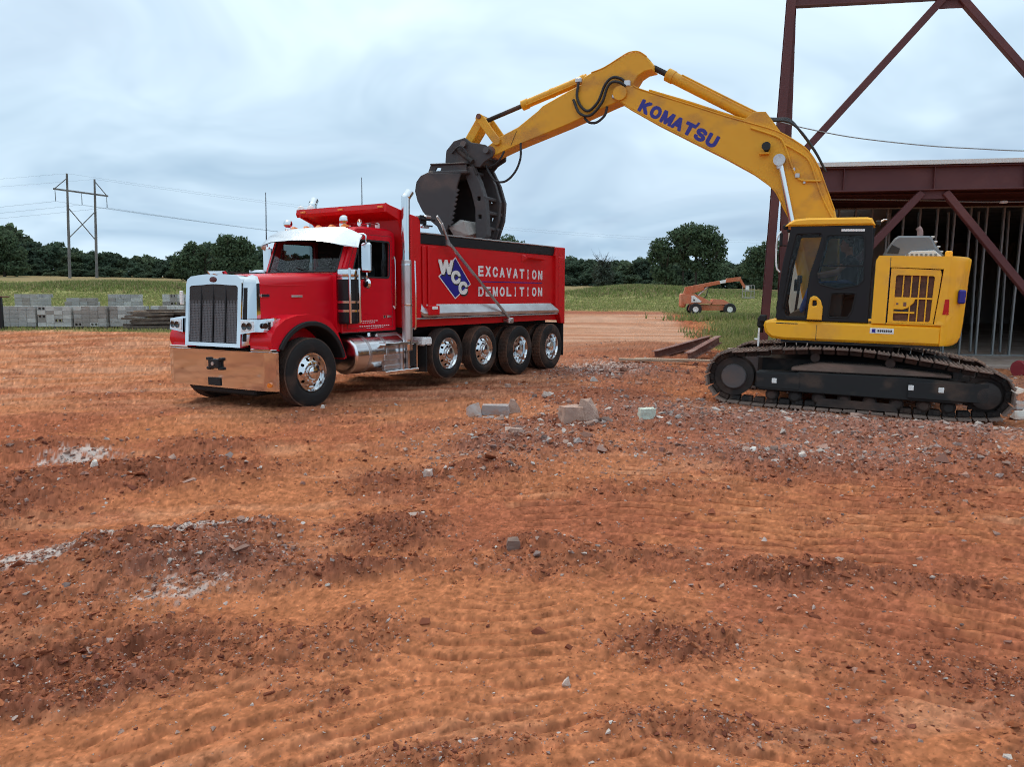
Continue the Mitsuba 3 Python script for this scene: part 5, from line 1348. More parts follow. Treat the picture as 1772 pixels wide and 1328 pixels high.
a_up = [(-5.25, 4.62), (-4.98, 4.80), (-4.58, 4.97), (-4.17, 5.25), (-4.07, 5.34), (-3.53, 5.59), (-3.30, 5.68), (-3.24, 5.82), (-3.10, 5.88), (-2.86, 5.95), (-2.60, 6.08), (-2.42, 6.17), (-2.30, 6.19), (-2.18, 6.17), (-2.05, 6.08), (-1.93, 5.93), (-1.93, 5.84), (-2.08, 5.82), (-2.2, 5.75), (-2.28, 5.62), (-2.36, 5.45), (-2.44, 5.34)]
a_lo = [(-2.61, 5.30), (-2.94, 5.18), (-3.57, 4.95), (-4.65, 4.60), (-5.12, 4.42), (-5.24, 4.44), (-5.29, 4.52)]
am("box_section", slab(a_up + a_lo, WC - 0.20, WC + 0.20, 0.016))
am("web_plate", tube(np.array([[a, WC - 0.202, z] for a, z in smooth_path(a_up[8:15], 4)]), 0.011, 6))
am("tip_boss", cyl([-5.17, WC - 0.24, 4.52], [-5.17, WC + 0.24, 4.52], 0.11, sides=24), "rust_steel")
am("seam", bar([-4.72, WC - 0.203, 4.62], [-4.60, WC - 0.203, 4.90], 0.006, 0.012, up=(0, 1, 0)), "dark_gap")
BCY = am("bucket_cylinder", cyl([-3.25, WC, 5.84], [-4.52, WC, 5.435], 0.085, sides=26), "boom_yellow", 40)
part(BCY, "gland", cat(cyl([-4.46, WC, 5.454], [-4.58, WC, 5.416], 0.10, sides=26), cyl([-3.92, WC, 5.627], [-3.98, WC, 5.608], 0.092, sides=26), cyl([-3.30, WC, 5.825], [-3.36, WC, 5.806], 0.092, sides=26)), "boom_yellow", EXC, kind="stuff")
part(BCY, "rod", cyl([-4.55, WC, 5.425], [-5.40, WC, 5.155], 0.045, sides=18), "track_steel", EXC)
part(BCY, "feed_pipe", tube(smooth_path([[-3.35, WC - 0.11, 5.75], [-4.0, WC - 0.11, 5.54], [-4.45, WC - 0.11, 5.40]], 4), 0.013, 8), "boom_yellow", EXC)
for s in (-1, 1):
    w = WC + s * 0.24
    am("link", slab(rounded([(-5.50, 5.18), (-5.42, 5.28), (-5.32, 5.22), (-4.94, 4.74), (-4.95, 4.64), (-5.06, 4.64)], 0.04), w - 0.025, w + 0.025, 0.008))
am("push_link", slab(rounded([(-5.48, 5.26), (-5.36, 5.24), (-5.34, 5.12), (-5.62, 4.70), (-5.76, 4.70), (-5.78, 4.80)], 0.04), WC - 0.16, WC + 0.16, 0.015))
am("link_pin", cyl([-5.41, WC - 0.29, 5.21], [-5.41, WC + 0.29, 5.21], 0.05, sides=18), "rust_steel")
am("hose", tube(smooth_path([[-2.40, WC - 0.24, 5.62], [-2.50, WC - 0.26, 5.71], [-2.66, WC - 0.27, 5.74], [-2.80, WC - 0.27, 5.62], [-2.92, WC - 0.26, 5.34], [-3.10, WC - 0.25, 5.18], [-3.25, WC - 0.25, 5.25], [-3.35, WC - 0.25, 5.45], [-3.33, WC - 0.24, 5.72]], 7), 0.026, 10), "rubber")
am("hose", tube(smooth_path([[-2.40, WC - 0.26, 5.57], [-2.52, WC - 0.29, 5.64], [-2.66, WC - 0.30, 5.65], [-2.75, WC - 0.30, 5.55], [-2.84, WC - 0.29, 5.3], [-3.06, WC - 0.27, 5.09], [-3.28, WC - 0.27, 5.14], [-3.42, WC - 0.26, 5.4]], 7), 0.026, 10), "rubber")
am("hose", tube(smooth_path([[-2.76, WC - 0.21, 5.24], [-2.80, WC - 0.22, 5.08], [-2.95, WC - 0.23, 4.96], [-3.10, WC - 0.23, 4.97], [-3.20, WC - 0.22, 5.06]], 7), 0.024, 10), "rubber")
am("hose", tube(smooth_path([[-4.51, WC - 0.20, 4.66], [-4.50, WC - 0.22, 4.36], [-4.60, WC - 0.24, 4.10], [-4.80, WC - 0.24, 3.93], [-5.02, WC - 0.22, 3.94], [-5.18, WC - 0.2, 4.10], [-5.26, WC - 0.2, 4.26]], 7), 0.022, 10), "rubber")
am("hose", tube(smooth_path([[-4.86, WC - 0.2, 4.52], [-4.93, WC - 0.22, 4.38], [-5.05, WC - 0.22, 4.27], [-5.22, WC - 0.2, 4.22]], 6), 0.02, 10), "rubber")
am("hose_fitting", cat(bx(-2.45, -2.32, WC - 0.28, WC - 0.19, 5.56, 5.68, 0.02), bx(-3.4, -3.27, WC - 0.27, WC - 0.19, 5.70, 5.80, 0.02), bx(-2.66, -2.58, WC - 0.30, WC - 0.25, 5.36, 5.44, 0.02)), "brushed_steel", kind="stuff")

# grapple bucket: coupler, bucket and the fingered clamp facing it
GB = numbered(XC + "__bucket")


def gb(name, mesh, mat="bucket_steel", smooth=30, **k):
    return part(GB, name, mesh, mat, EXC, smooth, **k)


qc = rounded([(-6.12, 4.30), (-6.10, 4.56), (-5.93, 4.74), (-5.68, 4.80), (-5.54, 4.70), (-5.22, 4.64), (-5.06, 4.52), (-5.06, 4.40), (-5.24, 4.30), (-5.33, 4.20), (-5.66, 4.26)], 0.04)
for w in (WC - 0.34, WC + 0.30):
    gb("coupler_plate", slab(qc, w, w + 0.05, 0.01))
gb("coupler_body", cat(bx(-5.98, -5.30, WC - 0.28, WC + 0.28, 4.26, 4.46, 0.05), bx(-5.95, -5.6, WC - 0.24, WC + 0.24, 4.44, 4.64, 0.06)))
for a, z in ((-5.68, 4.66), (-5.17, 4.52)):
    gb("coupler_pin", cyl([a, WC - 0.42, z], [a, WC + 0.42, z], 0.06, sides=18), "idler_steel")
gb("clamp_ram", cat(cyl([-5.90, WC - 0.30, 4.60], [-5.45, WC - 0.42, 4.30], 0.05), cyl([-5.60, WC - 0.36, 4.44], [-5.36, WC - 0.40, 4.05], 0.03)), "track_steel", kind="stuff")
gb("coupler_hose", tube(smooth_path([[-5.95, WC - 0.36, 4.5], [-5.75, WC - 0.42, 4.62], [-5.6, WC - 0.42, 4.5], [-5.56, WC - 0.4, 4.3]], 6), 0.018, 8), "rubber")
b0, b1 = WC - 0.60, WC + 0.60
bk = [(-6.38, 4.10), (-5.62, 4.06), (-5.70, 3.82), (-5.76, 3.56), (-5.82, 3.24), (-5.90, 2.97), (-6.03, 2.84), (-6.14, 3.02), (-6.30, 3.14), (-6.48, 3.32), (-6.61, 3.54), (-6.67, 3.74), (-6.64, 3.92), (-6.54, 4.04)]
for w in (b0, b1 - 0.05):
    gb("side_plate", slab(bk, w, w + 0.05, 0.008))
shell = bk[6:] + bk[:1]
sh_in = [(a + 0.035 * (1 if i < 7 else 0), z - (0.03 if i >= 6 else -0.02)) for i, (a, z) in enumerate(shell)]
gb("shell", slab(shell + sh_in[::-1], b0 + 0.05, b1 - 0.05, 0))
gb("top_beam", cat(bx(-6.38, -5.5, b0 + 0.02, b1 - 0.02, 4.06, 4.13, 0.02), slab([(-6.42, 4.12), (-6.36, 4.28), (-5.56, 4.25), (-5.55, 4.05), (-6.3, 4.08)], b0 + 0.1, b0 + 0.15, 0.006, holes=[rounded([(-6.27, 4.13), (-6.22, 4.21), (-6.11, 4.20), (-6.15, 4.12)], 0.02)]), slab([(-6.42, 4.12), (-6.36, 4.28), (-5.56, 4.25), (-5.55, 4.05), (-6.3, 4.08)], b1 - 0.15, b1 - 0.1, 0.006), bx(-6.36, -5.56, b0 + 0.06, b1 - 0.06, 4.255, 4.285, 0.01)), kind="stuff")
for i in range(5):
    w = b0 + 0.06 + i * 0.265
    gb("tooth", hull([[-6.05, w - 0.04, 2.98], [-6.05, w + 0.04, 2.98], [-5.94, w - 0.04, 3.02], [-5.94, w + 0.04, 3.02], [-5.97, w - 0.02, 2.70], [-5.97, w + 0.02, 2.70], [-5.90, w, 2.72]]), "track_steel")
ser = [(-5.72, 3.78), (-5.64, 3.74)]
zz = 3.74
while zz > 3.06:
    t = (3.78 - zz) / 0.72
    base = -5.72 - 0.14 * t
    ser += [(base + 0.075, zz - 0.02), (base + 0.02, zz - 0.055), (base + 0.07, zz - 0.09)]
    zz -= 0.09
ser += [(-5.86, 3.04), (-5.90, 3.10), (-5.78, 3.70)]
gb("serrated_edge", slab(ser, b0 - 0.012, b0 + 0.02, 0))
# clamp arms
tn = [(-5.66, 4.22), (-5.46, 4.22), (-5.30, 3.92), (-5.17, 3.57), (-5.13, 3.20), (-5.10, 2.86), (-5.20, 2.72), (-5.34, 2.72), (-5.36, 3.00), (-5.38, 3.40), (-5.47, 3.70), (-5.60, 4.00)]
tf = [(-5.60, 4.26), (-5.40, 4.24), (-5.22, 3.92), (-5.10, 3.56), (-5.12, 3.20), (-5.24, 2.84), (-5.36, 2.72), (-5.48, 2.74), (-5.40, 3.02), (-5.36, 3.40), (-5.44, 3.72), (-5.58, 4.02)]
for w, sh, tk in ((WC - 0.42, tn, 0.20), (WC + 0.16, tf, 0.10), (WC + 0.42, tf, 0.09)):
    gb("clamp_arm", slab(rounded(sh, 0.025), w, w + tk, 0.012, holes=[rounded([(a, z), (a + 0.07, z), (a + 0.07, z - 0.08), (a, z - 0.08)], 0.02) for a, z in ((-5.33, 3.62), (-5.30, 3.26))]))
for z, a in ((3.60, -5.20), (3.32, -5.18), (3.02, -5.22), (4.12, -5.5)):
    gb("clamp_bar", bx(a - 0.08, a + 0.03, WC - 0.40, WC + 0.48, z - 0.035, z + 0.035, 0.015))
for w in (WC - 0.30, WC - 0.14, WC + 0.22, WC + 0.36):
    gb("clamp_tine", slab([(-5.20, 3.04), (-5.13, 3.0), (-5.20, 2.80), (-5.42, 2.66), (-5.30, 2.86)], w - 0.03, w + 0.03, 0.008))
part(None, "concrete_chunk", hull([[-5.9, 1.0, 3.0], [-5.86, 1.5, 3.02], [-5.55, 0.98, 3.12], [-5.42, 1.5, 3.06], [-5.7, 1.1, 3.17], [-5.5, 1.7, 3.14], [-5.8, 1.9, 3.1], [-5.38, 1.2, 2.9], [-5.8, 1.1, 2.8], [-5.5, 1.8, 2.8], [-5.45, 1.0, 2.85]]), "concrete", EXC, False)
labels["concrete_chunk"] = {"label": "pale lump of concrete gripped between the bucket and its clamp", "category": "rubble"}

# ---------------------------------------------------------------- the operator, seated behind the cab's side glass
PR = thing("person", "operator in dark shirt and blue jeans seated at the levers in the yellow cab", "person")
PO = np.array([1.55, 0.70, 1.97])


def body(joints, bones, edge=0.022, it=8):
    ms = []
    for a, b in bones:
        (pa, ra), (pb, rb) = joints[a], joints[b]
        pts = []
        for p, r in ((pa, ra), (pb, rb)):
            s = trimesh.creation.icosphere(subdivisions=2, radius=r).vertices + np.array(p)
            pts.append(s)
        ms.append(m3.Manifold.hull_points(np.vstack(pts)))
    m = m3.Manifold.batch_boolean(ms, m3.OpType.Add).refine_to_length(edge)
    t = tri(m)
    t.merge_vertices()
    trimesh.smoothing.filter_taubin(t, 0.5, 0.53, it)
    return t


J = {"pel": ((1.62, 0.70, 2.02), 0.135), "bel": ((1.64, 0.70, 2.14), 0.125), "che": ((1.66, 0.70, 2.34), 0.135), "sl": ((1.65, 0.54, 2.44), 0.062), "sr": ((1.65, 0.86, 2.44), 0.062),
     "nk": ((1.63, 0.70, 2.52), 0.052), "hd0": ((1.60, 0.70, 2.60), 0.07), "el": ((1.47, 0.44, 2.22), 0.043), "er": ((1.47, 0.96, 2.22), 0.043), "wl": ((1.20, 0.38, 2.17), 0.030), "wr": ((1.24, 0.97, 2.15), 0.030),
     "hl": ((1.60, 0.60, 2.0), 0.095), "hr": ((1.60, 0.80, 2.0), 0.095), "kl": ((1.12, 0.52, 1.98), 0.066), "kr": ((1.14, 0.86, 1.98), 0.066), "al": ((0.98, 0.50, 1.58), 0.046), "ar": ((1.02, 0.86, 1.58), 0.046)}
part(PR, "shirt", body(J, [("bel", "che"), ("che", "sl"), ("che", "sr"), ("sl", "sr"), ("pel", "bel")]), "dark_shirt", EXC, True)
JA = {k: (p, r + 0.006) for k, (p, r) in J.items()}
part(PR, "shirt_sleeves", body({**J, "ml": ((1.56, 0.49, 2.33), 0.054), "mr": ((1.56, 0.91, 2.33), 0.054)}, [("sl", "ml"), ("sr", "mr"), ("sl", "sr")]), "dark_shirt", EXC, True)
part(PR, "jeans", body(JA, [("pel", "hl"), ("pel", "hr"), ("hl", "kl"), ("hr", "kr"), ("kl", "al"), ("kr", "ar")]), "denim", EXC, True)
B2 = dict(J)
for s, wn, w0 in ((-1, "l", "wl"), (1, "r", "wr")):
    p = np.array(J[w0][0])
    palm = p + np.array([-0.06, 0.0, -0.005])
    B2["p" + wn] = (tuple(palm), 0.028)
    for q in range(4):
        k0 = palm + np.array([-0.02, -0.03 * s + 0.02 * s * q, 0.012])
        k1 = k0 + np.array([-0.036, 0, -0.012])
        k2 = k1 + np.array([-0.010, 0, -0.032])
        for nm, kk in (("0", k0), ("1", k1), ("2", k2)):
            B2["f%s%d%s" % (wn, q, nm)] = (tuple(kk), 0.0092)
    t0 = palm + np.array([0.005, -0.032 * s, 0.0])
    B2["t%s0" % wn], B2["t%s1" % wn] = (tuple(t0), 0.011), (tuple(t0 + np.array([-0.035, -0.004 * s, -0.02])), 0.0095)
bones = [("el", "wl"), ("er", "wr"), ("wl", "pl"), ("wr", "pr"), ("sl", "el"), ("sr", "er"), ("sl", "sr"), ("nk", "hd0"), ("nk", "sl"), ("nk", "sr")]
for wn in "lr":
    for q in range(4):
        bones += [("p" + wn, "f%s%d0" % (wn, q)), ("f%s%d0" % (wn, q), "f%s%d1" % (wn, q)), ("f%s%d1" % (wn, q), "f%s%d2" % (wn, q))]
    bones += [("p" + wn, "t%s0" % wn), ("t%s0" % wn, "t%s1" % wn)]
# head looking forward to the bucket (towards -a)
hx, hy, hz = 1.585, 0.70, 2.66
H = {"sk": ((hx + 0.012, hy, hz + 0.035), 0.092), "fc": ((hx - 0.02, hy, hz - 0.02), 0.076), "ch": ((hx - 0.052, hy, hz - 0.075), 0.038), "jl": ((hx - 0.0, hy - 0.035, hz - 0.065), 0.034), "jr": ((hx, hy + 0.035, hz - 0.065), 0.034),
     "n0": ((hx - 0.088, hy, hz + 0.012), 0.012), "n1": ((hx - 0.108, hy, hz - 0.022), 0.013), "b0": ((hx - 0.078, hy - 0.034, hz + 0.026), 0.014), "b1": ((hx - 0.078, hy + 0.034, hz + 0.026), 0.014),
     "e0": ((hx + 0.015, hy - 0.082, hz - 0.005), 0.016), "e1": ((hx + 0.015, hy - 0.082, hz + 0.02), 0.018), "e2": ((hx + 0.015, hy + 0.082, hz - 0.005), 0.016), "e3": ((hx + 0.015, hy + 0.082, hz + 0.02), 0.018),
     "m0": ((hx - 0.083, hy - 0.018, hz - 0.05), 0.011), "m1": ((hx - 0.083, hy + 0.018, hz - 0.05), 0.011), "nk2": ((hx + 0.02, hy, hz - 0.08), 0.052)}
B2.update(H)
bones += [("sk", "fc"), ("fc", "ch"), ("ch", "jl"), ("ch", "jr"), ("jl", "fc"), ("jr", "fc"), ("n0", "n1"), ("b0", "b1"), ("e0", "e1"), ("e2", "e3"), ("m0", "m1"), ("nk", "nk2"), ("nk2", "sk"), ("hd0", "nk2")]
part(PR, "body", body(B2, bones, 0.011, 5), "skin", EXC, True)
for s in (-1, 1):
    part(PR, "eye", trimesh.creation.icosphere(2, 0.011).apply_translation([hx - 0.086, hy + s * 0.031, hz + 0.006]), "hair", EXC, True)
hm = trimesh.creation.icosphere(3, 0.1).apply_translation([hx + 0.022, hy, hz + 0.043])
hm = trimesh.intersections.slice_mesh_plane(hm, [0.75, 0, 0.66], [hx - 0.005, hy, hz + 0.02])
part(PR, "hair", hm, "hair", EXC, True)
for w in (0.50, 0.86):
    part(PR, "boot", hull([[1.03, w - 0.045, 1.475], [1.03, w + 0.045, 1.475], [0.78, w - 0.04, 1.475], [0.78, w + 0.04, 1.475], [0.80, w - 0.035, 1.53], [0.80, w + 0.035, 1.53], [1.02, w - 0.045, 1.62], [1.02, w + 0.045, 1.62], [0.93, w, 1.62]]), "boot_leather", EXC, 40)

# ---------------------------------------------------------------- the steel frame building (b along its front, n into it, z up)
BL = thing("steel_frame_building", "unfinished building of maroon steel beams and braces with bare metal studs", "building")


def bl(name, mesh, mat="maroon_steel", smooth=False, **k):
    return part(BL, name, mesh, mat, BLD, smooth, **k)


bl("column", beam_i([-4.86, 0, -0.1], [-4.42, 0, 9.6], 0.2, 0.18, up=(0, 1, 0)))
bl("column", beam_i([-4.40, 0.25, -0.1], [-4.42, 0.25, 9.6], 0.2, 0.16, up=(0, 1, 0)))
bl("column", beam_i([2.25, 0, -0.1], [2.25, 0, 9.6], 0.2, 0.2, up=(0, 1, 0)))
bl("column", beam_i([8.6, 0, -0.1], [8.6, 0, 9.6], 0.2, 0.2, up=(0, 1, 0)))
GD = bl("girder", beam_i([-4.3, 0, 4.29], [12.9, 0, 4.29], 0.54, 0.22, tf=0.028))
for b in (-3.2, -1.28, 0.6, 2.25):
    part(GD, "stiffener", bx(b - 0.006, b + 0.006, -0.105, -0.008, 4.05, 4.53), "maroon_steel", BLD, False)
bl("top_beam", beam_i([-4.45, 0, 8.33], [12.9, 0, 8.33], 0.42, 0.2))
for p0, p1 in (([-4.25, 0, 4.75], [-1.30, 0, 8.12]), ([-0.92, 0, 8.12], [2.1, 0, 4.66]), ([-1.50, 0, 3.98], [-4.6, 0, 0.40]), ([-1.02, 0, 3.98], [2.05, 0, 0.25])):
    B = bl("brace", bar(p0, p1, 0.16, 0.16, up=(0, 1, 0), ch=0.012))
for b, z, s in ((-1.11, 8.05, -1), (-1.26, 3.96, -1)):
    bl("gusset", slab([(b - 0.36, z + 0.08), (b + 0.36, z + 0.08), (b + 0.24, z - 0.13), (b - 0.24, z - 0.13)], -0.012, 0.012, 0))
bl("gusset", slab([(-4.35, 4.57), (-3.9, 4.57), (-3.95, 5.0), (-4.3, 5.0)], -0.012, 0.012, 0))
for n in (1.4, 2.8, 4.4):
    bl("joist", beam_i([-3.3, n, 4.29], [12.9, n, 4.29], 0.4, 0.15), "maroon_steel")
# roof deck with its pale edge, over a deep hall open only at the front
bl("roof_deck", slab([(-3.9, -0.14), (13.0, -0.14), (13.0, 30.0), (0.4, 30.0), (0.4, 9.0), (-2.6, 6.0), (-3.9, 6.0)], 4.60, 4.66, 0, axes=(0, 1, 2)), "deck_steel")
bl("roof_edge", bx(-4.1, 13.0, -0.18, -0.145, 4.57, 4.665), "roof_white")
rib = []
for i in range(36):
    n = 0.2 + i * 0.25
    rib.append(bx(-2.4 if n < 6 else 0.6, 12.9, n, n + 0.1, 4.565, 4.598))
bl("deck_ribs", cat(*rib), "deck_steel", kind="stuff")
bl("back_wall", bx(0.4, 13.0, 29.9, 30.0, 0.0, 4.6), "wall_board")
bl("end_wall", bx(13.0, 13.1, 0.3, 30.0, 0.0, 4.6), "wall_board")
bl("end_wall", bx(-3.40, -3.35, 1.2, 6.0, 0.0, 4.6), "wall_board")
bl("end_wall", slab([(-3.40, 6.0), (-3.3, 6.0), (0.45, 9.0), (0.45, 30.0), (0.4, 30.0), (0.4, 9.05)], 0.0, 4.6, 0, axes=(0, 1, 2)), "wall_board")
bl("hall_floor", slab([(-3.3, 6.1), (12.95, 6.1), (12.95, 29.9), (0.5, 29.9), (0.5, 9.0)], -0.3, 0.045, 0, axes=(0, 1, 2)), "slab_concrete")
SL = bl("floor_slab", bx(-5.0, 13.0, 0.55, 6.1, -0.4, 0.05, 0.015), "slab_concrete")
bl("bottom_track", bx(-3.3, 12.9, 3.78, 3.90, 0.052, 0.08), "stud_steel")
bl("top_track", bx(-3.3, 12.9, 3.78, 3.90, 4.0, 4.03), "stud_steel")
st_rng = np.random.default_rng(5)
stud = cat(bx(-0.02, 0.02, 0, 0.003, 0, 1), bx(-0.021, -0.018, 0, 0.09, 0, 1), bx(-0.02, 0.02, 0.087, 0.09, 0, 1))
for i in range(39):
    b = -3.27 + 0.418 * i
    v = stud.vertices
    lean = 0.024 + st_rng.normal(0, 0.004)
    m = trimesh.Trimesh(np.c_[v[:, 0] + b + lean * (v[:, 2] * 3.76) - 0.03, v[:, 1] + 3.795, 0.081 + v[:, 2] * 3.915], stud.faces, process=False)
    bl("stud", m, "stud_steel")
for i in range(16):
    b = -3.1 + 0.78 * i
    m = trimesh.Trimesh(np.c_[stud.vertices[:, 0] + b, stud.vertices[:, 1] + 4.9, 0.081 + stud.vertices[:, 2] * 3.915], stud.faces, process=False)
    bl("stud", m, "stud_steel")
bl("conduit", tube(smooth_path([[-3.3, 0.6, 3.93], [-1.0, 0.6, 3.86], [0.5, 0.6, 3.80], [6.0, 0.6, 3.80]], 5), 0.016, 8), "stud_steel")
bl("junction_lamp", cat(bx(0.37, 0.53, 0.55, 0.66, 3.77, 3.83, 0.02)), "white_paint")
cable = smooth_path([[-4.70, -0.1, 5.62], [-3.98, -0.1, 5.42], [-2.97, -0.1, 5.2], [-1.5, -0.1, 4.99], [-0.41, -0.1, 4.89], [0.55, -0.1, 4.82], [2.2, -0.1, 4.78]], 8)
K = thing("power_cable", "thin slack cable strung across in front of the maroon frame", "cable")
scene[K] = mikit.ply(trimesh.Trimesh(BLD(tube(cable, 0.013, 6).vertices), tube(cable, 0.013, 6).faces, process=False), "stud_steel", smooth=40)

# ---------------------------------------------------------------- chunks of broken concrete and stones one can pick out
def chunk(seed, size, n=9, shape=None):
    """A broken lump: hull of a few scattered corners, edges chipped and faces roughened."""
    r = np.random.default_rng(seed)
    p = np.array(shape, float) if shape is not None else r.uniform(-1, 1, (n, 3)) * np.array([1, 1, 1])
    if shape is None:
        p /= np.maximum(np.linalg.norm(p, axis=1, keepdims=True) / 1.25, 0.75)
        p = np.vstack([p, [[-0.8, -0.7, -0.9], [0.85, -0.6, -0.9], [0.7, 0.8, -0.9], [-0.75, 0.75, -0.9]]])
    h = trimesh.convex.convex_hull(p * np.array(size) / 2)
    h = h.subdivide().subdivide()
    v = h.vertices
    s = 1.0 / max(size)
    d = meshkit.fbm(v * s * 3.0 + seed, 4, seed) - 0.5
    e = np.abs(meshkit.fbm(v * s * 7.0 + seed * 3, 3, seed + 1) - 0.5)
    v = v * (1 + 0.34 * d[:, None] - 0.25 * e[:, None])
    return trimesh.Trimesh(v, h.faces, process=False)


PEAK = [(-1, -0.8, -1), (1, -0.7, -1), (0.9, 0.9, -1), (-0.9, 0.8, -1), (-0.5, -0.3, 0.95), (0.15, 0.5, 0.95), (0.2, -0.35, 0.8), (0.9, -0.5, -0.1), (-0.85, 0.1, 0.3), (0.75, 0.4, 0.25)]
CUBE = [(-1, -1, -1), (1, -0.95, -1), (1, 1, -1), (-0.95, 1, -1), (-0.9, -0.95, 0.95), (0.95, -0.9, 0.9), (0.9, 0.9, 1), (-0.95, 0.95, 0.92)]
principled("drum_red", specks((0.22, 0.018, 0.03), (0.3, 0.05, 0.05), 5.0, 0.4, 0.7), 0.5)
principled("stone_pale", specks((0.46, 0.40, 0.37), (0.42, 0.25, 0.18), 9.0, 0.35, 0.7), 0.95)
principled("stone_grey", specks((0.29, 0.26, 0.255), (0.34, 0.2, 0.15), 9.0, 0.35, 0.7), 0.95)
principled("stone_tan", specks((0.40, 0.26, 0.20), (0.33, 0.22, 0.18), 8.0, 0.35, 0.7), 0.95)
principled("stone_white", specks((0.60, 0.56, 0.51), (0.47, 0.32, 0.25), 9.0, 0.35, 0.7), 0.9)
principled("stone_green", specks((0.50, 0.54, 0.46), (0.40, 0.43, 0.37), 9.0, 0.35, 0.7), 0.9)
principled("stone_dark", specks((0.15, 0.10, 0.085), (0.22, 0.14, 0.11), 14.0, 0.35, 0.7), 0.95)
ROCKS = [
    ("concrete_chunk", "round pale chunk at the near end of the grey rubble row", "rubble", -0.544, 11.30, (0.25, 0.22, 0.22), "stone_pale", 11, 20),
    ("concrete_chunk", "long grey slab lying in the middle of the rubble row", "rubble", -0.24, 11.40, (0.42, 0.2, 0.17), "stone_grey", 12, -8),
    ("concrete_chunk", "pointed pinkish chunk at the excavator end of the rubble row", "rubble", 0.02, 11.55, (0.2, 0.2, 0.27), "stone_tan", 13, 10),
    ("concrete_chunk", "small pale flake in front of the long grey slab", "rubble", -0.33, 10.92, (0.16, 0.1, 0.07), "stone_pale", 14, 0),
    ("concrete_chunk", "second small pale flake in front of the long grey slab, nearer the middle", "rubble", -0.20, 10.85, (0.19, 0.1, 0.07), "stone_tan", 15, 12),
    ("concrete_chunk", "squat tan block leaning against the tall pink chunk", "rubble", 0.76, 10.2, (0.28, 0.26, 0.25), "stone_tan", 16, 15),
    ("concrete_chunk", "tall pink chunk with a sloping top, biggest rock in the yard", "rubble", 0.97, 10.2, (0.30, 0.30, 0.36), "stone_tan", 17, -25),
    ("concrete_chunk", "brown stone at the foot of the tall pink chunk", "rubble", 1.19, 10.02, (0.13, 0.12, 0.12), "stone_dark", 18, 0),
    ("concrete_block", "pale greenish square block alone on the gravel", "rubble", 1.774, 10.43, (0.22, 0.16, 0.2), "stone_green", 19, 5),
    ("concrete_chunk", "white scrap beside the pale greenish block", "rubble", 1.945, 10.28, (0.14, 0.1, 0.07), "stone_white", 20, 30),
    ("concrete_chunk", "flat pale slab among the dark clods in the middle of the yard", "rubble", 0.014, 9.50, (0.28, 0.14, 0.07), "stone_pale", 21, -12),
    ("stone", "white stone alone on the orange clay, nearest of all to the viewer", "stone", 0.237, 3.33, (0.05, 0.045, 0.045), "stone_white", 22, 0),
    ("stone", "dark brown lump standing on the smooth clay", "stone", 0.015, 5.07, (0.10, 0.09, 0.09), "stone_dark", 23, 0),
    ("stone", "pinkish stone on bare clay between the truck's rear wheels and the rubble row", "stone", -0.07, 14.6, (0.13, 0.12, 0.13), "stone_tan", 24, 0),
    ("concrete_slab", "long pale broken slab behind the excavator's track end", "rubble", 9.35, 14.75, (0.95, 0.35, 0.16), "stone_white", 25, -6),
    ("concrete_slab", "lower pale slab beside the rear end of the near track", "rubble", 8.05, 12.25, (0.8, 0.35, 0.15), "stone_white", 26, -10),
    ("concrete_chunk", "grey lump between the two pale slabs behind the track", "rubble", 8.55, 13.15, (0.5, 0.35, 0.2), "stone_grey", 27, 0),
    ("concrete_chunk", "flat pinkish flake on the edge of the smooth clay", "rubble", -0.64, 5.95, (0.13, 0.07, 0.03), "stone_tan", 28, 20),
    ("concrete_chunk", "thin pale flake just nearer than the pinkish flake", "rubble", -0.74, 5.72, (0.13, 0.05, 0.03), "stone_pale", 29, 25),
    ("stone", "white pebble just behind the truck's front wheel", "stone", -2.83, 11.82, (0.08, 0.07, 0.08), "stone_white", 30, 0),
]
for nm, lab, ct, x, y, sz, mat, seed, yaw in ROCKS:
    shp = PEAK if seed in (13, 17) else (CUBE if seed in (12, 16, 19) else None)
    k = thing(nm, lab, ct)
    f = yaw_frame(x, y, ground_z(x, y) + sz[2] * 0.27, yaw)
    m = chunk(seed, sz, shape=shp)
    scene[k] = mikit.ply(trimesh.Trimesh(f(m.vertices), m.faces, process=False), mat, smooth=False)
rub = np.random.default_rng(44)
SPOTS = [(1.1, 10.05, 0.30, 0.18, 9, "rubble at the foot of the tall pink chunk"), (0.25, 8.75, 0.42, 0.40, 16, "rubble among the dark clods in the middle of the yard"), (-0.25, 7.35, 0.4, 0.25, 9, "rubble on the rim of the dark hollow"),
         (-0.15, 11.2, 0.35, 0.2, 8, "rubble round the grey rubble row"), (3.0, 8.1, 0.7, 0.25, 14, "rubble on the stony bank before the excavator"), (8.3, 13.0, 0.9, 0.9, 22, "rubble heaped by the rear end of the near track"),
         (0.6, 12.9, 0.7, 0.6, 9, "rubble on the clay between truck and excavator"), (3.4, 11.9, 0.6, 0.35, 14, "rubble under the front end of the near track"), (-3.6, 7.4, 0.7, 0.3, 10, "rubble on the dark heap across from the truck")]
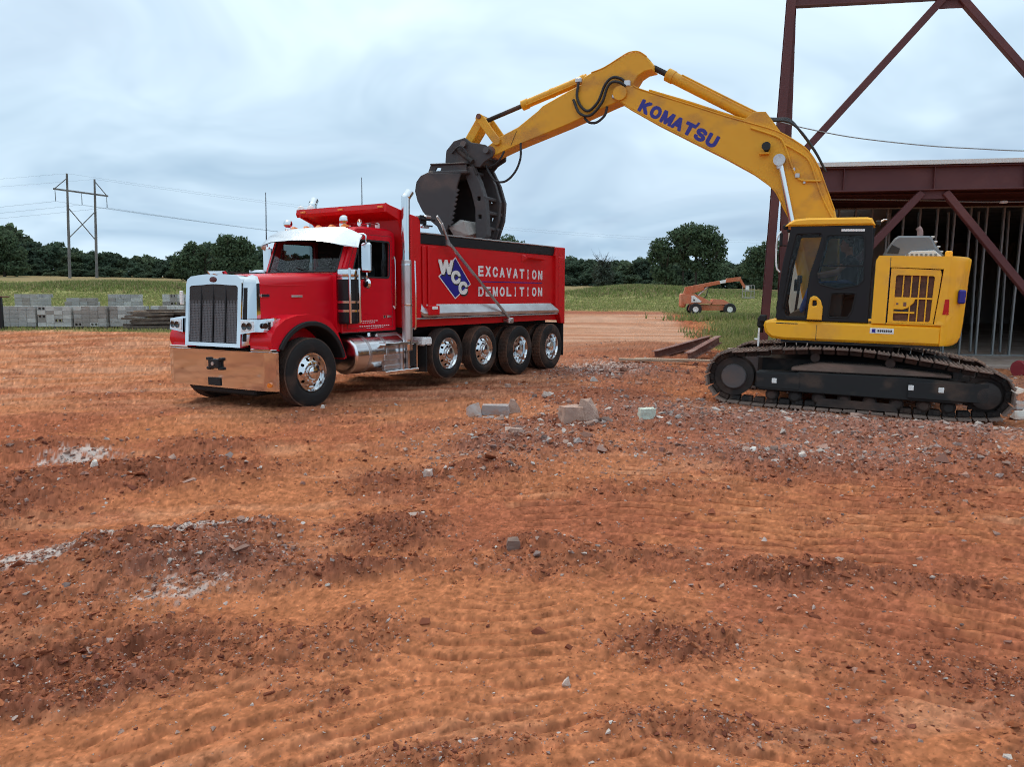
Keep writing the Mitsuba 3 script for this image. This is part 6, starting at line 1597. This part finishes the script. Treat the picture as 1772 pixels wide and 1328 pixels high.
for x0, y0_, rx, ry, cnt, lab in SPOTS:
    for q in range(cnt):
        mt = ("pale", "tan", "grey", "dark", "white")[rub.integers(5)]
        x, y = x0 + rub.normal(0, 0.6) * rx, y0_ + rub.normal(0, 0.6) * ry
        s_ = rub.lognormal(-2.75, 0.42)
        k = thing("rubble_piece", "%s %s piece of %s" % ("big" if s_ > 0.085 else ("tiny" if s_ < 0.048 else "little"), mt, lab), "rubble", "%s %s pieces of %s" % ("big" if s_ > 0.085 else ("tiny" if s_ < 0.048 else "little"), mt, lab))
        sz = np.array([s_, s_ * rub.uniform(0.6, 0.95), s_ * rub.uniform(0.4, 0.8)])
        m = chunk(600 + rub.integers(100000), sz)
        f = yaw_frame(x, y, ground_z(x, y) + sz[2] * 0.14, rub.uniform(0, 360))
        scene[k] = mikit.ply(trimesh.Trimesh(f(m.vertices), m.faces, process=False), "stone_" + mt, smooth=False)
k = thing("plastic_drum", "crushed red plastic drum lying by the building's slab", "drum")
f = yaw_frame(11.0, 17.0, ground_z(11.0, 17.0) + 0.14, 20)
part(k, "body", lathe([(0.001, -0.3), (0.17, -0.3), (0.185, -0.26), (0.16, -0.1), (0.185, 0.0), (0.17, 0.12), (0.185, 0.27), (0.17, 0.3), (0.001, 0.3)], 24, axis=0), "drum_red", f)
part(k, "cap", cyl([0.3, 0.08, 0.05], [0.33, 0.08, 0.05], 0.03), "sticker_white", f)

# rusty steel sections and boards dumped by the front of the near track
for (p0, p1, h, b, lab) in (([3.66, 20.47, 0.16], [5.48, 22.19, 0.46], 0.2, 0.2, "rusty steel beam lying on the clods, the one farther from the track"),
                            ([4.36, 19.80, 0.16], [5.53, 21.41, 0.50], 0.2, 0.18, "shorter rusty steel beam tilted beside the near track's front end")):
    k = thing("steel_beam", lab, "steel beam")
    m = beam_i(p0, p1, h, b, up=(0, 0.1, 1))
    scene[k] = mikit.ply(m, "rust_steel", smooth=False)
for (p0, p1, lab) in (([3.0, 19.5, 0.05], [4.72, 18.72, 0.1], "weathered board lying in front of the rusty steel beams"), ([2.6, 19.4, 0.05], [4.2, 19.0, 0.05], "shorter weathered board half under the other one")):
    k = thing("board", lab, "board")
    g0 = ground_z(p0[0], p0[1])
    scene[k] = mikit.ply(bar(np.array(p0) + [0, 0, g0 + 0.02], np.array(p1) + [0, 0, ground_z(p1[0], p1[1]) + 0.02], 0.2, 0.045), "pale_wood", smooth=False)

# ---------------------------------------------------------------- pallets of concrete blocks by the field
def block_mesh(kind):
    if kind == "solid":
        return bx(0, 0.39, 0, 0.19, 0, 0.19, 0.006)
    if kind == "side":        # lying with its cores towards the yard
        return slab([(0, 0), (0.39, 0), (0.39, 0.19), (0, 0.19)], 0, 0.19, 0, holes=[[(0.04, 0.035), (0.17, 0.035), (0.17, 0.155), (0.04, 0.155)], [(0.22, 0.035), (0.35, 0.035), (0.35, 0.155), (0.22, 0.155)]])
    return slab([(0, 0), (0.39, 0), (0.39, 0.19), (0, 0.19)], 0, 0.19, 0, holes=[[(0.04, 0.035), (0.17, 0.035), (0.17, 0.155), (0.04, 0.155)], [(0.22, 0.035), (0.35, 0.035), (0.35, 0.155), (0.22, 0.155)]], axes=(0, 1, 2))


BLOCKS = {(kd, mt): mikit.ply(block_mesh(kd), mt, smooth=False) for kd in ("solid", "side", "up") for mt in ("block_grey", "block_warm", "block_pale")}
PALLET = mikit.ply(cat(*[bx(0, 1.2, y, y + 0.1, 0.09, 0.115) for y in np.arange(0, 0.95, 0.17)], *[bx(x, x + 0.09, 0, 0.96, 0, 0.088) for x in (0.0, 0.555, 1.11)]), "old_wood", smooth=False)


def pallet_of_blocks(px, py, yaw, rows, mat, label, seed, ncol=4, top="full"):
    r = np.random.default_rng(seed)
    key = thing("block_pallet", label, "pallet of blocks", "pallets of concrete blocks along the field edge")
    z0 = ground_z(px, py)
    base = T().translate([px, py, z0 + 0.01]).rotate([0, 0, 1], yaw)
    wscale = ncol * 0.4 / 1.2
    p = {**PALLET, "to_world": base @ T().scale([wscale, 0.85, 1])}
    scene[numbered(key + "__pallet")] = p
    for row in range(rows):
        for c in range(ncol):
            for d in range(4):
                if 0 < d < 3 and 0 < c < ncol - 1 and row < rows - 2:
                    continue
                if d == 3 and row < rows - 1:
                    continue
                if row == rows - 1 and top == "ragged" and r.uniform() < 0.4:
                    continue
                kd = "up" if row == rows - 1 and r.uniform() < 0.5 else ("side" if r.uniform() < 0.10 else "solid")
                mt = mat if r.uniform() < 0.55 else ("block_grey", "block_warm", "block_pale")[r.integers(3)]
                m = base @ T().translate([c * 0.4 + 0.004 + r.normal(0, 0.004), d * 0.2 + r.normal(0, 0.006), 0.118 + row * 0.196]).rotate([0, 0, 1], float(r.normal(0, 0.6)))
                scene[numbered(key + "__block")] = {**BLOCKS[(kd, mt)], "to_world": m}


STACKS = [
    (-24.75, 38.9, 3, 5, "block_grey", "low pallet of dark grey blocks, first at the end away from the truck", 1, 4, "full"),
    (-23.05, 39.0, 2, 5, "block_pale", "pallet of pale blocks next to the low dark grey pallet", 2, 4, "full"),
    (-21.35, 39.1, -2, 5, "block_warm", "brownish grey pallet of blocks in the middle of the front row", 3, 4, "full"),
    (-19.65, 39.2, 1, 5, "block_grey", "neat grey pallet of blocks between the brownish pallet and the timber pile", 4, 4, "full"),
    (-17.95, 39.9, 4, 5, "block_pale", "pale pallet of blocks half hidden behind the timber pile", 5, 4, "full"),
    (-16.3, 40.2, -3, 8, "block_warm", "ragged tall pallet of blocks nearest the truck", 6, 4, "ragged"),
    (-26.1, 42.2, 2, 8, "block_grey", "tall back-row pallet of blocks at the far end from the truck", 7, 4, "ragged"),
    (-23.6, 42.4, 0, 7, "block_warm", "back-row pallet of blocks showing over the pale pallet", 8, 4, "ragged"),
    (-21.4, 42.6, 3, 8, "block_grey", "ragged back-row pallet of blocks showing over the brownish pallet", 9, 4, "ragged"),
    (-18.6, 42.8, 0, 8, "block_warm", "tall back-row pallet of blocks behind the timber pile", 10, 4, "ragged"),
    (-16.2, 43.0, 2, 8, "block_grey", "back-row pallet of blocks closest to the truck's bonnet", 11, 4, "ragged"),
]
for a in STACKS:
    pallet_of_blocks(*a)

k = thing("timber_pile", "untidy pile of dark weathered timber in front of the block pallets", "timber pile")
tr_ = np.random.default_rng(9)
f = yaw_frame(-18.35, 37.6, ground_z(-17.0, 37.8), 3)
for i in range(44):
    lay = i // 6
    L = tr_.uniform(1.5, 3.0)
    x0 = tr_.uniform(0.0, 2.95 - L * 0.85)
    y0_ = (i % 6) * 0.17 + tr_.normal(0, 0.02)
    z = 0.06 + lay * 0.125
    m = bar([x0, y0_ + tr_.normal(0, 0.05), z + tr_.normal(0, 0.03)], [x0 + L, y0_ + tr_.normal(0, 0.14), z + tr_.normal(0, 0.05)], 0.15, tr_.uniform(0.05, 0.11))
    part(k, "plank", m, "old_wood" if tr_.uniform() < 0.85 else "pale_wood", f, False)
k = thing("dark_post", "dark upright post standing at the end of the block pallets", "post")
part(k, "shaft", bx(-0.07, 0.07, -0.1, 0.1, 0, 1.55, 0.02), "black_satin", yaw_frame(-24.3, 38.2, ground_z(-25.1, 38.2), 10))
part(k, "head", bx(-0.3, 0.4, -0.08, 0.08, 1.55, 1.61, 0.02), "maroon_steel", yaw_frame(-24.3, 38.2, ground_z(-25.1, 38.2), 10))

# ---------------------------------------------------------------- the orange boom lift parked at the edge of the field
LF = thing("boom_lift", "faded orange boom lift folded down at the edge of the grass", "boom lift")
lf = yaw_frame(12.35, 56.5, ground_z(13.5, 56.5) - 0.02, -6)


def lp(name, mesh, mat="lift_orange", smooth=30, **k):
    return part(LF, name, mesh, mat, lf, smooth, **k)


for x in (0.55, 2.9):
    for y in (0.1, 1.9):
        w = lp("wheel", lathe([(0.2, -0.14), (0.40, -0.15), (0.43, -0.1), (0.43, 0.1), (0.40, 0.15), (0.2, 0.14)], 28, axis=1, origin=[x, y, 0.43]), "rubber")
        part(w, "rim", lathe([(0.001, -0.10), (0.2, -0.12), (0.21, 0.12), (0.001, 0.1)], 20, axis=1, origin=[x, y, 0.43]), "sticker_white", lf)
lp("chassis", hull([[0.2, 0.3, 0.35], [3.3, 0.3, 0.35], [0.2, 1.7, 0.35], [3.3, 1.7, 0.35], [0.3, 0.3, 0.75], [3.0, 0.3, 0.72], [0.3, 1.7, 0.75], [3.0, 1.7, 0.72]]))
lp("turntable", hull([[-0.25, 0.1, 0.8], [1.6, 0.1, 0.8], [-0.25, 1.9, 0.8], [1.6, 1.9, 0.8], [-0.35, 0.2, 1.5], [0.5, 0.2, 1.5], [-0.35, 1.8, 1.5], [0.5, 1.8, 1.5], [1.7, 0.2, 0.95], [1.7, 1.8, 0.95]]))
lp("counterweight", bx(-0.45, -0.1, 0.2, 1.8, 0.55, 1.55, 0.1))
lp("side_marking", slab([(0.25, 0.92), (0.25, 1.38), (0.42, 1.40), (0.95, 1.0), (0.9, 0.92)], 0.06, 0.13, 0), "sticker_white", False)
lp("side_mark", slab([(0.36, 1.02), (0.42, 1.2), (0.52, 1.02)], 0.045, 0.06, 0), "frame_black", False)
lp("engine_cowl", hull([[1.7, 0.25, 0.76], [3.1, 0.25, 0.76], [1.7, 1.75, 0.76], [3.1, 1.75, 0.76], [1.8, 0.35, 1.15], [2.5, 0.35, 1.1], [1.8, 1.65, 1.15], [2.5, 1.65, 1.1]]))
lp("lower_riser", bar([-0.1, 1.0, 1.5], [1.2, 1.0, 1.95], 0.3, 0.3, ch=0.02))
lp("knuckle", hull([[-0.25, 0.8, 1.45], [0.35, 0.8, 1.45], [-0.25, 1.2, 1.45], [0.35, 1.2, 1.45], [-0.1, 0.8, 2.0], [0.5, 0.8, 2.05], [-0.1, 1.2, 2.0], [0.5, 1.2, 2.05]]))
lp("main_boom", bar([0.1, 1.0, 1.9], [2.3, 1.0, 2.32], 0.26, 0.26, ch=0.02))
lp("fly_boom", bar([2.2, 1.0, 2.30], [2.9, 1.0, 2.44], 0.21, 0.21, ch=0.01), "sticker_white")
lp("boom_head", hull([[2.7, 0.85, 2.3], [3.7, 0.85, 2.42], [2.7, 1.15, 2.3], [3.7, 1.15, 2.42], [2.75, 0.85, 2.6], [3.75, 0.85, 2.72], [2.75, 1.15, 2.6], [3.75, 1.15, 2.72]]))
lp("jib", bar([3.65, 1.0, 2.6], [4.05, 1.0, 1.95], 0.16, 0.16, ch=0.01))
for y in (0.4, 1.6):
    lp("basket_rail", cat(bar([4.0, y, 1.25], [4.0, y, 2.1], 0.04, 0.04), bar([4.6, y, 1.25], [4.6, y, 2.1], 0.04, 0.04), bar([4.0, y, 2.1], [4.6, y, 2.1], 0.04, 0.04), bar([4.0, y, 1.7], [4.6, y, 1.7], 0.04, 0.04)), "brushed_steel", kind="stuff")
lp("basket_floor", bx(3.95, 4.65, 0.35, 1.65, 1.2, 1.26), "brushed_steel")
lp("control_box", bx(4.0, 4.25, 0.36, 0.6, 1.75, 2.05, 0.03), "sticker_white")
lp("hose_loop", tube(smooth_path([[0.6, 0.8, 1.6], [0.9, 0.75, 1.25], [1.3, 0.75, 1.3], [1.5, 0.8, 1.9]], 6), 0.03, 8), "rubber")
lp("lift_cylinder", cyl([0.7, 1.0, 1.25], [1.5, 1.0, 2.05], 0.06), "brushed_steel")

# ---------------------------------------------------------------- the transmission line beyond the field
HP = thing("power_pole", "wooden H-frame transmission pole with cross bracing standing in the field", "power pole")
pA, pB = np.array([-81.6, 149.5, 0.0]), np.array([-78.9, 154.0, 0.0])
lean = np.array([0.035, 0, 0])
zA, zB = ground_z(pA[0], pA[1]), ground_z(pB[0], pB[1])
for p, z0, z1 in ((pA, zA - 0.5, 23.6), (pB, zB - 0.5, 23.2)):
    part(HP, "pole", tube([p + [0, 0, z0] - lean * 9, p + [0, 0, (z0 + z1) / 2], p + [0, 0, z1] + lean * 9], [0.27, 0.23, 0.17], 12), "pole_wood", WORLD, 40)


def on(p, z, z0=13.5):
    return p + lean * (z - z0) + [0, 0, z]


d_ = (pB - pA) / np.linalg.norm(pB - pA)
part(HP, "crossarm", bar(on(pA, 20.6) - d_ * 2.6, on(pB, 20.35) + d_ * 2.6, 0.16, 0.3), "pole_wood", WORLD, False)
for p, s, z in ((pA, -1, 20.6), (pB, 1, 20.35)):
    part(HP, "arm_brace", bar(on(p, 22.8), on(p, z) + d_ * s * 2.4, 0.1, 0.14), "pole_wood", WORLD, False)
part(HP, "cross_brace", bar(on(pA, 17.5), on(pB, 11.8), 0.1, 0.16), "pole_wood", WORLD, False)
part(HP, "cross_brace", bar(on(pB, 17.3) + [0.2, -0.2, 0], on(pA, 12.0) + [0.2, -0.2, 0], 0.1, 0.16), "pole_wood", WORLD, False)
ends = [on(pA, 20.6) - d_ * 2.3, (on(pA, 20.5) + on(pB, 20.4)) / 2, on(pB, 20.35) + d_ * 2.3]
att = []
for e in ends:
    part(HP, "insulator", tube([e + [0, 0, -0.15], e + [0, 0, -2.2]], [0.05, 0.07], 8), "wire", WORLD, 40)
    att.append(e + [0, 0, -2.2])
att += [on(pA, 23.6), on(pB, 23.2)]
WR = "power_line"
names = ("nearest conductor of the transmission line, hung from the crossarm's lower end", "middle conductor of the transmission line, hung between the two poles", "farthest conductor of the transmission line, hung from the crossarm's other end", "shield wire over the first pole of the transmission line", "shield wire over the second pole of the transmission line")
for i, a in enumerate(att):
    k = thing(WR, names[i], "power line")
    right, left = a + np.array([250.0, 150.0, 1.0]), a + np.array([-220.0, -20.0, 0.0])
    ts = np.linspace(0, 1, 40)[:, None]
    sag = 8.5 if i < 3 else 7.0
    pr = a + (right - a) * ts - np.array([0, 0, 1.0]) * 4 * sag * ts * (1 - ts)
    pl = a + (left - a) * ts - np.array([0, 0, 1.0]) * 4 * sag * 0.8 * ts * (1 - ts)
    scene[k] = mikit.ply(tube(np.vstack([pl[::-1], pr[1:]]), 0.017 if i < 3 else 0.012, 5), "wire", smooth=60)

# ---------------------------------------------------------------- trees and grass
scene["leaf_bark"] = {"type": "diffuse", "reflectance": {"type": "rgb", "value": [0.06, 0.05, 0.042]}}
scene["leaf_bark"] = {"type": "twosided", "bsdf": scene["leaf_bark"]}


def leafy(key, rgb):
    scene[key] = {"type": "principledthin", "base_color": {"type": "mesh_attribute", "name": "vertex_color"}, "roughness": 0.6, "spec_trans": 0.0, "diff_trans": 0.8, "eta": 1.3}


leafy("foliage", None)


def crown_mesh(clumps, n, leaf, seed, hue=(0.083, 0.122, 0.072)):  # distance haze is painted into hue: lighter, bluer leaves
    """Leaf sprays filling lumpy clumps: (x, y, z, rx, ry, rz) each, thicker towards their rims, and ragged."""
    r = np.random.default_rng(seed)
    C = np.array(clumps, float)
    w = C[:, 3] * C[:, 4] * C[:, 5]
    k = r.choice(len(C), n, p=w ** 0.75 / (w ** 0.75).sum())
    d = r.normal(size=(n, 3))
    d /= np.linalg.norm(d, axis=1, keepdims=True)
    rad = r.uniform(0.1, 1, n) ** 0.45
    p = C[k, :3] + d * rad[:, None] * C[k, 3:] * (0.72 + 0.5 * meshkit.noise(d * 2.3 + k[:, None] * 3.1 + 20, seed))[:, None]
    a = r.normal(size=(n, 3)); a /= np.linalg.norm(a, axis=1, keepdims=True)
    b = np.cross(a, d); b /= np.linalg.norm(b, axis=1, keepdims=True) + 1e-9
    s = leaf * r.uniform(0.55, 1.3, (n, 1))
    v = np.stack([p - a * s, p - b * s * 0.6, p + a * s, p + b * s * 0.6], 1).reshape(-1, 3)
    q = np.arange(4 * n).reshape(-1, 4)
    f = np.vstack([q[:, [0, 1, 2]], q[:, [0, 2, 3]]])
    tint = np.array(hue) * r.uniform(0.55, 1.5, (n, 1)) * np.array([1, 1, 1]) + np.c_[r.uniform(0, 0.014, n), r.uniform(0, 0.012, n), r.uniform(0, 0.006, n)]
    return trimesh.Trimesh(v, f, process=False), np.repeat(tint, 4, 0)


def trunk_mesh(h, r0, limbs, seed, lean=0.0):
    r = np.random.default_rng(seed)
    ms = [tube(smooth_path([[0, 0, -0.3], [lean * 0.3, 0.05, h * 0.35], [lean * 0.6, -0.05, h * 0.7], [lean, 0, h]], 4), np.linspace(r0, r0 * 0.35, 13), 8)]
    for i in range(limbs):
        z = h * r.uniform(0.35, 0.9)
        a = r.uniform(0, 6.28)
        L = h * r.uniform(0.3, 0.55)
        e = np.array([math.cos(a) * L * 0.75, math.sin(a) * L * 0.75, z + L * 0.7])
        s = np.array([lean * z / h, 0, z])
        ms.append(tube([s, (s + e) / 2 + [0, 0, -0.08 * L], e], [r0 * 0.4, r0 * 0.28, r0 * 0.1], 6))
        for _ in range(3):
            t = r.uniform(0.4, 0.9)
            b = s + (e - s) * t
            q = b + r.normal(0, 0.22 * L, 3) + [0, 0, 0.2 * L]
            ms.append(tube([b, q], [r0 * 0.15, r0 * 0.05], 5))
    return cat(*ms)


def random_clumps(seed, h, w, n, lo=0.25):
    r = np.random.default_rng(seed)
    out = [(0, 0, h * 0.6, w * 0.33, w * 0.33, h * 0.3)]
    for i in range(n):
        a, q = r.uniform(0, 6.28), r.uniform(0.2, 1) ** 0.6
        z = h * r.uniform(lo, 0.92)
        wd = w * 0.5 * math.sqrt(max(1 - ((z / h - 0.5) / 0.6) ** 2, 0.1))
        s = w * r.uniform(0.10, 0.2)
        out.append((math.cos(a) * q * wd, math.sin(a) * q * wd, z, s, s, s * 0.85))
    return out


# patterns for the wood that closes the fields, leaf hues paled and blued as haze
PATS = []
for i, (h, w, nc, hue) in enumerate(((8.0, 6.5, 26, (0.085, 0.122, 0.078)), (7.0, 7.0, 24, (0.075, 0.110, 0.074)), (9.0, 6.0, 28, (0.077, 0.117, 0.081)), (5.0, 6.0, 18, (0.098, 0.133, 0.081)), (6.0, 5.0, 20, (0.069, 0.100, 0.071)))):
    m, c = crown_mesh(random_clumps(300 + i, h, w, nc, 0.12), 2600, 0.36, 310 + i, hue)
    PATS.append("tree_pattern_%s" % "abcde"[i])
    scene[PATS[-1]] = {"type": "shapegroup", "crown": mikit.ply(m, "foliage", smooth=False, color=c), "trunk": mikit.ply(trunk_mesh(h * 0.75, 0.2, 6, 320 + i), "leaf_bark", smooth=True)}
wr = np.random.default_rng(77)
# the height of the wood's edge along the horizon: bearing (x over y) and metres
prof = np.array([(-0.95, 9.5), (-0.64, 9.6), (-0.60, 7.8), (-0.56, 5.6), (-0.50, 5.4), (-0.46, 4.4), (-0.42, 3.6), (-0.38, 6.5), (-0.32, 7.4), (-0.26, 5.0), (-0.1, 5.0), (0.0, 5.0), (0.06, 5.2), (0.12, 5.6), (0.17, 5.5), (0.26, 5.8), (0.29, 5.6), (0.33, 7.5), (0.4, 7.0), (0.9, 7.5)])
n_ = 0
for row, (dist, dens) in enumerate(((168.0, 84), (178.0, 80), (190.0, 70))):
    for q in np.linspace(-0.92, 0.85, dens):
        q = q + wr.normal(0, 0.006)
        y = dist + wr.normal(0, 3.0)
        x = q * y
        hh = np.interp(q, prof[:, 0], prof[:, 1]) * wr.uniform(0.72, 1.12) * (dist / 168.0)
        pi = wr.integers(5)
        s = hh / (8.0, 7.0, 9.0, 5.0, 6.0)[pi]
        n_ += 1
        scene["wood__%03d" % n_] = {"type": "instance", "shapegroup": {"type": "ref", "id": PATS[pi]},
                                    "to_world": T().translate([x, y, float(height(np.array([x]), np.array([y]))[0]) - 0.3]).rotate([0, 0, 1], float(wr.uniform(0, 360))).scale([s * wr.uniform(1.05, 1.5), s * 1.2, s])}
# brushwood closing the foot of the wood
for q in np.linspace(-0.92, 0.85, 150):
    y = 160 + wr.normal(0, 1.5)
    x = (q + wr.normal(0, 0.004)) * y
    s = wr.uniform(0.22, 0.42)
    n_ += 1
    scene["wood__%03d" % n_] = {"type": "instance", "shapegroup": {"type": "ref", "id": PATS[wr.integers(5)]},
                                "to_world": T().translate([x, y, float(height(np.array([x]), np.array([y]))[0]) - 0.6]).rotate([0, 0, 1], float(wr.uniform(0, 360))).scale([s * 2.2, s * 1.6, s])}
labels["wood"] = {"kind": "stuff", "label": "dark green wood closing the far side of the fields"}


def tree(name, label, x, y, h, clumps, n, leaf, seed, hue=(0.080, 0.117, 0.069), r0=0.28, limbs=9, lean=0.0, th=0.75, trunks=((0.0, 0.0),), group=None):  # leaf hue lightened towards blue, standing in for haze in the air
    k = thing(name, label, "tree", group)
    z = ground_z(x, y)
    m, c = crown_mesh(clumps, n, leaf, seed, hue)
    part(k, "crown", trimesh.Trimesh(m.vertices + [x, y, z], m.faces, process=False), "foliage", WORLD, False, color=c)
    for dx, dy in trunks:
        t = trunk_mesh(h * th, r0, limbs, seed + 1 + int(dx * 10), lean)
        part(k, "trunk", trimesh.Trimesh(t.vertices + [x + dx, y + dy, z], t.faces, process=False), "leaf_bark", WORLD, True)


big = [(-4.6, 0, 7.6, 2.1, 2, 1.6), (-5.4, 0.5, 6.0, 1.7, 1.6, 1.5), (-3.4, 0, 6.0, 1.8, 2, 1.7), (-1.4, 0, 9.2, 2.4, 2.2, 1.8), (0.8, 0.3, 10.0, 2.6, 2.4, 1.7), (3.0, 0, 9.6, 2.5, 2.2, 1.8), (4.8, 0, 8.2, 2.2, 2.0, 1.9),
       (5.6, 0.2, 6.4, 1.6, 1.6, 1.7), (0.6, 0, 7.6, 2.4, 2.3, 1.8), (2.8, 0, 6.6, 2.2, 2.0, 1.8), (-1.6, 0.2, 6.4, 2.1, 2.0, 1.8), (-5.0, 0, 3.6, 1.4, 1.5, 2.2), (-3.2, 0, 2.9, 1.5, 1.5, 2.0), (4.4, 0, 4.4, 1.6, 1.5, 1.6), (5.0, 0, 2.2, 1.5, 1.4, 1.9), (1.6, 0, 4.3, 1.2, 1.2, 1.2), (-0.2, 0, 4.6, 1.1, 1.1, 1.3), (2.8, 0, 2.2, 1.2, 1.2, 1.6), (-1.8, 0, 1.6, 1.3, 1.2, 1.4)]
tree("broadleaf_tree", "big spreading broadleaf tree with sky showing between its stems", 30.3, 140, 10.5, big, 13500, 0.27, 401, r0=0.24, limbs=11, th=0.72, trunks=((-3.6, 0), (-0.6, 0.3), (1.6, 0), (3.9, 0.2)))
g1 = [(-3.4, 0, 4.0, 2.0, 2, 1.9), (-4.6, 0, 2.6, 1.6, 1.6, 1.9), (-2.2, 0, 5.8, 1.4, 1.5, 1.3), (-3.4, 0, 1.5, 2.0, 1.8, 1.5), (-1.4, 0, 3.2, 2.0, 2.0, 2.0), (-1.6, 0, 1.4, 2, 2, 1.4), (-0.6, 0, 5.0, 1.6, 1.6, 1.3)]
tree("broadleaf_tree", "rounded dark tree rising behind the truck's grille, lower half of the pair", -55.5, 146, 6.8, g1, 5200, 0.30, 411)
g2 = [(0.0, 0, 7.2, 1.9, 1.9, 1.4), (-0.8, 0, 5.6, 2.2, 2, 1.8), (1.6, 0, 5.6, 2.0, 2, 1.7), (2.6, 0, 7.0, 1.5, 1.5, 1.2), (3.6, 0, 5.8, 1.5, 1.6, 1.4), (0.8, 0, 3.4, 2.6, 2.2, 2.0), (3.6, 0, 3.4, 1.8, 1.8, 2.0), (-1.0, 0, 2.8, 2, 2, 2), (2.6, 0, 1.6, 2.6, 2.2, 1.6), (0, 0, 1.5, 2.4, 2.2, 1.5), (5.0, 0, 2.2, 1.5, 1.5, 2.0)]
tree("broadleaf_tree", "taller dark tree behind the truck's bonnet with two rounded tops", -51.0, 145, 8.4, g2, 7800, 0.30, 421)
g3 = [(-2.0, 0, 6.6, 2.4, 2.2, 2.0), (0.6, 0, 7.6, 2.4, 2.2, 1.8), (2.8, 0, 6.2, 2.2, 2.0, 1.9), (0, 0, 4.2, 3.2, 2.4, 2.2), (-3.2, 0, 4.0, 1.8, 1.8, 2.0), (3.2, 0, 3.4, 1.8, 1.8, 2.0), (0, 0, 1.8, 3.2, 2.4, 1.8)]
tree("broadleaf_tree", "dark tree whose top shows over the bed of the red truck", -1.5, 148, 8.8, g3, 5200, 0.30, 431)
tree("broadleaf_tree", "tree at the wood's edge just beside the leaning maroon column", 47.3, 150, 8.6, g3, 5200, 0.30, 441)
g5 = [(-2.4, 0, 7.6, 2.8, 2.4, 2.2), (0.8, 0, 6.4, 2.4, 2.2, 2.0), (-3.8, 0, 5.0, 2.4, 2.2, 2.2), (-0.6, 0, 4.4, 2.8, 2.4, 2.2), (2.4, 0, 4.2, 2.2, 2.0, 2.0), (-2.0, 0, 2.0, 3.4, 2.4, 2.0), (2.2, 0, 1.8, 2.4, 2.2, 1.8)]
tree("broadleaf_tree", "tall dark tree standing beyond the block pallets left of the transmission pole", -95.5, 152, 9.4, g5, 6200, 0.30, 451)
bare = [(0, 0, 3.4, 1.5, 1.4, 1.2), (-1.0, 0, 2.4, 1.4, 1.2, 1.2), (1.0, 0, 2.4, 1.3, 1.2, 1.1), (0, 0, 1.2, 2.0, 1.5, 1.2), (0.6, 0, 4.3, 0.9, 0.9, 0.7), (-0.6, 0, 4.6, 0.7, 0.7, 0.6)]
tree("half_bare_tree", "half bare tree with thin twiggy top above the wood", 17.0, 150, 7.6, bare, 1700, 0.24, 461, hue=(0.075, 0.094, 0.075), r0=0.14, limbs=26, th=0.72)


def grass_tufts(name, count, area, hgt, label, seed, hue, blades=5):
    r = np.random.default_rng(seed)
    X, Y = area(r, count)
    Z = height(X, Y)
    n = len(X)
    x = np.repeat(X, blades) + r.normal(0, 0.16, n * blades) * np.repeat(np.clip(Y / 40, 0.6, 2.5), blades)
    y = np.repeat(Y, blades) + r.normal(0, 0.16, n * blades) * np.repeat(np.clip(Y / 40, 0.6, 2.5), blades)
    z = np.repeat(Z, blades)
    h = hgt * r.uniform(0.45, 1.4, n * blades) * np.repeat(0.6 + 0.8 * n2(X, Y, 0.25, 3, 91), blades)
    w = 0.016 * np.clip(np.repeat(Y, blades) / 14.0, 1.0, 7.0)
    a = r.uniform(0, 6.28, n * blades)
    tx, ty = r.normal(0, 0.35, n * blades) * h, r.normal(0, 0.35, n * blades) * h
    c, s = np.cos(a) * w, np.sin(a) * w
    v = np.stack([np.stack([x - c, y - s, z - 0.03], -1), np.stack([x + c, y + s, z - 0.03], -1), np.stack([x + tx, y + ty, z + h], -1)], 1).reshape(-1, 3)
    col = np.array(hue)[r.integers(len(hue), size=n * blades)] * r.uniform(0.7, 1.25, (n * blades, 1))
    scene[name] = mikit.ply((v, np.arange(len(v)).reshape(-1, 3)), "foliage", smooth=False, color=np.repeat(col, 3, 0))
    labels[name] = {"kind": "stuff", "label": label}


def field(r, n):
    X, Y = [], []
    while sum(len(a) for a in X) < n:
        y = 1 / r.uniform(1 / 128.0, 1 / 24.0, 30000)
        x = y * r.uniform(-0.72, 0.55, 30000)
        k = r.uniform(size=30000) < grassy(x, y) ** 2
        X.append(x[k]); Y.append(y[k])
    return np.concatenate(X)[:n], np.concatenate(Y)[:n]


GREENS = [(0.24, 0.27, 0.10), (0.29, 0.30, 0.12), (0.21, 0.245, 0.085), (0.37, 0.33, 0.16), (0.33, 0.31, 0.14)]
grass_tufts("grass", 34000, field, 0.15, "rough green grass of the fields beyond the yard", 501, GREENS)


def tall(r, n):
    c = [(17.0, 103, 11, 7, 2.4), (30.0, 110, 10, 6, 1.5), (-48.0, 98, 14, 5, 2.2), (-70.0, 95, 14, 5, 1.4), (-30.0, 104, 12, 5, 1.2), (14.5, 50, 3.5, 2.0, 1.0), (11.2, 33.0, 3.0, 3.0, 0.6)]
    w = np.array([k[4] for k in c])
    i = r.choice(len(c), n, p=w / w.sum())
    a = np.array(c)[i]
    return a[:, 0] + r.normal(0, 0.5, n) * a[:, 2], a[:, 1] + r.normal(0, 0.5, n) * a[:, 3]


grass_tufts("weeds", 9000, tall, 0.36, "taller weeds and seeding grass on the mounds of the fields", 502, [(0.20, 0.24, 0.085), (0.24, 0.265, 0.105), (0.33, 0.28, 0.15), (0.175, 0.215, 0.075)])
